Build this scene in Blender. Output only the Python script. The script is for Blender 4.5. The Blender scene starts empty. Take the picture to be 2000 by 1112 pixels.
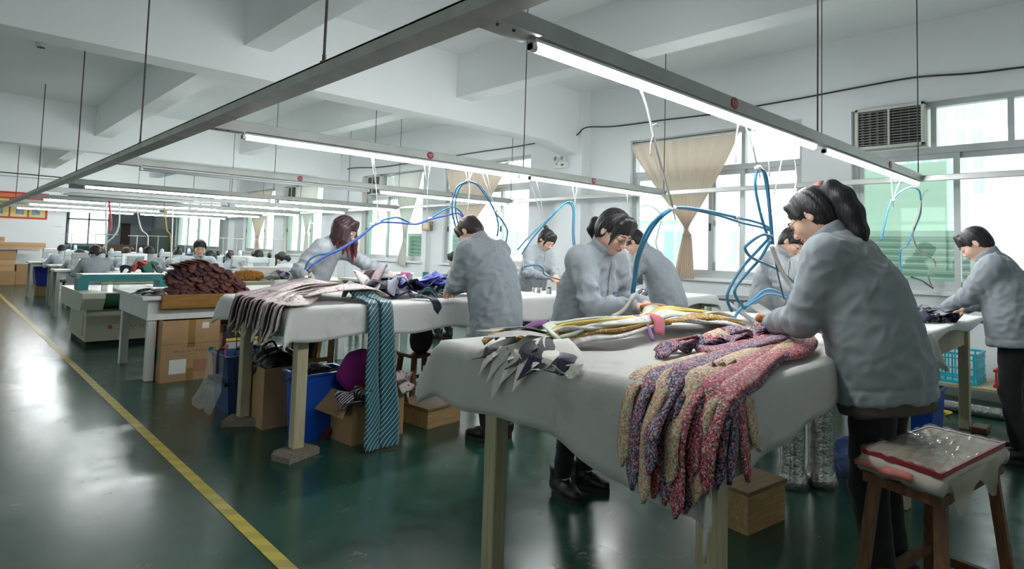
import bpy, bmesh, math, random
import numpy as np
from mathutils import Vector, Matrix

SC = bpy.context.scene
COL = SC.collection
PI = math.pi
RND = random.Random(7)

# ------------------------------------------------------------------ camera
FPX, YAW, PIT, ROL, CX, CY = 1186.2, 0.773147, 0.0578342, 0.0283226, 1034.1, 420.2
CAM = np.array([0.0, 0.0, 1.30])
def _axes():
    cy, sy = math.cos(YAW), math.sin(YAW)
    f = np.array([sy*math.cos(PIT), cy*math.cos(PIT), math.sin(PIT)])
    r0 = np.array([cy, -sy, 0.0]); u0 = np.cross(r0, f)
    r = math.cos(ROL)*r0 + math.sin(ROL)*u0
    u = -math.sin(ROL)*r0 + math.cos(ROL)*u0
    return r, u, f
CR, CU, CF = _axes()
def at(x, y, X=None, Y=None, Z=None, D=None):
    """point of the place seen at a photograph position, on a world plane (or at a depth)"""
    d = CF + CR*(x-CX)/FPX - CU*(y-CY)/FPX
    if D is not None: return CAM + d*D
    i, v = (0, X) if X is not None else ((1, Y) if Y is not None else (2, Z))
    return CAM + d*((v-CAM[i])/d[i])
cd = bpy.data.cameras.new('camera'); cam = bpy.data.objects.new('camera', cd); COL.objects.link(cam)
cd.sensor_width = 36.0; cd.lens = FPX/2000*36
cd.shift_x = (1000-CX)/2000; cd.shift_y = (CY-556)/2000
cd.clip_start = 0.02; cd.clip_end = 500
M = Matrix.Identity(4)
for i in range(3):
    M[i][0] = CR[i]; M[i][1] = CU[i]; M[i][2] = -CF[i]; M[i][3] = CAM[i]
cam.matrix_world = M
SC.camera = cam

# ------------------------------------------------------------------ world, exposure
TUBE_POWER = 85.0
SKY_POWER = 2.2
SC.view_settings.view_transform = 'Standard'; SC.view_settings.look = 'None'
SC.view_settings.gamma = 1.0; SC.view_settings.exposure = 0.34
SC.view_settings.use_curve_mapping = False
w = bpy.data.worlds.new('world'); SC.world = w; w.use_nodes = True
bg = w.node_tree.nodes['Background']
bg.inputs[0].default_value = (0.93, 0.99, 1.0, 1); bg.inputs[1].default_value = SKY_POWER
try:
    SC.cycles.use_denoising = True
    SC.cycles.use_adaptive_sampling = True; SC.cycles.adaptive_threshold = 0.06
    SC.cycles.max_bounces = 5; SC.cycles.diffuse_bounces = 4; SC.cycles.glossy_bounces = 3
    SC.cycles.transparent_max_bounces = 12
    SC.cycles.sample_clamp_indirect = 6.0
    SC.cycles.caustics_reflective = False; SC.cycles.caustics_refractive = False
except Exception:
    pass

# window openings on the long right wall: (y0, y1)
WALLX = 7.2
WZ0, WZ1 = 1.0, 2.94
WINS = [(-0.25, 2.30), (2.84, 5.30), (7.38, 9.84), (10.56, 13.02), (15.15, 17.55), (18.30, 20.75), (23.10, 28.6)]
ADDED_WINS = [(-3.0, -0.5), (2.84, 5.30), (7.38, 9.84), (10.56, 13.02), (15.15, 17.55), (18.30, 20.75)]   # added to the unseen left wall, for daylight on the ceiling
for k, (a, b) in enumerate(WINS+ADDED_WINS):
    ld = bpy.data.lights.new('daylight_portal', 'AREA'); ld.shape = 'RECTANGLE'
    ld.size = b-a; ld.size_y = WZ1-WZ0; ld.cycles.is_portal = True
    lo = bpy.data.objects.new('daylight_portal', ld); COL.objects.link(lo)
    s_ = 1 if k < len(WINS) else -1
    lo.location = (WALLX+0.30 if s_ > 0 else -6.34, (a+b)/2, (WZ0+WZ1)/2); lo.rotation_euler = (PI/2, 0, PI/2*s_)

# ------------------------------------------------------------------ helpers: materials
MATS = {}
def srgb(r, g, b):
    def c(v):
        v /= 255.0
        return v/12.92 if v <= 0.04045 else ((v+0.055)/1.055)**2.4
    return (c(r), c(g), c(b), 1.0)
def mat(name, col, rough=0.6, metal=0.0, var=0.0, vscale=8.0, bump=0.0, bscale=40.0, spec=0.5, col2=None, stretch=None,
        sheen=0.0, alpha=None, trans=0.0, emit=None, coat=0.0):
    if name in MATS: return MATS[name]
    m = bpy.data.materials.new(name); m.use_nodes = True; MATS[name] = m
    nt = m.node_tree; b = nt.nodes['Principled BSDF']
    c = srgb(*col)
    b.inputs['Base Color'].default_value = c
    b.inputs['Roughness'].default_value = rough; b.inputs['Metallic'].default_value = metal
    b.inputs['Specular IOR Level'].default_value = spec
    if sheen: b.inputs['Sheen Weight'].default_value = sheen
    if coat: b.inputs['Coat Weight'].default_value = coat; b.inputs['Coat Roughness'].default_value = 0.1
    if trans: b.inputs['Transmission Weight'].default_value = trans
    if alpha is not None: b.inputs['Alpha'].default_value = alpha
    if emit:
        b.inputs['Emission Color'].default_value = srgb(*emit[:3]); b.inputs['Emission Strength'].default_value = emit[3]
    if var or col2 or bump:
        tc = nt.nodes.new('ShaderNodeTexCoord'); src = tc.outputs['Object']
        if stretch:
            mp = nt.nodes.new('ShaderNodeMapping'); mp.inputs['Scale'].default_value = stretch
            nt.links.new(src, mp.inputs[0]); src = mp.outputs[0]
        if var or col2:
            n = nt.nodes.new('ShaderNodeTexNoise'); n.inputs['Scale'].default_value = vscale; n.inputs['Detail'].default_value = 5
            nt.links.new(src, n.inputs['Vector'])
            r = nt.nodes.new('ShaderNodeValToRGB'); r.color_ramp.elements[0].position = 0.3; r.color_ramp.elements[1].position = 0.7
            if col2: c0, c1 = c, srgb(*col2)
            else:
                c0 = tuple(max(0, v*(1-var)) for v in c[:3])+(1,); c1 = tuple(min(1, v*(1+var)) for v in c[:3])+(1,)
            r.color_ramp.elements[0].color = c0; r.color_ramp.elements[1].color = c1
            nt.links.new(n.outputs[0], r.inputs[0]); nt.links.new(r.outputs[0], b.inputs['Base Color'])
        if bump:
            n2 = nt.nodes.new('ShaderNodeTexNoise'); n2.inputs['Scale'].default_value = bscale; n2.inputs['Detail'].default_value = 4
            nt.links.new(src, n2.inputs['Vector'])
            bp = nt.nodes.new('ShaderNodeBump'); bp.inputs['Strength'].default_value = bump; bp.inputs['Distance'].default_value = 0.01
            nt.links.new(n2.outputs[0], bp.inputs['Height']); nt.links.new(bp.outputs[0], b.inputs['Normal'])
    return m
def nodes_of(name):
    m = bpy.data.materials.new(name); m.use_nodes = True; MATS[name] = m
    nt = m.node_tree
    return m, nt, nt.nodes['Principled BSDF']
def ramp(nt, cols, interp='CONSTANT'):
    r = nt.nodes.new('ShaderNodeValToRGB'); e = r.color_ramp; e.interpolation = interp
    n = len(cols)
    e.elements[0].color = srgb(*cols[0]); e.elements[0].position = 0
    e.elements[1].color = srgb(*cols[-1]); e.elements[1].position = (n-1)/n if interp == 'CONSTANT' else 1
    for i in range(1, n-1):
        x = e.elements.new(i/n if interp == 'CONSTANT' else i/(n-1)); x.color = srgb(*cols[i])
    return r
def floral(name, cols, scale=90.0, rough=0.7, base=None, amount=0.5):
    """printed cloth: small blossoms in many colours"""
    if name in MATS: return MATS[name]
    m, nt, b = nodes_of(name); b.inputs['Roughness'].default_value = rough
    tc = nt.nodes.new('ShaderNodeTexCoord')
    nz = nt.nodes.new('ShaderNodeTexNoise'); nz.inputs['Scale'].default_value = scale*0.8; nt.links.new(tc.outputs['UV'], nz.inputs['Vector'])
    mx = nt.nodes.new('ShaderNodeMix'); mx.data_type = 'VECTOR'; mx.inputs[0].default_value = 0.012
    nt.links.new(tc.outputs['UV'], mx.inputs[4]); nt.links.new(nz.outputs['Color'], mx.inputs[5])
    v = nt.nodes.new('ShaderNodeTexVoronoi'); v.inputs['Scale'].default_value = scale; nt.links.new(mx.outputs[1], v.inputs['Vector'])
    sp = nt.nodes.new('ShaderNodeSeparateColor'); nt.links.new(v.outputs['Color'], sp.inputs[0])
    r = ramp(nt, cols); nt.links.new(sp.outputs[0], r.inputs[0])
    out = r.outputs[0]
    if base is not None:
        # blossoms scattered on a plain ground
        g = nt.nodes.new('ShaderNodeMath'); g.operation = 'LESS_THAN'; g.inputs[1].default_value = amount
        nt.links.new(sp.outputs[1], g.inputs[0])
        d = nt.nodes.new('ShaderNodeMath'); d.operation = 'LESS_THAN'; d.inputs[1].default_value = 0.45
        nt.links.new(v.outputs['Distance'], d.inputs[0])
        a = nt.nodes.new('ShaderNodeMath'); a.operation = 'MULTIPLY'; nt.links.new(g.outputs[0], a.inputs[0]); nt.links.new(d.outputs[0], a.inputs[1])
        mc = nt.nodes.new('ShaderNodeMix'); mc.data_type = 'RGBA'; mc.inputs[6].default_value = srgb(*base)
        nt.links.new(a.outputs[0], mc.inputs[0]); nt.links.new(out, mc.inputs[7]); out = mc.outputs[2]
    nt.links.new(out, b.inputs['Base Color'])
    return m
def striped(name, ground, line, pitch=0.035, width=0.16, angle=0.9, rough=0.45, line2=None, sheen=0.2):
    """diagonal stripes woven along the tie (uses the strip's own metres)"""
    if name in MATS: return MATS[name]
    m, nt, b = nodes_of(name); b.inputs['Roughness'].default_value = rough; b.inputs['Sheen Weight'].default_value = sheen
    tc = nt.nodes.new('ShaderNodeTexCoord'); s = nt.nodes.new('ShaderNodeSeparateXYZ'); nt.links.new(tc.outputs['UV'], s.inputs[0])
    a = nt.nodes.new('ShaderNodeMath'); a.operation = 'MULTIPLY'; a.inputs[1].default_value = angle; nt.links.new(s.outputs[0], a.inputs[0])
    c = nt.nodes.new('ShaderNodeMath'); c.operation = 'ADD'; nt.links.new(a.outputs[0], c.inputs[0]); nt.links.new(s.outputs[1], c.inputs[1])
    d = nt.nodes.new('ShaderNodeMath'); d.operation = 'DIVIDE'; d.inputs[1].default_value = pitch; nt.links.new(c.outputs[0], d.inputs[0])
    e = nt.nodes.new('ShaderNodeMath'); e.operation = 'FRACT'; nt.links.new(d.outputs[0], e.inputs[0])
    g = nt.nodes.new('ShaderNodeMath'); g.operation = 'LESS_THAN'; g.inputs[1].default_value = width; nt.links.new(e.outputs[0], g.inputs[0])
    mc = nt.nodes.new('ShaderNodeMix'); mc.data_type = 'RGBA'; mc.inputs[6].default_value = srgb(*ground); mc.inputs[7].default_value = srgb(*line)
    nt.links.new(g.outputs[0], mc.inputs[0]); out = mc.outputs[2]
    if line2:
        h = nt.nodes.new('ShaderNodeMath'); h.operation = 'COMPARE'; h.inputs[1].default_value = 0.6; h.inputs[2].default_value = 0.07
        nt.links.new(e.outputs[0], h.inputs[0])
        m2 = nt.nodes.new('ShaderNodeMix'); m2.data_type = 'RGBA'; m2.inputs[7].default_value = srgb(*line2)
        nt.links.new(h.outputs[0], m2.inputs[0]); nt.links.new(out, m2.inputs[6]); out = m2.outputs[2]
    nt.links.new(out, b.inputs['Base Color'])
    return m

# ------------------------------------------------------------------ helpers: objects
def _off(parent):
    o = np.zeros(3)
    while parent is not None:
        o += np.array(parent.location); parent = parent.parent
    return o
def thing(name, label, cat, loc=(0, 0, 0), group=None):
    o = bpy.data.objects.new(name, None); COL.objects.link(o)
    o.location = tuple(float(v) for v in loc); o.empty_display_size = 0.1
    o['label'] = label; o['category'] = cat
    if group: o['group'] = group
    return o
def tag(o, label, cat, group=None):
    o['label'] = label; o['category'] = cat
    if group: o['group'] = group
    return o
def structure(o):
    o['kind'] = 'structure'; return o
def mesh(name, V, F, m=None, parent=None, smooth=False, uv=None, midx=None, label=None, origin=True):
    """vertices in world metres; a top-level object gets its origin at its base"""
    V = np.asarray(V, float)
    if parent is not None: o3 = _off(parent)
    elif origin and len(V):
        lo, hi = V.min(0), V.max(0); o3 = np.array([(lo[0]+hi[0])/2, (lo[1]+hi[1])/2, lo[2]])
    else: o3 = np.zeros(3)
    me = bpy.data.meshes.new(name)
    if isinstance(F, np.ndarray): F = F.tolist()
    me.from_pydata((V-o3).tolist(), [], F)
    if m is not None:
        for x in (m if isinstance(m, (list, tuple)) else [m]): me.materials.append(x)
    if midx is not None: me.polygons.foreach_set('material_index', np.asarray(midx, np.int32))
    if smooth: me.polygons.foreach_set('use_smooth', np.ones(len(me.polygons), bool))
    if uv is not None:
        l = me.uv_layers.new(name='UVMap')
        li = np.empty(len(me.loops), np.int32); me.loops.foreach_get('vertex_index', li)
        l.data.foreach_set('uv', np.asarray(uv, np.float32)[li].ravel())
    me.update()
    o = bpy.data.objects.new(name, me); COL.objects.link(o)
    if parent is not None: o.parent = parent
    else: o.location = o3.tolist()
    if label: o['label'] = label
    return o
def copy_tree(o, parent=None):
    c = o.copy(); COL.objects.link(c); c.parent = parent
    for ch in o.children: copy_tree(ch, c)
    return c

class MB:
    """collects shapes of ONE part"""
    def __init__(s): s.v = []; s.f = []; s.n = 0; s.mi = []; s.cur = 0
    def add(s, V, F):
        V = np.asarray(V, float)
        s.v.append(V); s.f += [[i+s.n for i in f] for f in F]; s.mi += [s.cur]*len(F); s.n += len(V); return s
    def box(s, x0, x1, y0, y1, z0, z1, bev=0.0):
        x0, x1 = min(x0, x1), max(x0, x1); y0, y1 = min(y0, y1), max(y0, y1); z0, z1 = min(z0, z1), max(z0, z1)
        b = min(bev, (x1-x0)/2.01, (y1-y0)/2.01, (z1-z0)/2.01)
        if b <= 0:
            V = [(x, y, z) for z in (z0, z1) for y in (y0, y1) for x in (x0, x1)]
            return s.add(V, [(0, 2, 3, 1), (4, 5, 7, 6), (0, 1, 5, 4), (2, 6, 7, 3), (0, 4, 6, 2), (1, 3, 7, 5)])
        V = []
        for (z, dx) in ((z0, b), (z0+b, 0), (z1-b, 0), (z1, b)):
            e = b if dx == 0 else b
            a0, a1, c0, c1 = x0+dx, x1-dx, y0+dx, y1-dx
            k = b*0.999 if dx == 0 else 1e-5
            V += [(a0+k, c0, z), (a1-k, c0, z), (a1, c0+k, z), (a1, c1-k, z), (a1-k, c1, z), (a0+k, c1, z), (a0, c1-k, z), (a0, c0+k, z)]
        F = [tuple(range(7, -1, -1)), tuple(range(24, 32))]
        for r in range(3):
            for i in range(8):
                j = (i+1) % 8
                F.append((r*8+i, r*8+j, r*8+8+j, r*8+8+i))
        return s.add(V, F)
    def obox(s, c, ax, ay, az, hx, hy, hz):
        """box on free axes"""
        c = np.array(c, float); ax, ay, az = [np.array(q, float)/np.linalg.norm(q) for q in (ax, ay, az)]
        V = [c+ax*hx*i+ay*hy*j+az*hz*k for k in (-1, 1) for j in (-1, 1) for i in (-1, 1)]
        return s.add(V, [(0, 2, 3, 1), (4, 5, 7, 6), (0, 1, 5, 4), (2, 6, 7, 3), (0, 4, 6, 2), (1, 3, 7, 5)])
    def tube(s, P, r, n=8, cap=True):
        V, F = sweep(P, r, n, cap); return s.add(V, F)
    def beam(s, a, b, wx, wy, taper=1.0):
        """square post from a to b"""
        a = np.array(a, float); b = np.array(b, float); d = b-a; d /= np.linalg.norm(d)
        h = np.array([0, 0, 1.0]) if abs(d[2]) < 0.9 else np.array([0, 1.0, 0])
        x = np.cross(h, d); x /= np.linalg.norm(x); y = np.cross(d, x)
        V = []
        for p, k in ((a, 1.0), (b, taper)):
            V += [p-x*wx/2*k-y*wy/2*k, p+x*wx/2*k-y*wy/2*k, p+x*wx/2*k+y*wy/2*k, p-x*wx/2*k+y*wy/2*k]
        return s.add(V, [(3, 2, 1, 0), (4, 5, 6, 7), (0, 1, 5, 4), (1, 2, 6, 5), (2, 3, 7, 6), (3, 0, 4, 7)])
    def lathe(s, c, prof, n=16, ax=(0, 0, 1)):
        c = np.array(c, float); d = np.array(ax, float); d /= np.linalg.norm(d)
        h = np.array([1.0, 0, 0]) if abs(d[0]) < 0.9 else np.array([0, 1.0, 0])
        x = np.cross(d, h); x /= np.linalg.norm(x); y = np.cross(d, x)
        V = []; F = []
        for (r, z) in prof:
            for i in range(n):
                t = 2*PI*i/n; V.append(c+d*z+(x*math.cos(t)+y*math.sin(t))*r)
        for k in range(len(prof)-1):
            for i in range(n):
                j = (i+1) % n; F.append((k*n+i, k*n+j, k*n+n+j, k*n+n+i))
        F.append(tuple(range(n-1, -1, -1))); F.append(tuple(range((len(prof)-1)*n, len(prof)*n)))
        return s.add(V, F)
    def prism(s, poly, axis, a, b):
        """extrude a 2-D outline along a world axis between a and b"""
        n = len(poly); V = []
        for q in (a, b):
            for (u, v) in poly:
                V.append({'x': (q, u, v), 'y': (u, q, v), 'z': (u, v, q)}[axis])
        F = [tuple(range(n-1, -1, -1)), tuple(range(n, 2*n))]
        for i in range(n):
            j = (i+1) % n; F.append((i, j, n+j, n+i))
        return s.add(V, F)
    def build(s, name, m=None, parent=None, smooth=False, label=None):
        return mesh(name, np.concatenate(s.v), s.f, m, parent, smooth, midx=s.mi if s.cur or any(s.mi) else None, label=label)
def box(name, x0, x1, y0, y1, z0, z1, m, parent=None, bev=0.0, label=None):
    return MB().box(x0, x1, y0, y1, z0, z1, bev).build(name, m, parent, label=label)
def smooth_path(P, k=6):
    """Catmull-Rom through the points"""
    P = np.asarray(P, float)
    if len(P) < 3: return P
    Q = np.vstack([2*P[0]-P[1], P, 2*P[-1]-P[-2]]); out = []
    for i in range(1, len(Q)-2):
        for t in np.linspace(0, 1, k, endpoint=False):
            a, b, c, d = Q[i-1:i+3]
            out.append(0.5*((2*b)+(c-a)*t+(2*a-5*b+4*c-d)*t*t+(3*b-a-3*c+d)*t**3))
    out.append(P[-1]); return np.array(out)
def frames(P):
    P = np.asarray(P, float); T = np.gradient(P, axis=0); T /= np.linalg.norm(T, axis=1)[:, None]+1e-12
    h = np.array([0, 0, 1.0]) if abs(T[0][2]) < 0.9 else np.array([1.0, 0, 0])
    n = h-T[0]*(h@T[0]); n /= np.linalg.norm(n); N = [n]
    for t in T[1:]:
        n = N[-1]-t*(N[-1]@t); n /= np.linalg.norm(n)+1e-12; N.append(n)
    N = np.array(N); return T, N, np.cross(T, N)
def sweep(P, r, n=8, cap=True):
    P = np.asarray(P, float); T, N, B = frames(P)
    r = np.broadcast_to(np.asarray(r, float), (len(P),))
    t = np.arange(n)*2*PI/n
    V = (P[:, None]+r[:, None, None]*(np.cos(t)[None, :, None]*N[:, None]+np.sin(t)[None, :, None]*B[:, None])).reshape(-1, 3)
    F = []
    for k in range(len(P)-1):
        for i in range(n):
            j = (i+1) % n; F.append((k*n+i, k*n+j, k*n+n+j, k*n+n+i))
    if cap: F.append(tuple(range(n-1, -1, -1))); F.append(tuple(range((len(P)-1)*n, len(P)*n)))
    return V, F
def hose(name, P, r, m, parent=None, k=8, n=8, smooth=True):
    V, F = sweep(smooth_path(P, k), r, n); return mesh(name, V, F, m, parent, smooth)
def noise3(P, s, seed=0):
    """smooth pseudo-noise in -1..1, vectorised"""
    P = np.asarray(P, float)*s+seed*7.31
    x, y, z = P[..., 0], P[..., 1], P[..., 2]
    return (np.sin(1.7*x+1.3*np.sin(1.1*y+.7*z)+.3)+np.sin(1.9*y+1.5*np.sin(1.3*z-.8*x)+1.1)+np.sin(1.5*z+1.4*np.sin(.9*x+1.2*y)+2.2))/3
def grid_faces(nu, nv, closed=False):
    F = []
    for i in range(nu-1):
        for j in range(nv-1 if not closed else nv):
            k = (j+1) % nv
            F.append((i*nv+j, i*nv+k, (i+1)*nv+k, (i+1)*nv+j))
    return F

# ================================================================== materials of the place
def mk_floor():
    m, nt, b = nodes_of('green_epoxy')
    tc = nt.nodes.new('ShaderNodeTexCoord')
    n1 = nt.nodes.new('ShaderNodeTexNoise'); n1.inputs['Scale'].default_value = 0.55; n1.inputs['Detail'].default_value = 6; n1.inputs['Roughness'].default_value = 0.62
    nt.links.new(tc.outputs['Object'], n1.inputs['Vector'])
    r = ramp(nt, [(26, 60, 50), (38, 76, 64), (56, 90, 78)], 'LINEAR'); r.color_ramp.elements[0].position = 0.3; r.color_ramp.elements[-1].position = 0.75
    nt.links.new(n1.outputs[0], r.inputs[0])
    n2 = nt.nodes.new('ShaderNodeTexNoise'); n2.inputs['Scale'].default_value = 6.0; n2.inputs['Detail'].default_value = 8; n2.inputs['Roughness'].default_value = 0.7
    nt.links.new(tc.outputs['Object'], n2.inputs['Vector'])
    r2 = nt.nodes.new('ShaderNodeValToRGB'); r2.color_ramp.elements[0].position = 0.60; r2.color_ramp.elements[1].position = 0.85
    r2.color_ramp.elements[0].color = (0, 0, 0, 1); r2.color_ramp.elements[1].color = (0.16, 0.16, 0.16, 1)
    nt.links.new(n2.outputs[0], r2.inputs[0])
    mc = nt.nodes.new('ShaderNodeMix'); mc.data_type = 'RGBA'; mc.inputs[7].default_value = srgb(112, 124, 116)
    nt.links.new(r2.outputs[0], mc.inputs[0]); nt.links.new(r.outputs[0], mc.inputs[6]); nt.links.new(mc.outputs[2], b.inputs['Base Color'])
    mr = nt.nodes.new('ShaderNodeMapRange'); mr.inputs[1].default_value = 0.3; mr.inputs[2].default_value = 0.75; mr.inputs[3].default_value = 0.17; mr.inputs[4].default_value = 0.30
    nt.links.new(n2.outputs[0], mr.inputs[0]); nt.links.new(mr.outputs[0], b.inputs['Roughness'])
    n3 = nt.nodes.new('ShaderNodeTexNoise'); n3.inputs['Scale'].default_value = 3.2; n3.inputs['Detail'].default_value = 3
    nt.links.new(tc.outputs['Object'], n3.inputs['Vector'])
    bp = nt.nodes.new('ShaderNodeBump'); bp.inputs['Strength'].default_value = 0.10; bp.inputs['Distance'].default_value = 0.02
    nt.links.new(n3.outputs[0], bp.inputs['Height']); nt.links.new(bp.outputs[0], b.inputs['Normal'])
    b.inputs['Specular IOR Level'].default_value = 0.75
    return m
M_FLOOR = mk_floor()
M_WALL = mat('wall_paint', (234, 238, 239), 0.75, var=0.03, vscale=0.8, bump=0.05, bscale=60)
M_CEIL = mat('ceiling_paint', (236, 240, 239), 0.8, var=0.045, vscale=0.5, bump=0.08, bscale=25)
M_ALU = mat('window_aluminium', (196, 200, 200), 0.4, 0.35, var=0.08, vscale=3)
M_RAIL = mat('rail_grey_paint', (176, 178, 174), 0.45, 0.3, var=0.10, vscale=5)
M_BEAM = mat('galvanised_steel', (186, 186, 178), 0.55, 0.15, var=0.14, vscale=7, bump=0.05, bscale=30)
M_ROD = mat('hanging_rod_iron', (84, 80, 76), 0.7, 0.3, var=0.25, vscale=60)
M_WHITEP = mat('white_plastic', (236, 238, 238), 0.4)
M_BLACK = mat('black_plastic', (22, 22, 24), 0.45)
M_CABLE = mat('black_cable', (48, 50, 52), 0.6)
M_DARK = mat('dark_grille_inside', (30, 32, 33), 0.7)
M_RED = mat('red_tag', (158, 40, 58), 0.5)
M_TUBE = mat('lit_tube_glass', (255, 255, 255), 0.3, emit=(249, 252, 253, TUBE_POWER))
M_TUBEOFF = mat('unlit_tube_glass', (240, 242, 244), 0.25)
def mk_glass(name, tint, refl=0.08):
    m = bpy.data.materials.new(name); m.use_nodes = True; nt = m.node_tree
    nt.nodes.remove(nt.nodes['Principled BSDF'])
    t = nt.nodes.new('ShaderNodeBsdfTransparent'); t.inputs[0].default_value = (*tint, 1)
    g = nt.nodes.new('ShaderNodeBsdfGlossy'); g.inputs['Roughness'].default_value = 0.02; g.inputs[0].default_value = (0.9, 0.95, 0.92, 1)
    x = nt.nodes.new('ShaderNodeMixShader'); x.inputs[0].default_value = refl
    nt.links.new(t.outputs[0], x.inputs[1]); nt.links.new(g.outputs[0], x.inputs[2])
    nt.links.new(x.outputs[0], nt.nodes['Material Output'].inputs[0])
    return m
M_GLASS = mk_glass('clear_pane', (0.96, 0.985, 0.975))
M_GREENGLASS = mk_glass('green_tinted_pane', (0.78, 0.88, 0.82), 0.05)

# ================================================================== room shell
structure(box('floor', -6.2, 7.5, -4.2, 33.0, -0.12, 0.0, M_FLOOR))
structure(box('ceiling', -6.2, 7.5, -4.2, 33.0, 3.78, 3.95, M_CEIL))
def mk_tape():
    m, nt, b = nodes_of('hazard_tape_yellow'); b.inputs['Roughness'].default_value = 0.35
    tc = nt.nodes.new('ShaderNodeTexCoord'); s = nt.nodes.new('ShaderNodeSeparateXYZ'); nt.links.new(tc.outputs['Object'], s.inputs[0])
    a = nt.nodes.new('ShaderNodeMath'); a.operation = 'ADD'; nt.links.new(s.outputs[0], a.inputs[0]); nt.links.new(s.outputs[1], a.inputs[1])
    d = nt.nodes.new('ShaderNodeMath'); d.operation = 'DIVIDE'; d.inputs[1].default_value = 0.16; nt.links.new(a.outputs[0], d.inputs[0])
    e = nt.nodes.new('ShaderNodeMath'); e.operation = 'FRACT'; nt.links.new(d.outputs[0], e.inputs[0])
    g = nt.nodes.new('ShaderNodeMath'); g.operation = 'LESS_THAN'; g.inputs[1].default_value = 0.5; nt.links.new(e.outputs[0], g.inputs[0])
    mc = nt.nodes.new('ShaderNodeMix'); mc.data_type = 'RGBA'; mc.inputs[6].default_value = srgb(196, 178, 66); mc.inputs[7].default_value = srgb(178, 160, 62)
    nt.links.new(g.outputs[0], mc.inputs[0]); nt.links.new(mc.outputs[2], b.inputs['Base Color'])
    return m
structure(box('trim_1', 1.06, 1.118, -1.0, 21.9, 0.0005, 0.003, mk_tape()))

# the long window wall: strips round the openings, one continuous wall
wb = MB(); t0, t1 = WALLX, WALLX+0.26
wb.box(t0, t1, -4.2, 33.0, 0.0, WZ0); wb.box(t0, t1, -4.2, 33.0, WZ1, 3.78)
ys = [-4.2] + [v for a, b in WINS for v in (a, b)] + [33.0]
for i in range(0, len(ys), 2): wb.box(t0, t1, ys[i], ys[i+1], WZ0, WZ1)
structure(wb.build('wall_right', M_WALL))
# pillars that carry the girders
for k, yc in enumerate((6.35, 14.08, 21.9)):
    structure(box('pillar_%d' % (k+1), 7.02, 7.2, yc-0.27, yc+0.27, 0.0, 3.78, M_WALL))
for k, yc in enumerate((6.33, 14.08, 21.85)):
    g = MB().prism([(-6.2, 3.78), (-6.2, 2.93), (6.35, 2.93), (7.02, 2.80), (7.02, 3.78)], 'y', yc-0.16, yc+0.16)
    structure(g.build('girder_%d' % (k+1), M_CEIL))
n = 0
for xc in (-3.3, -0.55, 2.18, 4.78):
    for (a, b) in ((-4.2, 6.17), (6.49, 13.92), (14.24, 21.69), (22.01, 33.0)):
        n += 1
        structure(box('ceiling_beam_%d' % n, xc-0.13, xc+0.13, a, b, 3.22, 3.78, M_CEIL))
lw = MB(); lw.box(-6.26, -6.0, -4.2, 33.0, 0.0, WZ0); lw.box(-6.26, -6.0, -4.2, 33.0, WZ1, 3.78)
ys = [-4.2] + [v for a, b in ADDED_WINS for v in (a, b)] + [33.0]
for i in range(0, len(ys), 2): lw.box(-6.26, -6.0, ys[i], ys[i+1], WZ0, WZ1)
structure(lw.build('wall_left', M_WALL))
for i, (a, b) in enumerate(ADDED_WINS):  # out-of-view windows, added to brighten the hall from the left
    r = thing('window_%d' % (20+i), '', '', (-6.1, (a+b)/2, WZ0)); del r['label'], r['category']; structure(r)
    f = MB()
    for y in (a+.03, (a+b)/2, b-.03): f.box(-6.16, -6.08, y-.03, y+.03, WZ0, WZ1)
    for z in (WZ0+.03, 2.44, WZ1-.03): f.box(-6.16, -6.08, a, b, z-.03, z+.03)
    f.build('window_frame', M_ALU, r); box('pane', -6.125, -6.12, a, b, WZ0, WZ1, M_GLASS, r)
structure(box('wall_rear', -6.2, 7.5, -4.2, -4.0, 0, 3.78, M_WALL))
structure(box('wall_far_left', -6.0, 2.72, 22.2, 22.4, 0, 3.78, M_WALL))
fb = MB()   # the far wall with its window opening
fb.box(-6.0, 4.05, 32.6, 32.8, 0, 3.78); fb.box(5.55, 7.2, 32.6, 32.8, 0, 3.78); fb.box(4.05, 5.55, 32.6, 32.8, 0, 1.0); fb.box(4.05, 5.55, 32.6, 32.8, 2.55, 3.78)
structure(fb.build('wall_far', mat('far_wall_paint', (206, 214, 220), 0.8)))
structure(box('baseboard_far', -6.0, 2.72, 22.185, 22.2, 0, 0.10, mat('skirting_grey', (176, 182, 178), 0.6)))
w_ = thing('window_8', '', '', (4.8, 32.6, 1.0)); del w_['label'], w_['category']; structure(w_)
f_ = MB()
for z in (1.02, 2.1, 2.53): f_.box(4.05, 5.55, 32.58, 32.64, z-0.03, z+0.03)
for x in (4.08, 4.8, 5.52): f_.box(x-0.03, x+0.03, 32.58, 32.64, 1.0, 2.55)
f_.build('window_frame', M_ALU, w_)
box('pane', 4.06, 5.54, 32.60, 32.605, 1.03, 2.52, M_GLASS, w_)
M_DOOR = mat('dark_door', (96, 84, 78), 0.6)
for k, (x0, x1, z1) in enumerate(((6.0, 6.35, 2.0),)):
    d_ = structure(box('door_%d' % (k+1), x0, x1, 32.52, 32.6, 0, z1, M_DOOR)); box('door_handle', x0+.05, x0+.08, 32.48, 32.52, 1.0, 1.1, M_ALU, d_)

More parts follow.
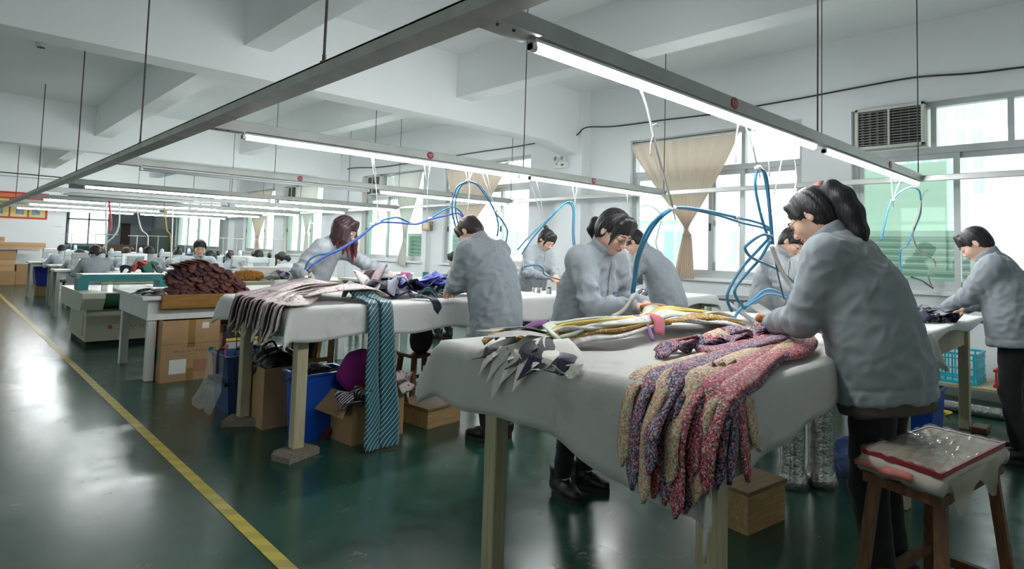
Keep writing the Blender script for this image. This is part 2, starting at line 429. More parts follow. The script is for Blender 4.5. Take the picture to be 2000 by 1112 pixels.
# ================================================================== windows of the long wall
M_CURT = None
def window(i, y0, y1, trans=2.44, sashes=(), upper=()):
    """opening y0..y1; sashes = (lo, hi, track, green) in metres from the far jamb towards the camera"""
    r = thing('window_%d' % i, '', '', (WALLX, (y0+y1)/2, WZ0)); del r['label'], r['category']; structure(r)
    X = WALLX+0.07
    f = MB(); e = 0.05
    f.box(X, X+.09, y0, y0+e, WZ0, WZ1); f.box(X, X+.09, y1-e, y1, WZ0, WZ1)
    f.box(X, X+.09, y0+e, y1-e, WZ1-e, WZ1); f.box(X, X+.09, y0+e, y1-e, WZ0, WZ0+e); f.box(X-.004, X+.094, y0+e, y1-e, trans-.035, trans+.035)
    f.build('window_frame', M_ALU, r)
    box('window_sill', WALLX-0.05, X, y0-.04, y1+.04, WZ0-.035, WZ0+.004, M_WALL, r)
    for (a, b, tr, green) in sashes:
        s = MB(); x0 = X+.012+tr*.036; x1 = x0+.03; A, B = y1-a, y1-b; A, B = max(A, B), min(A, B); q = 0.055
        s.box(x0, x1, B, B+q, WZ0+e, trans-.035); s.box(x0, x1, A-q, A, WZ0+e, trans-.035)
        s.box(x0, x1, B+q, A-q, WZ0+e, WZ0+e+q); s.box(x0, x1, B+q, A-q, trans-.035-q, trans-.035)
        so = s.build('sash', M_ALU, r)
        box('pane', x0+.012, x0+.017, B+q-.005, A-q+.005, WZ0+e+q-.005, trans-.03-q, M_GREENGLASS if green else M_GLASS, so)
        box('latch', x0-.012, x0, A-q*.7, A-q*.3, 1.62, 1.72, M_BLACK, so)
    ups = [y1-e] + [y1-u for u in upper] + [y0+e]
    for k in range(len(ups)-1):
        if k: box('upper_mullion', X+.01, X+.08, ups[k]-.025, ups[k]+.025, trans+.035, WZ1-e, M_ALU, r)
        box('pane', X+.04, X+.045, ups[k+1]+.02, ups[k]-.02, trans+.03, WZ1-e+.005, M_GLASS, r)
    return r
W1 = window(1, *WINS[0], sashes=((0.05, 0.98, 0, True), (0.92, 1.78, 1, False), (1.70, 2.50, 0, False)), upper=(0.76, 1.39))
W2 = window(2, *WINS[1], sashes=((0.05, 0.90, 0, True), (0.84, 1.30, 1, False), (1.22, 1.72, 0, False), (1.64, 2.41, 1, False)), upper=(1.7,))
W3 = window(3, *WINS[2], sashes=((0.05, 0.88, 0, False), (0.82, 1.66, 1, False), (1.62, 2.41, 0, False)), upper=(1.25,))
W4 = window(4, *WINS[3], sashes=((0.05, 0.98, 0, True), (0.92, 1.70, 1, True), (1.62, 2.41, 0, True)), upper=(0.85,))
W5 = window(5, *WINS[4], sashes=((0.05, 0.85, 0, True), (0.8, 1.6, 1, True), (1.55, 2.35, 0, True)), upper=(1.2,))
W6 = window(6, *WINS[5], sashes=((0.05, 0.85, 0, True), (0.8, 1.6, 1, True), (1.55, 2.40, 0, False)), upper=(1.2,))
W7 = window(7, *WINS[6], sashes=((0.05, 1.4, 0, True), (1.3, 2.8, 1, True), (2.7, 4.1, 0, True), (4.0, 5.45, 1, True)), upper=(1.4, 2.75, 4.1))

def window_ac(i, y0, y1, z0, z1, label):
    r = thing('window_air_conditioner', label, 'air conditioner', (WALLX-.02, (y0+y1)/2, z0), 'window air conditioners')
    b = MB(); X = WALLX-.03
    b.box(X+.02, WALLX+.62, y0+.01, y1-.01, z0+.01, z1-.01)
    b.build('casing', mat('ac_casing', (205, 205, 196), 0.5), r)
    f = MB(); q = 0.034
    f.box(X-.02, X+.02, y0, y1, z1-q, z1, .006); f.box(X-.02, X+.02, y0, y1, z0, z0+q, .006)
    f.box(X-.02, X+.02, y0, y0+q, z0, z1, .006); f.box(X-.02, X+.02, y1-q, y1, z0, z1, .006)
    ym = (y0+y1)/2; f.box(X-.018, X+.015, ym-.01, ym+.01, z0+q, z1-q)
    f.build('front_frame', mat('ac_front', (214, 214, 206), 0.45), r)
    box('grille_back', X+.012, X+.02, y0+q, y1-q, z0+q, z1-q, M_DARK, r)
    M_SL = mat('ac_slat', (150, 150, 144), 0.5)
    ns = 13
    for k in range(ns):
        z = z0+q+(z1-z0-2*q)*(k+.5)/ns
        box('slat', X-.012, X+.010, y0+q, y1-q, z-.0035, z+.0035, M_SL, r)
    for k in range(8):
        y = y0+q+(y1-y0-2*q)*(k+.5)/8
        box('vane', X+.002, X+.012, y-.012 if y > ym else y-.004, y+.012 if y > ym else y+.004, z0+q, z1-q, mat('ac_vane', (92, 94, 92), 0.5), r)
    return r
window_ac(1, 1.59, 2.25, 2.49, 2.94, 'large window air conditioner beside the nearest window, above the dark ponytailed woman')
window_ac(4, 12.22, 12.94, 2.47, 2.92, 'window air conditioner half hidden behind a white curtain')
window_ac(5, 16.72, 17.40, 2.47, 2.92, 'small far window air conditioner next to the rear white curtain')

# ================================================================== overhead rails, rods and tubes
ROWS = [1.45, 4.14, 6.90, 10.10, 12.10, 14.50, 16.90, 19.60]
RN = ['nearest', 'second', 'third', 'fourth', 'fifth', 'sixth', 'seventh', 'farthest']
b = thing('main_rail_beam', 'long grey steel beam hanging over the aisle edge with the lamp rails fixed to it', 'beam', (1.14, 11, 2.0))
MB().box(1.09, 1.19, 0.55, 22.1, 2.0, 2.012).box(1.09, 1.102, 0.55, 22.1, 2.012, 2.046).box(1.178, 1.19, 0.55, 22.1, 2.012, 2.046).box(1.09, 1.19, .55, 22.1, 2.040, 2.048).build('channel', M_BEAM, b)
for y in (2.45, 5.7, 8.8, 12.55, 16.3):
    MB().box(1.11, 1.17, y-.05, y+.05, 2.048, 2.058).lathe((1.14, y, 2.058), [(.016, 0), (.016, .02), (.008, .021), (.008, .05)], 6).build('bracket', M_ROD, b)
for k, y in enumerate((2.45, 5.7, 8.8, 12.55, 16.3)):
    tag(MB().tube([(1.14, y, 2.10), (1.142, y, 2.5), (1.14, y, 2.93), (1.14, y, 3.78)], .0065, 6).build('hanging_rod', M_ROD),
        'dark threaded rod holding the aisle beam, %s from the camera' % ['nearest', 'second', 'third', 'fourth', 'fifth'][k], 'rod', 'rods holding the aisle beam')
er = thing('end_rail', 'pale grey steel rail running along the window side at the lamp rail ends', 'rail', (6.33, 9, 2.02))
MB().box(6.30, 6.36, -0.8, 21.5, 2.02, 2.07, .004).build('channel', M_RAIL, er)
M_ENDCAP = mat('tube_end_cap', (205, 206, 205), 0.4, 0.3)
def tube_lamp(y, x0, x1, lit, label, group):
    t = thing('tube_lamp', label, 'lamp', ((x0+x1)/2, y, 1.975), group)
    MB().box(x0-.02, x1+.02, y-.022, y+.022, 2.000, 2.0105).build('batten', M_WHITEP, t)
    V, F = sweep([(x0, y, 1.985), (x1, y, 1.985)], .014, 10)
    mesh('tube', V, F, M_TUBE if lit else M_TUBEOFF, t, True)
    for x, s in ((x0, -1), (x1, 1)):
        c = MB(); c.lathe((x, y, 1.985), [(.0145, 0), (.0145, s*.025)], 10, (1, 0, 0)); c.box(x+s*.006, x+s*.025, y-.016, y+.016, 1.975, 2.0)
        c.build('lamp_holder', M_ENDCAP, t)
OFF = {(2, 0), (4, 0)}
for k, y in enumerate(ROWS):
    r = thing('lamp_rail', '%s grey lamp rail from the aisle beam to the windows, row %s' % (RN[k], 'with tag C11' if k == 0 else 'with tag C7' if k == 1 else 'with tag C3' if k == 2 else 'far back'),
              'rail', (3.7, y, 2.02), 'lamp rails')
    r['label'] = ['nearest grey lamp rail with the red C11 tag', 'second grey lamp rail with the red C7 tag', 'third grey lamp rail with the red C3 tag',
                  'fourth grey lamp rail from the camera', 'fifth grey lamp rail with its aisle-side tube unlit', 'sixth grey lamp rail from the camera',
                  'seventh grey lamp rail from the camera', 'farthest grey lamp rail near the back wall'][k]
    x0 = 1.19 if k < 6 else 0.2
    MB().box(1.19, 6.30, y-.026, y+.026, 2.020, 2.085, .003).box(1.19, 1.40, y-.05, y+.05, 2.012, 2.022).build('channel', M_RAIL, r)
    for sx in (1.23, 1.30): MB().lathe((sx, y-.02, 2.012), [(.006, 0), (.004, -.006)], 6).build('bolt', M_ROD, r)
    for j, (a, bq) in enumerate(((1.42, 3.86), (4.05, 6.24))):
        lit = (k, j) not in OFF
        tube_lamp(y, a, bq, lit, ('lit' if lit else 'unlit') + ' white tube lamp, %s half of the %s lamp rail' % (['aisle-side', 'window-side'][j], RN[k]), 'tube lamps on the rails')
    for xr, nm in ((3.95, 'middle'), (6.33, 'window end')):
        tag(MB().tube([(xr, y+.01, 2.085), (xr+.002, y+.01, 2.7), (xr, y+.01, 3.78)], .005, 6).build('hanging_rod', M_ROD),
            'dark thin rod holding the %s of the %s lamp rail' % (nm, RN[k]), 'rod', 'rods holding the lamp rails')
# a second thinner rod beside the nearest middle one
tag(MB().tube([(4.02, 1.46, 2.085), (4.02, 1.46, 3.22)], .003, 6).build('hanging_wire', M_ROD), 'thin wire hanging beside the middle rod of the nearest lamp rail', 'wire')
# lettered tags
def text_mesh(s, size):
    c = bpy.data.curves.new('t', 'FONT'); c.body = s; c.size = size; c.align_x = 'CENTER'; c.align_y = 'CENTER'; c.extrude = 0.0006
    o = bpy.data.objects.new('t', c); COL.objects.link(o)
    bpy.context.view_layer.update()
    me = bpy.data.meshes.new_from_object(o.evaluated_get(bpy.context.evaluated_depsgraph_get()))
    V = np.array([v.co[:] for v in me.vertices]); F = [list(p.vertices) for p in me.polygons]
    bpy.data.objects.remove(o); bpy.data.curves.remove(c); bpy.data.meshes.remove(me)
    return V, F
def put_text(name, s, size, pos, ux, uy, m, parent=None):
    V, F = text_mesh(s, size); ux = np.array(ux, float); uy = np.array(uy, float); nz = np.cross(ux, uy)
    W = np.array(pos, float)+V[:, :1]*ux+V[:, 1:2]*uy+V[:, 2:3]*nz
    return mesh(name, W, F, m, parent)
for (s, x, y, lab) in (('C11', 2.78, 1.45, 'round dark red tag lettered C11 on the nearest lamp rail'), ('C7', 2.86, 4.14, 'round dark red tag lettered C7 on the second lamp rail'),
                       ('C8', 4.95, 4.14, 'small round red tag on the window half of the second lamp rail'), ('C3', 2.98, 6.90, 'round red tag lettered C3 on the third lamp rail'),
                       ('C4', 5.2, 6.90, 'small red tag on the window half of the third lamp rail'), ('C12', 5.35, 1.45, 'small red tag on the window half of the nearest lamp rail')):
    t = thing('rail_tag', lab, 'tag', (x, y-.03, 2.03), 'red tags on the lamp rails')
    MB().lathe((x, y-.027, 2.052), [(.030, 0), (.030, -.004)], 20, (0, 1, 0)).build('disc', M_RED, t)
    put_text('lettering', s, .030, (x, y-.0318, 2.052), (1, 0, 0), (0, 0, 1), mat('tag_letter', (226, 190, 198), 0.5), t)

# ================================================================== people: smooth solids on a grid -> one skin
class Field:
    def __init__(s, lo, hi, h, fine=(), hf=None):
        s.ax = []; hf = hf or h
        for d in range(3):
            iv = sorted((max(lo[d], f[0][d]), min(hi[d], f[1][d])) for f in fine)
            x = lo[d]; out = [x]
            while x < hi[d]:
                inside = any(a-1e-9 <= x < b for a, b in iv)
                if inside: x += hf
                else:
                    nx = min([a for a, b in iv if a > x+1e-9]+[1e9]); x = min(x+h, nx) if nx-x > hf*.5 else x+hf
                out.append(x)
            s.ax.append(np.array(out, np.float32))
        s.h = h; s.f = np.full([len(a) for a in s.ax], 1.0, np.float32)
    def _sub(s, lo, hi):
        sl = []; co = []
        for d in range(3):
            i = max(0, np.searchsorted(s.ax[d], lo[d])-1); j = min(len(s.ax[d]), np.searchsorted(s.ax[d], hi[d])+1)
            if j <= i: return None, None
            sl.append(slice(i, j)); co.append(s.ax[d][i:j])
        return tuple(sl), np.stack(np.meshgrid(*co, indexing='ij'), -1)
    def _put(s, sl, d, k, op):
        a = s.f[sl]
        if op < 0: d = -d; hh = np.maximum(k-np.abs(a-d), 0)/k; s.f[sl] = np.maximum(a, d)+hh*hh*k*.25
        else: hh = np.maximum(k-np.abs(a-d), 0)/k; s.f[sl] = np.minimum(a, d)-hh*hh*k*.25
    def cone(s, a, b, ra, rb, k=.02, flat=None, op=1):
        a = np.asarray(a, float); b = np.asarray(b, float); m = max(ra, rb)+k+2.2*s.h
        sl, P = s._sub(np.minimum(a, b)-m, np.maximum(a, b)+m)
        if sl is None: return
        P = P-a.astype(np.float32); B = b-a
        if flat is not None:
            n, q = np.asarray(flat[0], float), flat[1]; n = n/np.linalg.norm(n)
            P = P+(P@n)[..., None]*(n*(1/q-1)); B = B+(B@n)*(n*(1/q-1))
        t = np.clip((P@B)/(B@B+1e-12), 0, 1)
        d = np.sqrt(((P-t[..., None]*B)**2).sum(-1))-(ra+(rb-ra)*t)
        if flat is not None: d = d*np.float32(min(1, (1+flat[1])/2))
        s._put(sl, d.astype(np.float32), k, op)
    def ell(s, c, r, R=None, k=.02, op=1):
        c = np.asarray(c, float); r = np.asarray(r, float); m = r.max()+k+2.2*s.h
        sl, P = s._sub(c-m, c+m)
        if sl is None: return
        P = P-c
        if R is not None: P = P@np.asarray(R).T
        q = np.sqrt(((P/r)**2).sum(-1)); g = np.sqrt(((P/(r*r))**2).sum(-1))
        d = np.where(q > 1e-6, q*(q-1)/np.maximum(g, 1e-9), -r.min())
        s._put(sl, d.astype(np.float32), k, op)
    def cut(s, p, n, k=.004):
        """remove what lies on the side n points to"""
        p = np.asarray(p, float); n = np.asarray(n, float); n = n/np.linalg.norm(n)
        X, Y, Z = np.meshgrid(*s.ax, indexing='ij')
        d = ((X-p[0])*n[0]+(Y-p[1])*n[1]+(Z-p[2])*n[2]).astype(np.float32)
        hh = np.maximum(k-np.abs(s.f-d), 0)/k; s.f = np.maximum(s.f, d)+hh*hh*k*.25
    def net(s):
        f = s.f; ins = f < 0
        c = ins[:-1, :-1, :-1].astype(np.int8)
        for i, j, k in ((0, 0, 1), (0, 1, 0), (0, 1, 1), (1, 0, 0), (1, 0, 1), (1, 1, 0), (1, 1, 1)):
            c = c+ins[i:ins.shape[0]-1+i, j:ins.shape[1]-1+j, k:ins.shape[2]-1+k]
        act = (c > 0) & (c < 8); I = np.argwhere(act)
        if len(I) == 0: return np.zeros((0, 3)), []
        idx = np.full(act.shape, -1, np.int32); idx[act] = np.arange(len(I))
        off = np.array([(i, j, k) for i in (0, 1) for j in (0, 1) for k in (0, 1)])
        val = np.stack([f[I[:, 0]+o[0], I[:, 1]+o[1], I[:, 2]+o[2]] for o in off], 1)
        pos = np.stack([np.stack([s.ax[d][I[:, d]+o[d]] for d in range(3)], 1) for o in off], 1)
        acc = np.zeros((len(I), 3)); cnt = np.zeros(len(I))
        for a in range(8):
            for b in range(a+1, 8):
                if np.abs(off[a]-off[b]).sum() != 1: continue
                va, vb = val[:, a], val[:, b]; x = (va < 0) != (vb < 0)
                t = np.where(x, np.clip(va/np.where(np.abs(va-vb) < 1e-9, 1, va-vb), 0, 1), 0)
                acc += np.where(x[:, None], pos[:, a]+(pos[:, b]-pos[:, a])*t[:, None], 0); cnt += x
        V = acc/cnt[:, None]; F = []
        for d in range(3):
            sl0 = [slice(None)]*3; sl1 = [slice(None)]*3; sl0[d] = slice(0, -1); sl1[d] = slice(1, None)
            A, B = ins[tuple(sl0)], ins[tuple(sl1)]; E = np.argwhere(A != B)
            u, v = [(1, 2), (2, 0), (0, 1)][d]
            ok = (E[:, u] > 0) & (E[:, v] > 0) & (E[:, u] < ins.shape[u]-1) & (E[:, v] < ins.shape[v]-1); E = E[ok]
            q = []
            for du, dv in ((-1, -1), (0, -1), (0, 0), (-1, 0)):
                e = E.copy(); e[:, u] += du; e[:, v] += dv; q.append(idx[e[:, 0], e[:, 1], e[:, 2]])
            q = np.stack(q, 1); fl = A[E[:, 0], E[:, 1], E[:, 2]]
            q[~fl] = q[~fl][:, ::-1]; F.append(q)
        F = np.concatenate(F); F = F[(F >= 0).all(1)]
        return V, F
def vnormals(V, F):
    n = np.cross(V[F[:, 2]]-V[F[:, 0]], V[F[:, 3]]-V[F[:, 1]]); N = np.zeros_like(V)
    for i in range(4): np.add.at(N, F[:, i], n)
    return N/(np.linalg.norm(N, axis=1)[:, None]+1e-12)
def relax(V, F, it=1, w=.5):
    for _ in range(it):
        A = np.zeros_like(V); C = np.zeros(len(V))
        for i in range(4):
            j = (i+1) % 4
            np.add.at(A, F[:, i], V[F[:, j]]); np.add.at(A, F[:, j], V[F[:, i]]); np.add.at(C, F[:, i], 1); np.add.at(C, F[:, j], 1)
        V = V*(1-w)+w*A/np.maximum(C, 1)[:, None]
    return V
def unit(v): v = np.asarray(v, float); return v/(np.linalg.norm(v)+1e-12)
def rotv(v, ax, a):
    ax = unit(ax); v = np.asarray(v, float); return v*math.cos(a)+np.cross(ax, v)*math.sin(a)+ax*(ax@v)*(1-math.cos(a))

def mk_fabric(name, col, dark=0.86, scale=420, rough=0.85):
    if name in MATS: return MATS[name]
    m, nt, b = nodes_of(name); b.inputs['Roughness'].default_value = rough; b.inputs['Sheen Weight'].default_value = 0.15
    tc = nt.nodes.new('ShaderNodeTexCoord'); n = nt.nodes.new('ShaderNodeTexNoise'); n.inputs['Scale'].default_value = scale; n.inputs['Detail'].default_value = 2
    nt.links.new(tc.outputs['Object'], n.inputs['Vector'])
    c = srgb(*col); r = nt.nodes.new('ShaderNodeValToRGB')
    r.color_ramp.elements[0].position = .35; r.color_ramp.elements[1].position = .65
    r.color_ramp.elements[0].color = tuple(v*dark for v in c[:3])+(1,); r.color_ramp.elements[1].color = c
    nt.links.new(n.outputs[0], r.inputs[0]); nt.links.new(r.outputs[0], b.inputs['Base Color'])
    n2 = nt.nodes.new('ShaderNodeTexNoise'); n2.inputs['Scale'].default_value = 12; n2.inputs['Detail'].default_value = 1.5; n2.inputs['Distortion'].default_value = 0.4
    nt.links.new(tc.outputs['Object'], n2.inputs['Vector'])
    bp = nt.nodes.new('ShaderNodeBump'); bp.inputs['Strength'].default_value = .4; bp.inputs['Distance'].default_value = .010
    nt.links.new(n2.outputs[0], bp.inputs['Height']); nt.links.new(bp.outputs[0], b.inputs['Normal'])
    return m
def mk_hair(name, col, col2=None):
    if name in MATS: return MATS[name]
    m, nt, b = nodes_of(name); b.inputs['Roughness'].default_value = .46; b.inputs['Specular IOR Level'].default_value = .42
    tc = nt.nodes.new('ShaderNodeTexCoord'); mp = nt.nodes.new('ShaderNodeMapping'); mp.inputs['Scale'].default_value = (160, 160, 18)
    nt.links.new(tc.outputs['Object'], mp.inputs[0]); n = nt.nodes.new('ShaderNodeTexNoise'); n.inputs['Scale'].default_value = 1; n.inputs['Detail'].default_value = 3
    nt.links.new(mp.outputs[0], n.inputs['Vector'])
    r = nt.nodes.new('ShaderNodeValToRGB'); c = srgb(*col); d = srgb(*(col2 or [min(255, v*1.7+8) for v in col]))
    r.color_ramp.elements[0].position = .35; r.color_ramp.elements[1].position = .7; r.color_ramp.elements[0].color = c; r.color_ramp.elements[1].color = d
    nt.links.new(n.outputs[0], r.inputs[0]); nt.links.new(r.outputs[0], b.inputs['Base Color'])
    bp = nt.nodes.new('ShaderNodeBump'); bp.inputs['Strength'].default_value = .6; bp.inputs['Distance'].default_value = .004
    nt.links.new(n.outputs[0], bp.inputs['Height']); nt.links.new(bp.outputs[0], b.inputs['Normal'])
    return m
M_SKIN = mat('skin', (226, 184, 160), 0.5, var=0.06, vscale=30, spec=0.35)
M_LIP = mat('lips', (190, 110, 104), 0.45)
M_BROW = mat('brow_hair', (40, 34, 32), 0.7)
M_JACKET = mk_fabric('grey_jersey', (150, 158, 163))
M_SHELL = mk_fabric('grey_windbreaker', (156, 163, 168), 0.94, 200, 0.5)
M_PALE = mk_fabric('pale_grey_workwear', (176, 185, 192), 0.94, 200, 0.7)
M_BLACKCLOTH = mk_fabric('black_cotton', (20, 20, 22), 0.8, 300, 0.9)
M_BOOT = mat('black_leather', (24, 23, 24), 0.42, bump=0.15, bscale=60)
M_SOLE = mat('boot_sole', (46, 38, 34), 0.7)
M_HAIRK = mk_hair('black_hair', (20, 18, 20))
M_HAIRB = mk_hair('brown_black_hair', (36, 26, 24))
M_HAIRR = mk_hair('dark_red_hair', (30, 22, 24), (66, 34, 38))
def _redden(m):
    nt = m.node_tree; b = nt.nodes['Principled BSDF']; src = b.inputs['Base Color'].links[0].from_socket
    tc = nt.nodes.new('ShaderNodeTexCoord'); sp = nt.nodes.new('ShaderNodeSeparateXYZ'); nt.links.new(tc.outputs['Object'], sp.inputs[0])
    mr = nt.nodes.new('ShaderNodeMapRange'); mr.inputs[1].default_value = 1.36; mr.inputs[2].default_value = 1.16; nt.links.new(sp.outputs[2], mr.inputs[0])
    mx = nt.nodes.new('ShaderNodeMix'); mx.data_type = 'RGBA'; mx.inputs[7].default_value = srgb(118, 46, 50); nt.links.new(mr.outputs[0], mx.inputs[0]); nt.links.new(src, mx.inputs[6]); nt.links.new(mx.outputs[2], b.inputs['Base Color'])
_redden(M_HAIRR)
M_STEEL = mat('steel', (170, 172, 174), 0.3, 0.9)

def solve_arm(S, W, l1, l2, pole):
    d = W-S; L = np.linalg.norm(d)
    if L > (l1+l2)*.995: W = S+d/L*(l1+l2)*.995; d = W-S; L = np.linalg.norm(d)
    x = (l1*l1-l2*l2+L*L)/(2*L); h = math.sqrt(max(l1*l1-x*x, 0)); u = d/L
    p = pole-u*(pole@u); return S+u*x+unit(p)*h, W

def person(label, pos, face, H=1.60, lean=(6, 16), side=0, head=(35, 0, 0), handL=None, handR=None, hair='short', hair_mat=None,
           jacket=None, vox=.009, hf=.004, sit=False, curl=(45, 45), glasses=False, legs=(0, 0, 0, 0), boots=True, group='garment workers',
           neck=None, collar=True, shirt=False, simple=False, seed=1, bulk=1.0, poles=None, palm=None, hdir=(None, None), name_tag=None, floor=0.0, twist=0, hems=-.10, zipper=False):
    s = H/1.60; up = np.array([0, 0, 1.0]); fw = np.array([math.cos(face), math.sin(face), 0]); rt = np.cross(fw, up)
    base = np.array([pos[0], pos[1], floor])
    L = lambda r, f, z: base+rt*r*s+fw*f*s+up*z*s
    root = thing('person', label, 'person', base, group)
    jacket = jacket or M_JACKET; hair_mat = hair_mat or M_HAIRK
    hipz = .50 if sit else .88
    pel = L(0, 0, hipz)
    a1, a2 = math.radians(lean[0]), math.radians(lean[1]); sd = math.radians(side); tw = math.radians(twist)
    rt2 = rotv(rt, up, tw); fw2 = rotv(fw, up, tw)
    def dirn(a): return unit(fw2*math.sin(a)+up*math.cos(a)+rt2*math.sin(sd))
    d1, d2 = dirn(a1), dirn(a2)
    waist = pel+d1*.12*s; chest = waist+unit(d1+d2)*.18*s; nb = chest+d2*.215*s
    n1, n2 = unit(np.cross(rt2, d1))*-1, unit(np.cross(rt2, d2))*-1
    n1 = -unit(np.cross(d1, rt2)); n2 = -unit(np.cross(d2, rt2))
    if n1@fw2 < 0: n1 = -n1
    if n2@fw2 < 0: n2 = -n2
    # head frame
    hp, hy, hr = [math.radians(v) for v in head]
    hfw = rotv(fw2, up, -hy); hrt = np.cross(hfw, up)
    hf_ = unit(hfw*math.cos(hp)-up*math.sin(hp)); hu_ = unit(hfw*math.sin(hp)+up*math.cos(hp))
    hrt = rotv(hrt, hf_, hr); hu_ = rotv(hu_, hf_, hr)
    nd = unit(d2*.55+hu_*.45+hf_*.15) if neck is None else unit(neck)
    hc = nb+nd*.075*s+hu_*.075*s+hf_*.018*s
    HB = np.stack([hrt, hf_, hu_])           # rows: head axes
    hl = lambda r, f, u: hc+(hrt*r+hf_*f+hu_*u)*s
    shl = [nb-d2*.045*s-rt2*.158*s*bulk+n2*.008*s, nb-d2*.045*s+rt2*.158*s*bulk+n2*.008*s]
    l1, l2 = .265*s, .235*s
    tg = [handL, handR]; el = []; wr = []
    for i in (0, 1):
        sg = -1 if i == 0 else 1
        W = np.array(tg[i], float) if tg[i] is not None else shl[i]+np.array([0, 0, -.42*s])+fw2*.2*s
        pole = rt2*sg*.55-up*.75-fw2*.35
        if poles and poles[i] is not None: pole = rt2*sg*poles[i][0]+fw2*poles[i][1]+up*poles[i][2]
        e, W = solve_arm(shl[i], W, l1, l2, unit(pole)); el.append(e); wr.append(W)
    # legs
    hip = [pel-rt*.085*s-up*.03*s, pel+rt*.085*s-up*.03*s]; kn = []; an = []; toe = []
    for i in (0, 1):
        sg = -1 if i == 0 else 1; fo, sp = legs[i*2], legs[i*2+1]
        if sit:
            k_ = hip[i]+fw*.40*s+rt*sg*.05*s-up*.02*s; a_ = np.array([*(k_-fw*.06*s)[:2], floor+.09*s])
        else:
            a_ = L(sg*(.095+sp), fo-.03, .09); k_ = (hip[i]+a_)/2+fw*.035*s
        kn.append(k_); an.append(a_); toe.append(unit(fw+rt*sg*.18))
    hands = []
    for i in (0, 1):
        sg = -1 if i == 0 else 1
        d = unit(wr[i]-el[i]) if hdir[i] is None else unit(hdir[i])
        pn = -up if not palm or palm[i] is None else np.array(palm[i], float)
        pn = unit(pn-d*(pn@d)); sdv = np.cross(d, pn)*(-sg)     # towards the thumb
        if sdv@(-rt2*sg) < 0: sdv = -sdv
        hands.append((d, pn, sdv))
    allp = np.array(shl+el+wr+[pel, waist, chest, nb, hc])
    # ---------------- skin: one continuous figure
    hand_bb = [(wr[i]-.05+np.minimum(hands[i][0]*.2, 0)-.04, wr[i]+.05+np.maximum(hands[i][0]*.2, 0)+.04) for i in (0, 1)]
    everything = np.array(list(allp)+kn+an+[b[0] for b in hand_bb]+[b[1] for b in hand_bb])
    lo, hi = everything.min(0)-.14*s, everything.max(0)+.14*s; lo[2] = floor+.02; hi[2] = max(hi[2], hc[2]+.14*s)
    fine = [] if simple else [(hc-.125*s, hc+.125*s)]+hand_bb
    B = Field(lo, hi, .014 if simple else .02, fine, hf)
    B.cone(pel, waist, .13*s, .115*s, .03, (n1, .72)); B.cone(waist, chest, .115*s, .125*s, .03, (n2, .72)); B.cone(chest, nb-d2*.06*s, .125*s, .09*s, .03, (n2, .7))
    B.cone(shl[0], shl[1], .05*s, .05*s, .04)
    for i in (0, 1):
        B.cone(shl[i], el[i], .043*s, .036*s, .02); B.cone(el[i], wr[i], .034*s, .023*s, .02)
        B.cone(hip[i], kn[i], .072*s, .05*s, .03); B.cone(kn[i], an[i], .046*s, .03*s, .02); B.cone(an[i], an[i]+toe[i]*.10*s-up*.05*s, .03*s, .024*s, .02)
        d, pn, sv = hands[i]; q = s*.96; kk = .006 if not simple else .012
        B.cone(el[i]*.25+wr[i]*.75, wr[i]+d*.015, .027*s, .024*s, .012)
        cu = math.radians(curl[i])
        for j, (of, ln, rr) in enumerate(((.030, .92, .0088), (.0105, 1.0, .0092), (-.009, .95, .0088), (-.0275, .78, .0078))):
            kp = wr[i]+d*(.082-.004*abs(j-1))*q+sv*of*q+pn*.002
            B.cone(wr[i]+d*.01+sv*of*.55*q, kp, .0145*q, .0125*q, .012)
            p = kp; a = cu*.45+.05*j*cu
            for m_, ph in enumerate((.044, .027, .021)):
                dd = unit((d*math.cos(a)+pn*math.sin(a))+sv*of*1.1*(1-.3*m_)); e = p+dd*ph*ln*q
                B.cone(p, e, (rr+.0012-.0009*m_)*q, (rr-.0009*m_)*q, kk*.6); p = e; a += cu*.62
        tb = wr[i]+d*.022*q+sv*.020*q+pn*.006; p1 = tb+unit(d*.62+sv*.62+pn*.45)*.042*q; p2 = p1+unit(d*.85+sv*.18+pn*.5)*.030*q; p3 = p2+unit(d*.9-sv*.12+pn*.45)*.024*q
        B.cone(tb, p1, .0155*q, .0118*q, .012); B.cone(p1, p2, .0112*q, .0098*q, kk); B.cone(p2, p3, .0098*q, .0078*q, kk)
    # head
    B.cone(nb-d2*.05*s, hl(0, -.030, -.055), .056*s, .052*s, .03)
    B.ell(hl(0, -.012, .034), np.array((.0755, .094, .080))*s, HB, .02); B.ell(hl(0, .022, -.03), np.array((.061, .070, .082))*s, HB, .03)
    B.ell(hl(0, .054, -.090), np.array((.030, .027, .021))*s, HB, .03)
    if not simple:
        for g in (-1, 1):
            B.ell(hl(g*.037, .056, -.030), np.array((.027, .026, .026))*s, HB, .025)
            B.ell(hl(g*.032, .101, .003), np.array((.017, .014, .010))*s, HB, .014, op=-1)
            B.ell(hl(g*.031, .080, .002), np.array((.0165, .0115, .0100))*s, HB, .004)
            B.ell(hl(g*.0775, -.012, -.006), np.array((.0075, .0165, .029))*s, HB, .005)
            B.ell(hl(g*.0865, -.009, -.003), np.array((.0065, .0095, .018))*s, HB, .004, op=-1)
            B.ell(hl(g*.0105, .097, -.034), np.array((.0075, .009, .007))*s, HB, .006)
        B.ell(hl(0, .080, .016), np.array((.046, .010, .010))*s, HB, .02)
        B.cone(hl(0, .087, .006), hl(0, .107, -.029), .0065*s, .0105*s, .012)
        B.ell(hl(0, .0925, -.0565), np.array((.022, .0085, .0062))*s, HB, .006); B.ell(hl(0, .0905, -.0675), np.array((.018, .0085, .0066))*s, HB, .006)
        B.cone(hl(-.023, .100, -.0617), hl(.023, .100, -.0617), .0026*s, .0026*s, .003, op=-1)
    else:
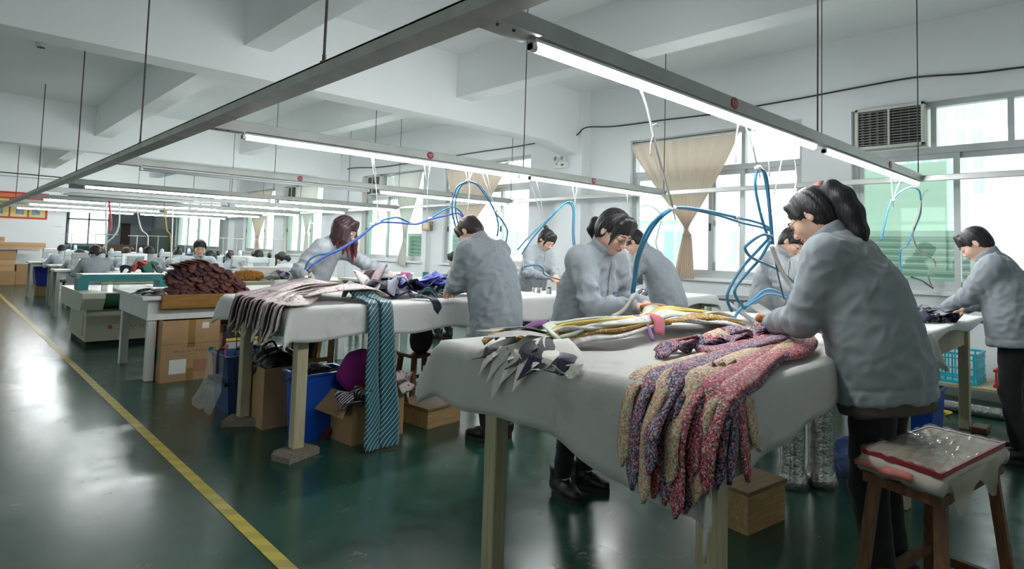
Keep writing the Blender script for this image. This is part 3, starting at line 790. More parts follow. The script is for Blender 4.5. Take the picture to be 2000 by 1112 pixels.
        B.cone(hl(0, .087, .006), hl(0, .107, -.029), .008*s, .012*s, .012)
    V, F = B.net(); V = relax(V, F, 1, .4)
    fc = V[F].mean(1); q = (fc-hc)@HB.T/s
    lips = (np.abs(q[:, 0]) < .0215*(1-((q[:, 2]+.0617)/.013)**2)) & (np.abs(q[:, 2]+.0617) < .0125) & (q[:, 1] > .085)
    mesh('body', V, F, [M_SKIN, M_LIP], root, True, midx=lips.astype(int))
    if not simple:
        for g in (-1, 1):
            P = [hl(g*.013, .0955, .0205), hl(g*.025, .0955, .0255), hl(g*.038, .087, .0255), hl(g*.050, .073, .019)]
            V, F = sweep(smooth_path(P, 4), np.r_[np.linspace(.0030, .0034, 7), np.linspace(.003, .001, 6)]*s, 6); mesh('eyebrow', V, F, M_BROW, root, True)
            P = [hl(g*.0165, .0865, -.0010), hl(g*.024, .0925, -.0058), hl(g*.032, .0930, -.0075), hl(g*.040, .0895, -.0062), hl(g*.048, .0795, -.0015)]
            V, F = sweep(smooth_path(P, 4), .0014*s, 6); mesh('eyelash', V, F, M_BROW, root, True)
    # ---------------- jacket
    hem = pel+d1*hems*s
    JL = np.array(shl+el+wr+[hem, waist, chest, nb]); lo, hi = JL.min(0)-.26*s*bulk, JL.max(0)+.26*s*bulk
    J = Field(lo, hi, vox)
    W_ = .180*s*bulk; J.cone(hem-d1*.05*s, waist, W_*1.06, W_*1.0, .03, (n1, .78)); J.cone(waist, chest, W_, W_*.98, .05, (n2, .76)); J.cone(chest, nb-d2*.11*s, W_*.98, .118*s*bulk, .05, (n2, .74))
    J.cone(shl[0]-d2*.012*s, shl[1]-d2*.012*s, .060*s, .060*s, .09); J.cone(nb-d2*.06*s, nb-d2*.0*s, .085*s, .064*s, .04)
    if hems < -.05 and not sit: J.ell(pel-n1*.05*s-d1*.02*s, np.array((.15, .12, .11))*s, np.stack([rt2, n1, d1]), .05)
    for i in (0, 1):
        J.cone(shl[i]-d2*.006*s, el[i], .067*s*bulk, .057*s*bulk, .06); J.cone(el[i], wr[i]-unit(wr[i]-el[i])*.03*s, .056*s*bulk, .043*s, .02)
    if sit or True: J.cut(hem, -d1, .006)
    J.ell(nb+nd*.107*s, np.array((.085, .085, .085))*s, None, .004, op=-1)
    for i in (0, 1):
        du = unit(wr[i]-el[i]); c0 = wr[i]-du*.012*s
        J.ell(c0+du*.04*s, np.array((.05, .05, .038))*s, None, .004, op=-1) if False else None
    V, F = J.net(); V = relax(V, F, 1, .5); N = vnormals(V, F)
    # folds
    disp = np.zeros(len(V)); amp = .0105 if not simple else .004
    for i in (0, 1):
        ax = [(shl[i], el[i]), (el[i], wr[i])]
        for (p, q_) in ax:
            dv = q_-p; t = ((V-p)@dv)/(dv@dv); rad = np.linalg.norm(V-p-np.clip(t, 0, 1)[:, None]*dv, axis=1)
            wgt = np.clip(1-np.maximum(rad-.06*s, 0)/(.025*s), 0, 1)*((t > -.1) & (t < 1.05))
            l = t*np.linalg.norm(dv); e1 = unit(np.cross(dv, up+.3*fw)); e2 = unit(np.cross(dv, e1)); an_ = np.arctan2((V-p)@e1, (V-p)@e2); ph = l/.036*PI+3.4*noise3(V, 8, seed+i)+1.6*noise3(V, 19, seed)+1.5*np.sin(an_+i)
            nearel = np.exp(-((t-(1 if p is shl[i] else 0))/.45)**2)
            disp += wgt*(.25+1.15*nearel)*amp*(1-2*np.abs(np.sin(ph*.5)))*(.55+.45*noise3(V, 14, seed+5))
    tz = (V-hem)@d1/s; tors = np.clip(1-np.abs(((V-pel)@rt2))/(.24*s), 0, 1)
    wv = V+.035*np.stack([noise3(V, 9, seed), noise3(V, 8, seed+1), noise3(V, 10, seed+2)], 1); r1 = 1-2*np.abs(noise3(wv*np.array([1, 1, .45]), 24, seed)); r2 = 1-2*np.abs(noise3(wv*np.array([.8, .8, .9]), 46, seed+3))
    disp += amp*(.8*r1*(.55+.45*noise3(V, 6, seed+9))+.38*r2)
    band = np.exp(-((tz-.055)/.008)**2); disp += -.006*band*(tors > 0)
    V = V+N*(disp*s)[:, None]; V = relax(V, F, 1, .35)
    jk = mesh('jacket', V, F, jacket, root, True)
    if zipper:
        Pz = []; Vj = V
        for t in np.linspace(.0, .96, 14):
            c = hem+(nb-hem)*t; nn_ = unit(n1*(1-t)+n2*t); q = Vj-c; mk = (np.abs(q@rt2) < .014*s) & (np.abs(q@unit(nb-hem)) < .016*s) & (q@nn_ > 0)
            if mk.any(): Pz.append(Vj[mk][np.argmax(q[mk]@nn_)]-rt2*(q[mk][np.argmax(q[mk]@nn_)]@rt2)+nn_*.001)
        if len(Pz) > 3: Vz, Fz = sweep(smooth_path(Pz, 3), .0035*s, 6); mesh('zipper', Vz, Fz, mat('grey_zip', (108, 114, 120), .5), jk, True)
        c = chest+d2*.02*s-rt2*.085*s; q = Vj-c; mk = (np.abs(q@rt2) < .014*s) & (np.abs(q@d2) < .014*s) & (q@n2 > 0)
        if mk.any():
            p = Vj[mk][np.argmax(q[mk]@n2)]+n2*.002; Vz, Fz = sweep(smooth_path([p-rt2*.018*s, p-rt2*.008*s+d2*.009*s, p+rt2*.003*s-d2*.007*s, p+rt2*.010*s+d2*.009*s, p+rt2*.02*s], 4), .0032*s, 6); mesh('chest_emblem', Vz, Fz, mat('blue_stitching', (92, 130, 180), .8), jk, True)
    if not simple:
        for i in (0, 1):
            du = unit(wr[i]-el[i]); c0 = wr[i]-du*.048*s; P = [c0-du*.012*s, c0, c0+du*.045*s, c0+du*.05*s]
            V, F = sweep(P, np.array([.044, .0425, .0385, .034])*s, 20); mesh('cuff', V, F, jacket, jk, True)
    if collar:
        n_ = 28; V = []; th = .0055*s
        for (r0, zz) in ((0.060, -.012), (.066, .018), (.069, .05), (.071, .066)):
            for side_ in (0, 1):
                for j in range(n_):
                    a = PI*.13+(2*PI-PI*.26)*j/(n_-1); r_ = (r0+(.007 if side_ == 0 else 0))*s
                    fr = math.cos(a)*r_*1.05; rr_ = math.sin(a)*r_
                    zc = zz-(.018*math.cos(a))
                    V.append(nb+nd*zc*s*1.05+unit(n2*.8+hf_*.2)*fr+rt2*rr_+n2*.008*s)
        V = np.array(V).reshape(4, 2, n_, 3); V = np.concatenate([V[:, 0], V[::-1, 1]], 0); R_ = V.shape[0]
        F = []
        for i in range(R_):
            k = (i+1) % R_
            for j in range(n_-1): F.append((i*n_+j, i*n_+j+1, k*n_+j+1, k*n_+j))
        F.append(tuple(i*n_ for i in range(R_))[::-1]); F.append(tuple(i*n_+n_-1 for i in range(R_)))
        mesh('collar', V.reshape(-1, 3), F, jacket, jk, True)
    if shirt is not False:
        Q = Field(hem-.26, hem+.26, .011); Q.cone(hem-d1*.035*s, pel, W_*1.02, W_*.98, .03, (n1, .78)); Q.cut(hem-d1*.040*s, -d1); Q.cut(hem+d1*.03*s, d1)
        V, F = Q.net(); N = vnormals(V, F); V = V+N*(.008*noise3(V, 30, 5))[:, None]; mesh('shirt_hem', V, F, shirt, root, True)
    # ---------------- trousers and boots
    TL = np.array(hip+kn+an+[pel]); lo, hi = TL.min(0)-.16*s, TL.max(0)+.16*s
    T = Field(lo, hi, .012 if not simple else .02)
    T.cone(pel-rt*.02*s, pel+rt*.02*s, .122*s, .122*s, .04, (n1, .82))
    for i in (0, 1):
        T.cone(hip[i]-(0 if sit else 1)*up*.03*s, kn[i], .086*s, .063*s, .04); T.cone(kn[i], an[i], .064*s, .050*s, .02)
    if not sit: T.cut(pel+up*.09*s, up)
    T.cut(np.array([0, 0, floor+.10*s]), -up)
    V, F = T.net(); N = vnormals(V, F); V = V+N*(.004*noise3(V*np.array([1, 1, 1.6]), 24, seed))[:, None]
    mesh('trousers', V, F, M_BLACKCLOTH, root, True)
    for i in (0, 1):
        a_, d = an[i], toe[i]; z0 = floor; sdv = np.cross(d, up); hgt = .16 if boots else .10
        Q = Field(a_-.22*s, a_+.24*s, .010 if not simple else .016)
        g = np.array([a_[0], a_[1], z0])
        Q.cone(g+up*.055*s-d*.035*s, g+up*.05*s+d*.06*s, .046*s, .043*s, .03); Q.cone(g+up*.05*s+d*.06*s, g+up*.042*s+d*.135*s, .044*s, .036*s, .03, (up, .8))
        Q.cone(g+up*.07*s-d*.02*s, g+up*hgt*s-d*.025*s, .047*s, .056*s, .03)
        Q.cut(g+up*.022*s, -up); Q.cut(g+up*hgt*s, up)
        V, F = Q.net(); bo = mesh('boot' if boots else 'shoe', V, F, M_BOOT, root, True)
        out = []
        for t in np.linspace(0, 2*PI, 22, endpoint=False):
            c = math.cos(t); w = (.047 if c > 0 else .043)*s*(1-.12*abs(c)); out.append(g+d*(.045+.128*c)*s+sdv*w*math.sin(t))
        out = np.array(out); V = np.concatenate([out+up*.001, out*1.0+up*.026*s]); nn = len(out)
        F = [tuple(range(nn-1, -1, -1)), tuple(range(nn, 2*nn))]+[(j, (j+1) % nn, nn+(j+1) % nn, nn+j) for j in range(nn)]
        mesh('sole', V, F, M_SOLE, bo)
    # ---------------- hair
    hv = .007 if not simple else .012
    R = Field(hc-np.array([.45, .45, .62])*s, hc+np.array([.45, .45, .25])*s, hv) if hair in ('long', 'ponytail', 'longback') else Field(hc-.24*s, hc+.24*s, hv)
    R.ell(hl(0, -.017, .037), np.array((.0835, .101, .086))*s, HB, .01)
    R.ell(hl(0, -.050, -.022), np.array((.070, .060, .070))*s, HB, .03)
    if hair != 'short': R.ell(hl(0, -.040, -.005), np.array((.078, .065, .066))*s, HB, .03)
    R.ell(hl(0, .105, -.035), np.array((.070, .070, .085))*s, HB, .012, op=-1)
    for g in (-1, 1):
        R.ell(hl(g*.095, .020, -.040), np.array((.034, .050, .050))*s, HB, .012, op=-1)
    R.ell(hl(0, .02, -.16), np.array((.12, .085, .10))*s, HB, .012, op=-1)
    tie = None
    if hair in ('bangs', 'ponytail', 'lowpony', 'bun', 'long', 'longback', 'short'):
        bz = {'ponytail': .062, 'bun': .052}.get(hair, .040)
        for g in (-.05, -.025, 0, .025, .05):
            if hair == 'ponytail': continue
            R.cone(hl(g*.7, .052, .098), hl(g*1.12, .090-abs(g)*.5, bz-.004*RND.random()), .020*s, .0075*s, .02)
    for g in (-1, 1):
        if hair in ('lowpony', 'long', 'bun'):
            R.cone(hl(g*.058, .050, .075), hl(g*.078, .058, .0), .020*s, .010*s, .015); R.cone(hl(g*.078, .058, 0), hl(g*.073, .060, -.055), .010*s, .004*s, .01)
        elif hair != 'short': R.cone(hl(g*.060, .045, .075), hl(g*.079, .028, .01), .018*s, .008*s, .015)
        else: R.cone(hl(g*.060, .045, .07), hl(g*.080, .022, -.008), .018*s, .006*s, .012)
    down = -up
    if hair == 'ponytail':
        p = hl(.0, -.086, .074); bk = -fw2*s; tie = (p-bk*.012, p+bk*.022+up*.010*s)
        ch = [p, p+bk*.045+up*.004*s, p+bk*.09-up*.035*s, p+bk*.125-up*.10*s, p+bk*.15-up*.175*s, p+bk*.165-up*.25*s]
        rr = [.024, .034, .043, .044, .035, .012]
        for j in range(len(ch)-1): R.cone(ch[j], ch[j+1], rr[j]*s, rr[j+1]*s, .02)
    if hair == 'lowpony':
        p = hl(0, -.100, -.015); bk = -fw2*s; tie = (p-bk*.008, p+bk*.016); ch = [p, p+bk*.042-up*.002*s, p+bk*.060-up*.035*s, p+bk*.058-up*.085*s]
        rr = [.018, .036, .038, .012]
        for j in range(3): R.cone(ch[j], ch[j+1], rr[j]*s, rr[j+1]*s, .015)
    if hair == 'bun':
        R.cone(hl(0, -.085, .085), hl(0, -.118, .098), .030*s, .026*s, .01); tie = (hl(0, -.085, .080), hl(0, -.100, .088))
    if hair in ('long', 'longback'):
        for j in range(11):
            a = -2.15+4.3*j/10; r_ = math.sin(a)*.080; f_ = -math.cos(a)*.082
            if hair == 'longback' and abs(a) > 1.5: continue
            top = hl(r_, f_-.01, .03); ln = (.27 if abs(a) > 1.3 else .24)*(1 if hair == 'long' else .8)*(.85+.3*RND.random())
            od = unit(np.array([*(top-nb)[:2], 0])); bkw = -fw2*max(0, math.cos(a))
            m_ = top+down*ln*.5*s+(od*.02+bkw*.05)*s; e = top+down*ln*s+(od*(.02+.02*RND.random())+bkw*.09)*s
            R.cone(top, m_, .030*s, .026*s, .02); R.cone(m_, e, .026*s, .006*s, .012)
    V, F = R.net()
    if len(V):
        N = vnormals(V, F); q = (V-hc)@HB.T/s
        an_ = np.arctan2(q[:, 0], -q[:, 1]+.02); st = .0011*np.sin(an_*40+2*noise3(V, 6, seed))+.0012*np.sin(an_*21+1.5*noise3(V, 5, seed))
        V = V+N*(st*s)[:, None]
        mesh('hair', V, F, hair_mat, root, True)
    if tie is not None and not simple:
        V, F = sweep([tie[0], (tie[0]+tie[1])/2, tie[1]], np.array([.029, .033, .031])*s if hair == 'ponytail' else np.array([.021, .023, .021])*s, 14)
        mesh('hair_tie', V, F, mat('pink_hair_tie', (196, 120, 108), 0.8) if hair == 'ponytail' else M_BLACK, root, True)
    if glasses:
        g_ = MB()
        for g in (-1, 1):
            P = [hl(g*.033+.024*math.cos(t), .108-.010*abs(math.cos(t)+g*.2), -.004+.018*math.sin(t)) for t in np.linspace(0, 2*PI, 18)]
            g_.tube(P, .0013*s, 6, False); g_.tube([hl(g*.057, .102, .002), hl(g*.080, .055, .004), hl(g*.084, -.005, .002)], .0013*s, 6)
        g_.tube([hl(-.010, .109, 0), hl(0, .113, .002), hl(.010, .109, 0)], .0013*s, 6)
        g_.build('glasses', mat('thin_metal_glasses', (92, 84, 80), 0.3, 0.8), root, True)
    return dict(root=root, wr=wr, el=el, hc=hc, hl=hl, nb=nb, pel=pel, hands=hands, s=s, jacket=jk)

# ================================================================== the workers
D2R = math.radians
M_SHIRT = mat('brown_undershirt', (84, 74, 68), 0.9, var=0.1)
P1 = person('woman with a long black ponytail ironing floral ties in the foreground', (2.60, 0.73), D2R(92), H=1.59, lean=(9, 22), head=(36, 0, 0),
            handL=(2.54, 1.13, 1.02), handR=(2.70, 1.08, 1.00), hair='ponytail', shirt=M_SHIRT, glasses=True, vox=.008, hf=.0035, curl=(55, 60), bulk=1.12, seed=1, twist=-3)
P2 = person('woman in round glasses with a low ponytail across the front table', (2.56, 2.20), D2R(-90), H=1.52, lean=(7, 20), head=(36, 0, 0),
            handL=(2.68, 1.86, 1.03), handR=(2.52, 1.80, 1.03), hair='lowpony', glasses=True, vox=.008, hf=.0035, curl=(60, 60), seed=2, zipper=True)
P3 = person('short-haired worker with back to the camera bending over the striped ties', (2.84, 3.22), D2R(100), H=1.56, lean=(6, 24), head=(52, 0, 0),
            handL=(2.72, 3.60, 1.0), handR=(2.95, 3.70, 1.0), hair='short', hair_mat=M_HAIRB, vox=.009, curl=(40, 40), seed=3, bulk=1.14, hems=-.16, boots=False)
P4 = person('woman with long dark red hair leaning over the pale floral cloth', (2.30, 5.08), D2R(-52), H=1.58, lean=(14, 36), head=(30, 0, 0),
            handL=(2.95, 4.66, 1.02), handR=(2.12, 4.62, 1.03), hair='long', hair_mat=M_HAIRR, jacket=M_SHELL, vox=.010, glasses=True, seed=4)
P5 = person('woman with a small hair bun standing in front of the plain pier', (4.92, 4.98), D2R(-92), H=1.54, lean=(6, 22), head=(40, 0, 0),
            handL=(4.92, 4.60, 1.02), handR=(4.75, 4.58, 1.02), hair='bun', jacket=M_SHELL, vox=.011, hf=.005, seed=5, zipper=True)
P6 = person('worker bending low right behind the woman in round glasses', (4.70, 3.02), D2R(105), H=1.56, lean=(10, 34), head=(46, 0, 0),
            handL=(4.3, 3.42, .98), handR=(4.55, 3.5, .98), hair='short', vox=.011, hf=.005, seed=6)
P7 = person('worker with safety glasses behind the ponytailed woman, in front of the curtain window', (5.15, 2.32), D2R(-92), H=1.54, lean=(6, 18), head=(38, 0, 0),
            handL=(5.2, 1.92, 1.0), handR=(5.0, 1.9, 1.0), hair='short', jacket=M_SHELL, vox=.010, hf=.005, glasses=True, seed=7, zipper=True)
P8 = person('short-haired worker at the far right table with dark striped cloth', (5.24, 0.66), D2R(93), H=1.54, lean=(5, 17), head=(40, 0, 0),
            handL=(5.22, 1.05, .965), handR=(5.34, .96, .965), hair='short', vox=.009, hf=.004, seed=8, bulk=1.12, boots=False)
P9 = person('man sitting with his back turned near the switch box on the wall', (5.36, 6.75), D2R(110), H=1.6, lean=(4, 16), head=(25, 0, 0),
            handL=(5.0, 7.1, .80), handR=(5.3, 7.2, .80), hair='short', sit=True, simple=True, vox=.014, seed=9)

# ================================================================== tables
def mk_felt(name, col, stain):
    m, nt, b = nodes_of(name); b.inputs['Roughness'].default_value = .95; b.inputs['Sheen Weight'].default_value = .2
    tc = nt.nodes.new('ShaderNodeTexCoord')
    n = nt.nodes.new('ShaderNodeTexNoise'); n.inputs['Scale'].default_value = 3.5; n.inputs['Detail'].default_value = 6; n.inputs['Roughness'].default_value = .6
    nt.links.new(tc.outputs['Object'], n.inputs['Vector'])
    r = ramp(nt, [stain, col, [min(255, c+10) for c in col]], 'LINEAR'); r.color_ramp.elements[0].position = .22; r.color_ramp.elements[1].position = .42
    nt.links.new(n.outputs[0], r.inputs[0])
    v = nt.nodes.new('ShaderNodeTexNoise'); v.inputs['Scale'].default_value = 11; v.inputs['Detail'].default_value = 4; v.inputs['Distortion'].default_value = 2
    nt.links.new(tc.outputs['Object'], v.inputs['Vector'])
    r2 = nt.nodes.new('ShaderNodeValToRGB'); r2.color_ramp.elements[0].position = .70; r2.color_ramp.elements[1].position = .80
    r2.color_ramp.elements[0].color = (0, 0, 0, 1); r2.color_ramp.elements[1].color = (.5, .5, .5, 1); nt.links.new(v.outputs[0], r2.inputs[0])
    mc = nt.nodes.new('ShaderNodeMix'); mc.data_type = 'RGBA'; mc.inputs[7].default_value = srgb(*[c*.45 for c in col])
    nt.links.new(r2.outputs[0], mc.inputs[0]); nt.links.new(r.outputs[0], mc.inputs[6]); nt.links.new(mc.outputs[2], b.inputs['Base Color'])
    n2 = nt.nodes.new('ShaderNodeTexNoise'); n2.inputs['Scale'].default_value = 260; nt.links.new(tc.outputs['Object'], n2.inputs['Vector'])
    bp = nt.nodes.new('ShaderNodeBump'); bp.inputs['Strength'].default_value = .25; bp.inputs['Distance'].default_value = .003
    nt.links.new(n2.outputs[0], bp.inputs['Height']); nt.links.new(bp.outputs[0], b.inputs['Normal'])
    return m
M_FELT = mk_felt('grey_felt_cover', (206, 204, 198), (168, 166, 160))
M_FELT2 = mk_felt('white_felt_cover', (222, 222, 219), (190, 190, 186))
def mk_wood(name, c1, c2, rough=.6, axis=2, scale=14):
    if name in MATS: return MATS[name]
    m, nt, b = nodes_of(name); b.inputs['Roughness'].default_value = rough
    tc = nt.nodes.new('ShaderNodeTexCoord'); mp = nt.nodes.new('ShaderNodeMapping'); sc_ = [1, 1, 1]; sc_[axis] = .08; mp.inputs['Scale'].default_value = sc_
    nt.links.new(tc.outputs['Object'], mp.inputs[0]); n = nt.nodes.new('ShaderNodeTexNoise'); n.inputs['Scale'].default_value = scale*4; n.inputs['Detail'].default_value = 5; n.inputs['Distortion'].default_value = .6
    nt.links.new(mp.outputs[0], n.inputs['Vector']); r = ramp(nt, [c1, c2], 'LINEAR'); r.color_ramp.elements[0].position = .3; r.color_ramp.elements[1].position = .7
    nt.links.new(n.outputs[0], r.inputs[0]); nt.links.new(r.outputs[0], b.inputs['Base Color'])
    return m
M_LEG = mk_wood('cream_painted_wood', (178, 166, 132), (200, 190, 158))
M_LEGW = mk_wood('white_painted_wood', (218, 218, 213), (228, 228, 225), scale=5)
M_PLY = mk_wood('raw_plywood', (168, 134, 88), (196, 164, 116), axis=0)
M_OLDWOOD = mk_wood('old_stool_wood', (92, 60, 36), (128, 88, 54), .5)
M_STOOLW = mk_wood('reddish_stool_wood', (84, 52, 34), (120, 78, 50), .45)
M_CONC = mat('concrete_block', (134, 122, 112), 0.95, var=0.18, vscale=50, bump=0.4, bscale=90)
CARD = mat('cardboard', (176, 140, 102), 0.85, var=0.06, vscale=6)
CARD2 = mat('cardboard_dark', (150, 118, 84), 0.85, var=0.06, vscale=6)
TAPE = mat('brown_packing_tape', (150, 116, 66), 0.35)

def drape(name, x0, x1, y0, y1, z, dW, dE, dS, dN, m, label, seed=0, step=.03, pleat=.012, wave=.018):
    """a heavy cloth lying on a table and hanging over its sides (drops are functions of the position along the side)"""
    fn = lambda d: d if callable(d) else (lambda t, d=d: d)
    dW, dE, dS, dN = map(fn, (dW, dE, dS, dN))
    mx = lambda d: max(d(t) for t in np.linspace(0, 1, 9))
    def axis(a, b, da, db):
        L = [a-da*(1-i/8) for i in range(8)]+list(np.linspace(a, b, max(3, int((b-a)/step))))+[b+db*(i+1)/8 for i in range(8)]
        return np.array(L)
    A = axis(x0, x1, mx(dW), mx(dE)); Bq = axis(y0, y1, mx(dS), mx(dN))
    V = np.zeros((len(A), len(Bq), 3)); r = .02
    for i, a in enumerate(A):
        for j, b in enumerate(Bq):
            tx = min(1, max(0, (a-x0)/(x1-x0))); ty = min(1, max(0, (b-y0)/(y1-y0)))
            oa = max(0, x0-a)/mx(dW)*dW(ty) if a < x0 else max(0, a-x1)/mx(dE)*dE(ty)
            ob = max(0, y0-b)/mx(dS)*dS(tx) if b < y0 else max(0, b-y1)/mx(dN)*dN(tx)
            sx = -1 if a < x0 else 1; sy = -1 if b < y0 else 1
            px, py = min(max(a, x0), x1), min(max(b, y0), y1)
            mn, mxx = min(oa, ob), max(oa, ob)
            if oa > 0: px += sx*(r*(1-math.exp(-oa/r))+.30*mn+pleat*math.sin(b*21+seed)*oa/.3)
            if ob > 0: py += sy*(r*(1-math.exp(-ob/r))+.30*mn+pleat*math.sin(a*19+seed)*ob/.3)
            zz = z-max(0, mxx-r*.5)-.25*mn
            if oa == 0 and ob == 0: zz = z
            V[i, j] = (px, py, zz)
    P = V.reshape(-1, 3); top = P[:, 2] > z-.004
    P[:, 2] += np.where(top, .003*noise3(P, 6, seed), wave*.3*noise3(P, 9, seed))
    o = mesh(name, P, grid_faces(len(A), len(Bq)), m, None, True)
    md = o.modifiers.new('thick', 'SOLIDIFY'); md.thickness = .006; md.offset = -1
    tag(o, label, 'table cover', 'table covers'); return o
def table(label, x0, x1, y0, y1, z, legs, m, apron=.11, legw=.07, top=.035, zfoot=0.0, topmat=None, inset=.06):
    t = thing('work_table', label, 'table', ((x0+x1)/2, (y0+y1)/2, 0), 'work tables')
    MB().box(x0, x1, y0, y1, z-top, z, .004).build('table_top', topmat or m, t)
    a0, a1, b0, b1 = x0+inset, x1-inset, y0+inset, y1-inset
    for nm, q in (('apron', (a0, a1, b0, b0+.03)), ('apron', (a0, a1, b1-.03, b1)), ('apron', (a0, a0+.03, b0+.03, b1-.03)), ('apron', (a1-.03, a1, b0+.03, b1-.03))):
        box(nm, *q, z-top-apron, z-top, m, t)
    for (lx, ly) in legs:
        MB().box(lx-legw/2, lx+legw/2, ly-legw/2, ly+legw/2, zfoot, z-top, .004).build('leg', m, t)
    return t
# front table
T1 = table('big front work table with cream legs under a grey felt cover', 1.50, 3.84, .87, 1.98, .912, [(1.70, 1.90), (1.70, .93), (3.74, 1.90), (3.74, .95)], M_LEG)
drape('table_cover', 1.48, 3.86, .85, 2.0, .922, lambda t: .215+.10*(1-t)**2+.02*math.sin(t*9), .18, lambda t: .20+.05*math.cos(t*5)-.05*t, .14, M_FELT, 'thick grey felt cover hanging over the front table', 1)
# second table
T2 = table('second work table with cream legs on concrete blocks under a pale cover', 1.56, 3.9, 3.60, 4.72, .90, [(1.655, 3.68), (1.655, 4.58), (3.8, 3.68), (3.8, 4.6)], M_LEG, zfoot=.055)
for i, (lx, ly) in enumerate(((1.655, 3.68), (1.655, 4.58), (3.8, 3.68), (3.8, 4.6))):
    bl = MB().prism([(lx-.12, .0), (lx+.12, .0), (lx+.12, .035), (lx+.095, .054), (lx-.095, .054), (lx-.12, .035)], 'y', ly-.075, ly+.075).build('concrete_block', M_CONC)
    bl.rotation_euler = (0, 0, (.35, -.6, .2, .1)[i])
    tag(bl, ['grey concrete block under the nearest leg of the second table', 'grey concrete block under the aisle-side rear leg of the second table', 'concrete block under the window-side front leg of the second table', 'concrete block under the hidden rear leg of the second table'][i], 'block', 'concrete blocks under table legs')
dr = MB().box(1.80, 2.35, 3.58, 4.0, .795, .80).box(1.80, 2.35, 3.585, 3.60, .745, .80).box(1.80, 1.815, 3.6, 4.0, .75, .80).box(2.335, 2.35, 3.6, 4.0, .75, .80)
dr.build('drawer', M_PLY, T2)
drape('table_cover', 1.54, 3.92, 3.58, 4.74, .91, lambda t: .17+.02*math.sin(t*7), .2, lambda t: .20+.012*math.sin(t*23), .15, M_FELT2, 'pale frayed felt cover on the second table', 3, pleat=.008)
# white third table
t3 = thing('work_table', 'white painted table with a brown edge strip carrying the brown pile', 'table', (2.4, 7.0, 0), 'work tables')
MB().box(1.37, 3.5, 6.36, 7.66, .745, .78, .005).build('table_top', M_LEGW, t3)
for q in ((1.43, 3.42, 6.42, 6.45), (1.43, 3.42, 7.57, 7.60), (1.43, 1.46, 6.45, 7.57), (3.39, 3.42, 6.45, 7.57)): box('apron', *q, .56, .745, M_LEGW, t3)
for (lx, ly) in ((1.48, 6.48), (1.48, 7.54), (3.36, 6.48), (3.36, 7.54)): box('leg', lx-.036, lx+.036, ly-.036, ly+.036, 0, .56, M_LEGW, t3, .004)
MB().box(1.52, 3.5, 6.335, 6.42, .66, .790, .008).build('edge_strip', mk_wood('amber_wood', (128, 92, 38), (158, 116, 54), .35, axis=0), t3)
# window-side tables
TF = table('cream table at the right with a white cover, worked at by the far right woman', 4.05, 5.95, .98, 2.05, .86, [(4.15, 1.05), (5.86, 1.05), (4.15, 1.98), (5.86, 1.98)], M_LEG, apron=.17)
drape('table_cover', 4.03, 5.97, .96, 2.07, .872, .08, .06, lambda t: .055+.02*math.sin(t*11), .10, M_FELT2, 'white cover on the far right table', 5, pleat=.006)
fb_ = MB().box(5.79, 5.93, .98, 1.12, 0, .0).v
tag(MB().box(5.77, 5.95, .90, 1.00, 0, .045, .006).build('foot_block', M_STOOLW), 'small brown wooden block lying at the foot of the far right table', 'block')
TB = table('cream table by the windows behind the woman in round glasses', 4.05, 5.98, 3.30, 4.42, .86, [(4.15, 3.38), (5.88, 3.38), (4.15, 4.34), (5.88, 4.34)], M_LEG, apron=.12)
drape('table_cover', 4.03, 6.0, 3.28, 4.44, .872, .16, .14, lambda t: .10+.02*math.sin(t*13), .10, M_FELT2, 'white cover on the table behind the woman in round glasses', 8, pleat=.006)
tb = thing('side_table', 'small dark-topped table below the curtain window', 'table', (6.55, 3.5, 0))
MB().box(6.30, 6.95, 3.1, 3.6, .80, .825, .003).build('table_top', mat('dark_laminate', (84, 84, 86), 0.4), tb)
for lx in (6.36, 6.89):
    for ly in (3.16, 3.54): box('leg', lx-.02, lx+.02, ly-.02, ly+.02, 0, .80, M_RAIL, tb)

# ================================================================== strips of cloth (ties)
def strip(name, P, W, w, m, label=None, cat='tie', group=None, th=.005, tip=0.0, tip0=0.0, k=5, parent=None, sm=True):
    """a padded band along P; W = direction of its width at the control points, w = width (number or list)"""
    n0 = len(P); Q = smooth_path(P, k); t = np.linspace(0, n0-1, len(Q))
    W = np.array([np.asarray(x, float) for x in (W if np.ndim(W) == 2 else [W]*n0)]); Wi = np.stack([np.interp(t, range(n0), W[:, d]) for d in range(3)], 1)
    w = np.interp(t, range(n0), w if np.ndim(w) else [w]*n0)
    T = np.gradient(Q, axis=0); T /= np.linalg.norm(T, axis=1)[:, None]+1e-9
    Wi = Wi-T*(Wi*T).sum(1)[:, None]; Wi /= np.linalg.norm(Wi, axis=1)[:, None]+1e-9; N = np.cross(T, Wi)
    s = np.r_[0, np.cumsum(np.linalg.norm(np.diff(Q, axis=0), axis=1))]
    fac = np.ones(len(Q))
    if tip: fac = np.minimum(fac, np.clip((s[-1]-s)/tip, .03, 1))
    if tip0: fac = np.minimum(fac, np.clip(s/tip0, .03, 1))
    u = np.array([-1, -.55, 0, .55, 1]); up_ = np.array([.1, .9, 1, .9, .1])
    V = []; UV = []
    for (uu, hh) in list(zip(u, up_))+[(x, -h*.7) for x, h in zip(u[3:0:-1], up_[3:0:-1])]:
        V.append(Q+Wi*(uu*w*fac/2)[:, None]+N*(hh*th)); UV.append(np.stack([uu*w*fac/2, s], 1))
    V = np.stack(V, 1); UV = np.stack(UV, 1); nv = V.shape[1]
    F = grid_faces(len(Q), nv, True)+[tuple(range(nv))[::-1], tuple((len(Q)-1)*nv+i for i in range(nv))]
    o = mesh(name, V.reshape(-1, 3), F, m, parent, sm, uv=UV.reshape(-1, 2)+np.array([[RND.random()*3, RND.random()*3]]))
    if label: tag(o, label, cat, group)
    return o
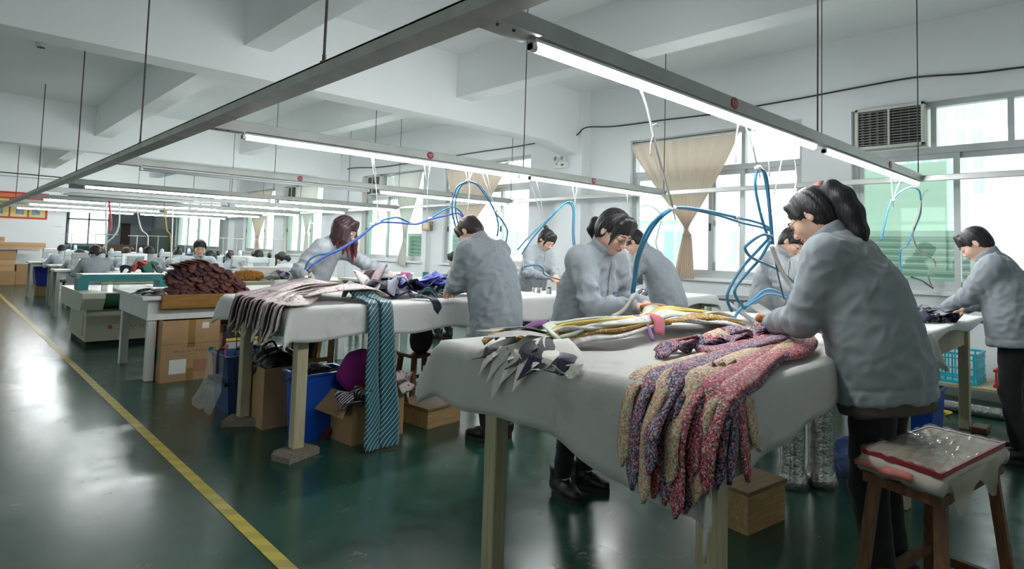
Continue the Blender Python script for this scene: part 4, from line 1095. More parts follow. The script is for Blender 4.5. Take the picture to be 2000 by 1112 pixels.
FL1 = floral('floral_pink_red', [(214, 92, 122), (190, 60, 84), (230, 200, 182), (84, 40, 52), (214, 124, 140), (112, 136, 104), (70, 38, 52), (190, 66, 96)], 250)
FL2 = floral('floral_blue_dark', [(32, 34, 50), (104, 150, 200), (216, 136, 128), (36, 38, 54), (214, 186, 184), (60, 84, 130), (190, 84, 100), (40, 40, 58)], 260)
FL3 = floral('floral_cream_green', [(222, 210, 174), (164, 174, 138), (228, 180, 152), (230, 216, 190), (214, 132, 122), (104, 124, 100), (212, 192, 148), (206, 150, 126)], 240)
FLS = [FL3, FL2, FL3, FL1, FL2, FL1, FL2, FL3, FL1, FL2, FL3, FL2, FL1, FL3]
FLN = {FL1: 'pink and red', FL2: 'blue and dark', FL3: 'cream and green'}
ORD = ['first', 'second', 'third', 'fourth', 'fifth', 'sixth', 'seventh', 'eighth', 'ninth', 'tenth', 'eleventh', 'twelfth', 'thirteenth', 'fourteenth']
zt = .928
hang = [(1214, 912), (1234, 960), (1256, 985), (1276, 975), (1296, 990), (1318, 1015), (1338, 1005), (1358, 985), (1378, 968), (1398, 960), (1306, 950), (1266, 930), (1348, 940)]
for i, (bx, by) in enumerate(hang):
    m = FLS[i % 14]; lay = .006*(i % 3)+(.016 if i > 9 else 0)
    tp = at(bx, by, X=1.425-.018*(i % 3)-(.02 if i > 9 else 0)); yk = tp[1]; jx = RND.uniform(-.01, .01); q_ = (1.25-yk)/.42
    X2 = 2.26+.02*(i % 4); Y2 = 1.17-.21*q_
    P = [(X2+.12, Y2+.01, zt+.03+lay), (X2-.12, Y2-.02+jx, zt+.030+lay+.01*(i % 2)), (1.95, .55*Y2+.45*yk+.015, zt+.026+lay), (1.66, .15*Y2+.85*yk, zt+.020+lay), (1.53, yk, zt+.016+lay), (1.462-.006*(i % 3), yk, zt-.022), (tp[0]+.012, yk, zt-.10), (tp[0]+.004, yk+.003*math.sin(i), (tp[2]+zt-.1)/2), (tp[0], yk, tp[2])]
    Wd = [(.1, 1, .25)]*3+[(.1, .9, .35), (0, .95, .3)]+[(.42, .9, 0)]*4
    strip('floral_tie', P, Wd, [.05, .05, .055, .06, .062, .064, .066, .07, .072], m, '%s floral tie hanging over the front table end, %s' % (FLN[m], (ORD[i]+' from the left') if i < 10 else ('top layer, ' + ['middle', 'left', 'right'][i-10])),
          'tie', 'floral ties on the front table', th=.007, tip=.04)
# ties that turn down over the near side of the table
for i, (m, xe, ztip, xt) in enumerate(((FL2, 1.60, .69, 1.55), (FL3, 1.70, .74, 1.73), (FL1, 1.645, .67, 1.66))):
    P = [(2.40, 1.02-.02*i, zt+.04), (2.15, 1.00, zt+.045), (1.92, .97-.01*i, zt+.04), (xe+.09, .93, zt+.035), (xe+.02, .87, zt+.02), (xe, .822, zt-.03), (xe, .808, zt-.10), (xt, .80, ztip)]
    strip('floral_tie', P, [(0, 1, .3)]*3+[(.6, .8, .1), (.9, .4, 0)]+[(1, .15, 0)]*3, [.05, .055, .06, .065, .07, .075, .078, .08], m, '%s floral tie folded over the near long side of the front table' % FLN[m], 'tie', 'floral ties on the front table', th=.008, tip=.045)
# bands lying along the near edge towards the woman's hands
for i in range(7):
    m = [FL1, FL3, FL1, FL1, FL2, FL1, FL2][i]; y0 = .91+.035*i
    P = [(1.86+.02*i, y0+.03, zt+.01+.004*i), (2.05, y0, zt+.028), (2.22, y0-.012, zt+.03+.01*(i % 2)), (2.40, y0+.015, zt+.034), (2.52, y0+.05, zt+.045), (2.60, y0+.09, zt+.05)]
    strip('floral_tie', P, [(0, 1, .5), (0, 1, .3), (.1, 1, .5), (.2, 1, .3), (.4, 1, .2), (.5, .8, 0)], [.05, .055, .06, .06, .06, .05], m, '%s floral tie along the near edge, %s inwards' % (FLN[m], ORD[i]), 'tie', 'floral ties on the front table', th=.012)
# crumpled loops in the middle of the pile
for i in range(7):
    m = [FL2, FL1, FL2, FL2, FL3, FL2, FL1][i]; c = np.array([1.98+.085*i, 1.20+.035*math.sin(i*1.9), zt])
    a = RND.uniform(-.5, .5)
    d = np.array([math.cos(a), math.sin(a), 0]); h = .05+.03*RND.random()
    P = [c-d*.13+(0, 0, .008), c-d*.07+(0, .015, h*.7), c+(0, -.01, h), c+d*.06+(0, .02, h*.55), c+d*.10+(0, -.015, h*1.1), c+d*.16+(0, 0, h*.5), c+d*.22+(0, 0, .012)]
    strip('floral_tie', P, [(-d[1], d[0], .5*math.sin(j*2.1+i)) for j in range(7)], [.05, .07, .075, .07, .07, .065, .05], m, '%s floral tie crumpled on the pile, %s from the hanging end' % (FLN[m], ORD[i]), 'tie', 'floral ties on the front table', th=.006)

# ---- bundle at the far end corner of the front table: white-lined pointed blades
M_LIN = mat('white_lining', (226, 222, 214), 0.8, var=0.03)
M_GOLD = floral('gold_flowers', [(236, 222, 190), (246, 240, 226), (200, 160, 70)], 120, base=(178, 136, 48), amount=.45)
M_QUILT = floral('white_quilt', [(206, 200, 200), (236, 232, 230), (222, 214, 216)], 60)
M_YEL = mat('yellow_piping', (212, 188, 92), 0.8); M_SAGE = mat('sage_satin', (206, 212, 196), 0.6); M_CHECK = floral('orange_navy_check', [(222, 150, 96), (60, 70, 110), (236, 220, 206), (240, 232, 222)], 45)
M_MAUVE = mat('mauve_wool', (132, 88, 140), 0.8); M_PINKK = striped('pink_knit', (206, 116, 132), (190, 96, 116), .012, .4, 0, .9)
M_DARKT = mat('charcoal_satin', (58, 58, 66), 0.5); M_BLUSH = mat('blush_cotton', (214, 168, 172), 0.85); M_NAVY = mat('navy_satin', (34, 40, 66), 0.45); M_GRAYL = mat('pale_grey_lining', (176, 174, 168), 0.8)
B0 = at(1085, 668, Z=.95); B1 = at(1180, 660, Z=.96); B2 = at(1262, 645, Z=.97); B3 = at(1345, 632, Z=.96); B4 = at(1425, 632, Z=.95)
cols = [M_QUILT, M_GOLD, M_SAGE, M_QUILT, M_CHECK, M_GOLD, M_LIN, M_YEL, M_QUILT, M_CHECK, M_DARKT, M_SAGE]
cn = ['white quilted', 'gold flowered', 'pale sage', 'white quilted', 'orange and navy checked', 'gold flowered', 'plain white', 'yellow edged', 'white quilted', 'orange and navy checked', 'charcoal', 'pale sage']
for i in range(12):
    o = (i-5.5)/5.5; ly = .004+.011*(i % 4); sp = np.array([0, .06*o, 0])
    q = np.array([.02*o, .075*o, 0])
    jt = lambda a_: np.array([RND.uniform(-a_, a_)*.6, RND.uniform(-a_, a_), RND.uniform(0, a_)])
    P = [B0-q*1.1+(-.05, .0, ly-.02), B0+q+(0.03, 0, ly)+jt(.012), B0*.5+B1*.5+q*1.2+(0, -.01, ly+.01)+jt(.018), B1+q*1.15+(0, -.01, ly+.016)+jt(.015), B2+q*.5+(0, 0, ly+.016), B2*.6+B3*.4+q*1.1+(0, 0, ly+.02)+jt(.02), B3+q*1.35+(0, .01, ly)+jt(.028), B3*.4+B4*.6+q*1.3+(0, 0, ly)+jt(.02), B4+q*1.1+(RND.uniform(-.05, .06), 0, ly-.02)]
    strip('bundled_tie', P, [(.2, 1, .55*math.sin(i*1.3+j)) for j in range(9)], [.06, .065, .06, .055, .04, .055, .06, .065, .065], cols[i], '%s tie in the front table bundle, %s from the near side' % (cn[i], ORD[i]), 'tie', 'ties bundled at the end of the front table', th=.010, tip=.03)
strip('knitted_band', [B2+(-.05, -.10, .0), B2+(-.01, -.07, .05), B2+(.03, 0, .065), B2+(.10, .09, .05), B2+(.20, .15, .03)], (1, -.4, .1), .05, M_PINKK, 'pink knitted band tied round the bundle of ties', 'band', th=.006)
strip('mauve_cord', [B2+(-.11, -.11, -.02), B2+(-.08, -.06, .03), B2+(-.06, .0, .062), B2+(-.03, .08, .04), B2+(-.02, .13, -.01)], (1, 0, .2), .022, mat('lilac_cord', (150, 120, 170), .8), 'lilac cord looped round the tie bundle', 'cord', th=.008)
tips = [(934, 735, 0), (921, 702, 1), (975, 752, 0), (930, 646, 1), (959, 783, 0), (1009, 744, 0), (1036, 722, 1), (985, 722, 0), (1000, 766, 0), (944, 660, 0), (950, 748, 0), (1062, 722, 0), (957, 642, 0), (1022, 735, 0), (1078, 712, 0)]
for i, (tx, ty, kd) in enumerate(tips):
    over = ty > 684; m = [M_LIN, M_DARKT, M_LIN, M_GRAYL, M_LIN, M_NAVY][i % 6]; lz = .950+.006*(i % 5)
    bk = at(1100-3*(i % 3), 662+2*(i % 4), Z=.955)
    if over:
        tp = at(tx, ty, X=1.432-.010*(i % 3)); ed = np.array([1.478, tp[1]*.97, .936+.007*(i % 4)])
        mid = np.array([1.60, .5*ed[1]+.5*bk[1]+.02*math.sin(i), lz+.01])
        P = [bk, mid, ed, np.array([1.455, tp[1]*.985, .912]), tp]; wl = np.array([.12*math.sin(i), 1, .0])
        W = [wl, wl+np.array([0, 0, .25*math.sin(i*2.1)]), wl, wl+np.array([.25*math.cos(i*1.9), 0, 0]), wl+np.array([.35*math.cos(i*1.9), 0, 0])]
        w5 = [.04, .055, .066, .072, .076]
    else:
        tp = at(tx, ty, Z=.965+.004*i); mid = (bk+tp)/2+np.array([0, 0, .022]); P = [bk, mid, tp]; wl = np.array([.5, 1, .35*math.sin(i)]); W = [wl]*3; w5 = [.04, .06, .066]
    strip('pointed_tie_end', P, W, w5, m, '%s pointed tie end over the front table corner, %s from the left' % ('white lined' if m is M_LIN else 'dark' if m in (M_DARKT, M_NAVY) else 'grey', ['', 'next '][0]+(ORD+['fifteenth'])[sorted(t[0] for t in tips).index(tx)]), 'tie', 'pointed tie ends at the table corner', th=.002, tip=.10, sm=False)
for i, (px_, py_, m, lb) in enumerate(((1055, 640, M_MAUVE, 'mauve'), (1005, 652, M_DARKT, 'charcoal'), (985, 660, M_GOLD, 'gold flowered'), (1030, 655, M_DARKT, 'dark folded'))):
    c = at(px_, py_, Z=.975)
    strip('tie_end', [c+(-.06, .05, -.02), c+(-.02, .02, .012), c+(.02, -.02, .015), c+(.07, -.05, -.02)], (.7, .7, .4), .05, m, '%s tie end folded on top of the pointed ones' % lb, 'tie', 'tie ends folded on the corner', th=.008)
# blush cloth and wrapped sample at the right of the bundle
strip('folded_cloth', [at(1385, 625, Z=.95), at(1400, 632, Z=.955), at(1418, 640, Z=.945), at(1436, 648, Z=.932)], (1, .2, .1), .13, M_BLUSH, 'blush pink folded cloth at the end of the tie bundle', 'cloth', th=.007)

# ================================================================== cloth on the second table
ZT2 = .918
FLP = floral('pale_red_blossom', [(196, 70, 92), (214, 120, 130), (170, 90, 100)], 60, base=(222, 212, 208), amount=.22)
FLM = floral('mauve_small_print', [(140, 116, 124), (110, 100, 116), (206, 190, 192)], 150, base=(186, 168, 170), amount=.35)
M_GRAY = mat('grey_lilac_satin', (160, 162, 176), 0.45, sheen=.3, var=.08, vscale=20); M_BLKT = mat('black_satin', (30, 31, 36), 0.45); M_NAVY = mat('navy_satin', (34, 40, 66), 0.45)
M_BLUES = striped('royal_blue_stripe', (46, 58, 168), (176, 186, 226), .030, .10, .9, .4); M_NAVYS = striped('navy_white_stripe', (34, 38, 58), (176, 182, 196), .030, .10, .9, .5)
M_TEAL = striped('teal_white_stripe', (20, 86, 98), (206, 226, 224), .034, .13, 1.05, .35); M_TEALD = striped('dark_teal_stripe', (22, 62, 72), (150, 190, 190), .034, .12, 1.05, .4)
pc = np.array([2.02, 4.22, ZT2])
for i in range(17):
    f = i/16; m = FLM if i < 9 else FLP; yk = 4.42-.80*f
    tp = np.array([1.462-.012*(i % 3), yk-.03*math.sin(i*2.3), .655+.05*abs(f-.25)+.09*RND.random()])
    h = .10*math.sin(PI*min(1, .25+f*.6))
    P = [pc+(.10+.06*math.cos(i), -.32*(f-.5), .06), pc+(-.06, -.36*(f-.5), .075+.5*h), ((pc[0]+1.5)/2, (pc[1]-.36*(f-.5)+yk)/2, ZT2+.035+.3*h), (1.60, yk, ZT2+.022+.006*(i % 3)), (1.515, yk, ZT2+.012), (1.488, yk, ZT2-.05), (1.474, yk, ZT2-.13), tp]
    strip('printed_cloth_strip', P, [(.2, 1, .25)]*4+[(.45+.25*math.sin(i*1.7), 1, .1)]*4, [.06, .10, .12, .125, .13, .125, .12, .11], m, '%s strip draped over the second table end, %s' % ('mauve printed' if i < 9 else 'red blossomed', ('%s from the rear' % ORD[i]) if i < 14 else ('%s from the near corner' % ['third', 'second', 'first'][i-14])),
          'cloth strip', 'printed strips on the second table', th=.004, tip=.03)
for i in range(7):
    f = i/6; P = [(1.64+.05*f, 4.28-.55*f, ZT2+.05), (1.82, 4.25-.50*f, ZT2+.085+.02*math.sin(i)), (2.02, 4.20-.42*f, ZT2+.10), (2.20, 4.16-.36*f, ZT2+.085), (2.32, 4.12-.3*f, ZT2+.03)]
    strip('printed_cloth_strip', P, [(.1, 1, .3*math.sin(i+j)) for j in range(5)], [.09, .11, .12, .11, .08], FLP if i > 1 else FLM, 'blossom strip on top of the draped pile, %s towards the front' % ORD[i], 'cloth strip', 'printed strips on the second table', th=.006)
def crumple(name, c, L, w, m, label, cat, group, ang=0.0, h=.06, n=7, seed=0, th=.005, vert=False):
    r = random.Random(seed); c = np.array(c, float); d = np.array([math.cos(ang), math.sin(ang), 0]); s_ = np.array([-d[1], d[0], 0]); P = []; W = []
    for j in range(n):
        t = j/(n-1)-.5; zz = .012+(h*(.35+.65*r.random()) if 0 < j < n-1 else 0)
        P.append(c+d*L*t+s_*.05*math.sin(j*1.7+seed)+np.array([0, 0, zz])); W.append(s_+np.array([0, 0, (r.random()-.5)*1.6])+d*.3*math.sin(j+seed))
    return strip(name, P, W, [w*(.6+.4*math.sin(PI*(j+.6)/n)) for j in range(n)], m, label, cat, group, th=th)
for i, (x, y, z, m, a, lab) in enumerate(((2.28, 4.06, .0, M_GRAY, .4, 'grey lilac satin strip at the near foot of the crumpled heap'), (2.34, 3.98, .03, M_GRAY, 1.9, 'grey lilac satin strip standing up at the front of the crumpled heap'),
        (2.42, 4.10, .03, M_BLKT, 1.1, 'black satin strip inside the crumpled grey heap'), (2.46, 4.0, .0, M_GRAY, -.6, 'grey lilac satin strip lying right of the crumpled heap'), (2.36, 4.18, .07, FLP, .9, 'pale blossom strip twisted on top of the grey heap'),
        (2.50, 4.08, .06, M_GRAY, 2.4, 'pale grey satin strip curling over the black one'), (2.30, 3.92, .0, M_GRAY, .1, 'grey satin strip touching the table edge'), (2.44, 4.22, .10, FLM, 1.4, 'mauve strip peaking out of the grey heap'), (2.55, 4.0, .02, M_BLKT, -.2, 'black satin strip between heap and teal tie'))):
    crumple('satin_strip', (x, y, ZT2+z), .34, .11, m, lab, 'cloth strip', 'crumpled satin strips', a, .10, 8, i+1)
for i, (x, y, z, m, a, lab, L) in enumerate(((2.78, 3.98, .01, M_BLUES, -.1, 'royal blue striped tie nearest the table edge', .62), (2.88, 4.06, .03, M_BLUES, .12, 'royal blue striped tie lying over the first blue one', .6), (2.98, 3.98, .05, M_BLUES, -.25, 'royal blue striped tie ending beside the bent worker', .5), (2.74, 4.12, .02, M_BLUES, .3, 'royal blue striped tie farther from the edge', .55),
        (2.66, 3.92, .0, M_NAVY, .0, 'plain navy tie lying flat before the blue ties', .5), (2.92, 3.90, .0, M_TEALD, .05, 'dark teal striped tie under the blue ties', .5), (3.06, 3.93, .03, M_TEALD, .6, 'dark teal striped tie by the worker sleeve', .34), (2.62, 4.02, .03, M_BLKT, -.5, 'black tie curling beside the teal tie top', .3),
        (2.98, 4.08, .08, M_NAVY, .9, 'navy tie standing up behind the blue ties', .3), (2.78, 3.86, .0, M_TEAL, .0, 'light teal tie end under the blue ties', .3))):
    crumple('striped_tie', (x, y, ZT2+z), L, .17 if m is M_BLUES else .12, m, lab, 'tie', 'dark and blue ties on the second table', a, .09 if m is M_BLUES else .05, 8, i+31)
strip('hanging_navy_end', [(2.50, 3.80, ZT2+.04), (2.55, 3.66, ZT2+.03), (2.57, 3.59, ZT2+.012), (2.58, 3.555, ZT2-.03), (2.585, 3.55, ZT2-.09)], (1, 0, 0), .07, M_NAVY, 'short navy tie end hanging just right of the long teal tie', 'tie', th=.004, tip=.04)
for nm, x0, xb, m, lb in (('striped_tie', 2.07, 2.085, M_TEAL, 'long teal striped tie hanging to the floor, left blade'), ('striped_tie', 2.165, 2.20, M_TEAL, 'long teal striped tie hanging to the floor, right blade')):
    P = [(x0-.02, 3.98, ZT2+.11), (x0-.015, 3.85, ZT2+.09), (x0-.01, 3.70, ZT2+.035), (x0, 3.585, ZT2+.016), (x0, 3.545, ZT2-.04), (x0+.0, 3.532, .70), (xb-.02, 3.525, .45), (xb-.01, 3.50, .20), (xb-.03, 3.47, .06), (xb-.03, 3.455, .012)]
    strip(nm, P, [(1, .1, 0)]*3+[(1, .15, 0)]*2+[(1, .25 if x0 < 2.1 else -.2, 0)]*5, [.08, .09, .10, .105, .105, .105, .12, .145, .15, .13], m, lb, 'tie', 'long teal ties', th=.006)
mg = MB().box(1.60, 1.80, 4.50, 4.66, .919, .945, .01).build('folded_cloth', mat('magenta_cotton', (200, 20, 116), .8)); tag(mg, 'small folded magenta cloth on the far corner of the second table', 'cloth')
sb = thing('spray_bottle', 'pink spray bottle standing behind the blue ties', 'bottle', (2.86, 4.38, ZT2))
MB().lathe((2.86, 4.38, ZT2), [(.001, 0), (.036, .002), (.038, .06), (.034, .085), (.014, .11), (.014, .125)], 14).build('bottle_body', mat('pink_plastic', (226, 96, 166), .3, alpha=None), sb, True)
MB().lathe((2.86, 4.38, ZT2+.125), [(.017, 0), (.017, .02)], 12).box(2.80, 2.885, 4.365, 4.395, ZT2+.145, ZT2+.170, .005).box(2.815, 2.825, 4.372, 4.388, ZT2+.095, ZT2+.146).build('trigger_head', mat('pink_trigger', (236, 130, 180), .35), sb)
crumple('tan_cloth', (3.15, 4.45, ZT2), .5, .10, mat('tan_pink_cloth', (206, 140, 118), .8), 'tan pink cloth band lying behind the blue ties', 'cloth', None, .1, .02, 6, 71)

# ================================================================== brown pile on the white table
M_BR1 = mat('maroon_brown_cloth', (98, 58, 54), 0.9, var=.12, vscale=60); M_BR2 = mat('chestnut_brown_cloth', (112, 70, 60), 0.9, var=.12, vscale=60); M_BR3 = mat('plum_brown_cloth', (70, 42, 50), 0.85, var=.12, vscale=60)
leaf = []
for m in (M_BR1, M_BR2, M_BR3):
    P = [(-.10, 0, 0), (-.05, 0, .010), (0, 0, .016), (.05, 0, .012), (.09, 0, .0), (.102, 0, -.012)]
    o = strip('folded_tie_piece', P, (0, 1, 0), [.05, .075, .082, .078, .06, .03], m, 'x', 'x', None, th=.0048, k=2); leaf.append(o)
cnt = 0; ZT3 = .782
def put_leaf(k, p, rz, ry, label, group):
    global cnt
    src = leaf[k]; o = src if not src.get('used') else src.copy()
    if o is not src: COL.objects.link(o)
    o['used'] = 1; o.location = p; o.rotation_euler = (RND.uniform(-.3, .3), ry, rz); tag(o, label, 'tie piece', group); cnt += 1
for L in range(11):
    n = [17, 17, 17, 16, 16, 15, 14, 12, 10, 8, 6][L]; z = ZT3+.016+.0245*L; w = [.62, .63, .62, .61, .59, .56, .52, .45, .36, .28, .18][L]; xc = 1.99-.009*L
    for row in range(2):
        for i in range(n):
            t = i/(n-1)-.5; x = xc+t*w; y = 6.55+.012*L+.13*row+RND.uniform(-.02, .02)
            if row == 1 and L < 9 and i % 2: continue
            k = 2 if (L in (6, 7, 8) and t < 0) or RND.random() < .12 else (0 if RND.random() < .55 else 1)
            put_leaf(k, (x+RND.uniform(-.012, .012), y, z+RND.uniform(-.008, .008)), RND.uniform(-2.0, -1.1), RND.uniform(.1, .45), '%s piece in the %s layer of the brown pile, %s' % (['maroon brown', 'chestnut brown', 'plum brown'][k], ['bottom', 'second', 'third', 'fourth', 'fifth', 'sixth', 'seventh', 'eighth', 'ninth', 'tenth', 'top'][L], ['left part', 'middle', 'right part'][0 if t < -.17 else 1 if t < .17 else 2] + ['', ' rear row'][row]), 'brown tie pieces in the pile')
for i in range(5):
    for j in range(3):
        put_leaf(1, (1.72+.05*i, 6.60+.05*j, ZT3+.24+.012*i), RND.uniform(-.4, .1)+.8, .3, 'squarish chestnut piece on the left shoulder of the brown pile', 'brown tie pieces in the pile')
for o in leaf: del o['used']
for o in bpy.data.objects:
    if o.get('used'): del o['used']
for i in range(8):
    crumple('dark_tie', (1.46+.055*(i % 4), 6.50+.13*(i//4)+.06*(i % 2), ZT3), .24, .06, [M_NAVYS, M_BLKT, mat('plum_stripe', (92, 62, 72), .7), M_NAVY][i % 4], '%s tie lying left of the brown pile, %s' % (['navy striped', 'black', 'plum', 'navy'][i % 4], ['front row', 'rear row'][i//4]), 'tie', 'dark ties beside the brown pile', .4*(i % 3)-.3, .03, 6, i+90)
crumple('white_offcut', (3.0, 6.95, ZT3), .5, .2, M_LIN, 'white offcut lying behind the brown pile', 'cloth', None, .2, .05, 6, 5)

# ================================================================== below the tables
def glyphs(name, n, h, p, ux, m, parent, seed):
    """a row of small square brush-like marks, as print too small to read"""
    r = random.Random(seed); b = MB(); p = np.array(p, float); ux = np.array(ux, float); nn = np.cross(ux, (0, 0, 1))*.0008
    for i in range(n):
        o = p+ux*h*1.08*i
        for k in range(4):
            if r.random() < .55: a0, a1 = sorted((r.random()*.8, r.random()*.8+.1)); c0 = r.random()*.85; q = (a0, max(a1, a0+.3), c0, c0+.13)
            else: a0 = r.random()*.8; c0 = r.random()*.4; q = (a0, a0+.13, c0, c0+.5)
            V = [o+ux*h*q[0]+nn+(0, 0, h*q[2]), o+ux*h*q[1]+nn+(0, 0, h*q[2]), o+ux*h*q[1]+nn+(0, 0, h*q[3]), o+ux*h*q[0]+nn+(0, 0, h*q[3])]; b.add(V, [(0, 1, 2, 3)])
    o = b.build(name, m, parent); o['kind'] = 'stuff'; return o
def carton(label, x0, x1, y0, y1, h, m=None, flaps=True, rot=0.0, open_top=True, tape=True, group=None):
    c = thing('cardboard_box', label, 'box', ((x0+x1)/2, (y0+y1)/2, 0), group); m = m or CARD; t = .006
    MB().box(x0, x1, y0, y1, 0, .006).build('bottom', m, c)
    for q in ((x0, x1, y0, y0+t), (x0, x1, y1-t, y1), (x0, x0+t, y0+t, y1-t), (x1-t, x1, y0+t, y1-t)): box('side', *q, .006, h, m, c)
    if not open_top: box('lid', x0, x1, y0, y1, h, h+.006, m, c)
    if tape: box('tape', (x0+x1)/2-.03, (x0+x1)/2+.03, y0-.0015, y0, h*.55, h, TAPE, c); box('tape', (x0+x1)/2-.03, (x0+x1)/2+.03, y0-.0015, y0, 0, h*.2, TAPE, c)
    c.rotation_euler = (0, 0, rot); return c
cA = carton('large taped cardboard box with a white paper label under the white table', 1.53, 2.02, 6.30, 6.72, .56)
box('paper_label', 1.60, 1.74, 6.2975, 6.2995, .07, .20, mat('white_paper', (232, 230, 224), .7), cA)
box('fold_line', 1.535, 2.015, 6.2985, 6.2999, .338, .344, CARD2, cA)
box('printed_panel', 1.80, 1.93, 6.2975, 6.2995, .08, .19, mat('faint_red_print', (170, 118, 92), .8), cA)
glyphs('printing', 13, .026, (1.64, 6.2985, .262), (1, 0, 0), mat('grey_print', (112, 98, 86), .8), cA, 1); glyphs('printing', 16, .013, (1.66, 6.2985, .305), (1, 0, 0), mat('grey_print', (112, 98, 86), .8), cA, 2); glyphs('printing', 12, .012, (1.68, 6.2985, .232), (1, 0, 0), mat('grey_print', (112, 98, 86), .8), cA, 3)
box('printed_mark', 1.93, 1.97, 6.2970, 6.2990, .258, .292, mat('green_print', (44, 110, 92), .7), cA)
box('side_print', 1.5275, 1.5295, 6.42, 6.50, .16, .30, mat('teal_print', (62, 120, 124), .7), cA)
box('label_scrap', 1.86, 1.92, 6.2965, 6.2990, .475, .53, M_LIN, cA)
cB2 = carton('brown cardboard box with a black 40 panel behind the large taped box', 2.12, 2.62, 6.75, 7.15, .44, CARD2)
bp_ = box('black_panel', 2.20, 2.56, 6.735, 6.7485, .14, .43, mat('black_print', (26, 26, 30), .5), cB2)
put_text('printed_number', '40', .13, (2.34, 6.7325, .37), (1, 0, 0), (0, 0, 1), mat('yellow_print', (226, 190, 60), .6), bp_)
for k in range(3):
    box('yellow_field', 2.225+.11*k, 2.325+.11*k, 6.7325, 6.7345, .265, .295, mat('yellow_print', (226, 190, 60), .6), bp_); box('pale_field', 2.225+.11*k, 2.325+.11*k, 6.7325, 6.7345, .18, .255, mat('pale_print', (186, 196, 204), .6), bp_)
def bin_(name, label, cx, cy, w, d, h, m, taper=.84, rot=0, rim=.018, group='plastic bins'):
    r = thing(name, label, 'bin', (cx, cy, 0), group); t = .006; b = MB(); V = []
    def ring(k, z, e=0): return [(cx-w/2*k-e, cy-d/2*k-e, z), (cx+w/2*k+e, cy-d/2*k-e, z), (cx+w/2*k+e, cy+d/2*k+e, z), (cx-w/2*k-e, cy+d/2*k+e, z)]
    rings = [ring(taper, 0), ring(1, h), ring(1, h, rim), ring(1, h+.012, rim), ring(1, h+.012, -t), ring(taper, .008, -t)]
    V = [p for q in rings for p in q]; F = [(3, 2, 1, 0)]
    for k in range(5):
        for i in range(4): j = (i+1) % 4; F.append((k*4+i, k*4+j, k*4+4+j, k*4+4+i))
    F.append((20, 21, 22, 23)); b.add(V, F); b.build('bin_body', m, r)
    r.rotation_euler = (0, 0, rot); return r
M_BBIN = mat('blue_plastic', (26, 84, 190), .35); M_BBIN2 = mat('dull_blue_plastic', (58, 88, 140), .4)
b1 = bin_('plastic_bin', 'bright blue plastic bin under the second table', 1.94, 4.02, .34, .27, .43, M_BBIN)
for i in range(4): crumple('dark_cloth', (1.88+.05*(i % 3), 3.98+.03*i, .36), .26, .10, [M_NAVY, M_BLKT, M_NAVYS, M_BLKT][i], 'dark cloth scrap in the bright blue bin, %s' % ['navy', 'black front', 'striped', 'black rear'][i], 'cloth', 'scraps in the bright blue bin', i*1.1, .08, 6, i+200)
b2 = bin_('plastic_bin', 'dull blue bin with a clear bag over its side by the aisle', 1.86, 5.06, .46, .36, .42, M_BBIN2)
M_BAG = mat('clear_plastic_film', (226, 230, 232), .15, alpha=.26)
def drapebag(name, label, P0, P1, h, out, m, seed):
    P0 = np.array(P0, float); P1 = np.array(P1, float); V = []; nu, nv = 14, 12; o = np.array(out, float)
    for i in range(nu):
        for j in range(nv):
            u = i/(nu-1); v = j/(nv-1); p = P0+(P1-P0)*(u*(1+.25*v)-.125*v)-np.array([0, 0, h*v])+o*(.012+.05*v*v+.05*max(0, v-.62)*3+.012*math.sin(u*19+v*3+seed))
            p[2] += .02*math.sin(u*9+seed)*v; V.append(p)
    ob = mesh(name, V, grid_faces(nu, nv), m, None, True); return tag(ob, label, 'bag')
drapebag('plastic_bag', 'clear plastic bag hanging over the dull blue bin', (1.62, 5.23, .44), (1.62, 4.87, .44), .40, (-1, 0, 0), M_BAG, 1)
tag(MB().box(1.612, 1.64, 4.86, 5.25, .215, .24).build('strap', M_BLACK), 'black strap round the bagged bin', 'strap')
for i, (x, y, m, lb) in enumerate(((1.68, 5.06, mat('terracotta_knit', (150, 84, 74), .9), 'terracotta'), (1.78, 4.98, M_NAVYS, 'navy patterned'), (1.90, 5.0, mat('olive_knit', (84, 92, 74), .9), 'olive'), (1.98, 5.02, FL3, 'flowered'), (2.03, 5.1, mat('terracotta_knit', (150, 84, 74), .9), 'second terracotta'))):
    strip('knitted_tie', [(x+.03, y+.12, .34), (x+.01, y+.08, .46), (x-.02, y, .475), (x-.08, y-.06, .45), (x-.085 if i else 1.585, y-.10, .30 if not i else .20)], (.5, .8, 0), .06, m, '%s tie hanging out of the bagged bin' % lb, 'tie', 'ties in the bagged bin', th=.006)
c3 = carton('narrow open cardboard box holding a black bag', 1.70, 2.02, 4.34, 4.72, .42, CARD, tape=False)
# black bag
def blob(name, label, cat, c, r, m, seed, amp=.18, freq=6, flat=True, group=None, vox=.014):
    c = np.array(c, float); r = np.array(r, float); Q = Field(c-r*1.4, c+r*1.4, vox); Q.ell(c, r, None, .01)
    V, F = Q.net(); N = vnormals(V, F); V = V+N*(amp*r.min()*(1-2*np.abs(noise3(V, freq/r.min()/3, seed))))[:, None]
    if flat: V[:, 2] = np.maximum(V[:, 2], c[2]-r[2]*.86)
    o = mesh(name, V, F, m, None, True); return tag(o, label, cat, group)
blob('black_bag', 'shiny black plastic bag in the narrow box', 'bag', (1.86, 4.54, .40), (.15, .17, .12), mat('black_polythene', (24, 24, 26), .25), 3, .2, 5)
tag(MB().tube(smooth_path([(1.78, 4.5, .48), (1.75, 4.5, .55), (1.82, 4.52, .58), (1.86, 4.52, .50)], 6), .009, 6).build('bag_handle', mat('black_polythene', (24, 24, 26), .25), None, True), 'black looped handle of the bag in the narrow box', 'handle')
cB = carton('open cardboard box with purple cloth under the second table', 1.99, 2.40, 3.66, 4.02, .33, CARD, rot=.08)
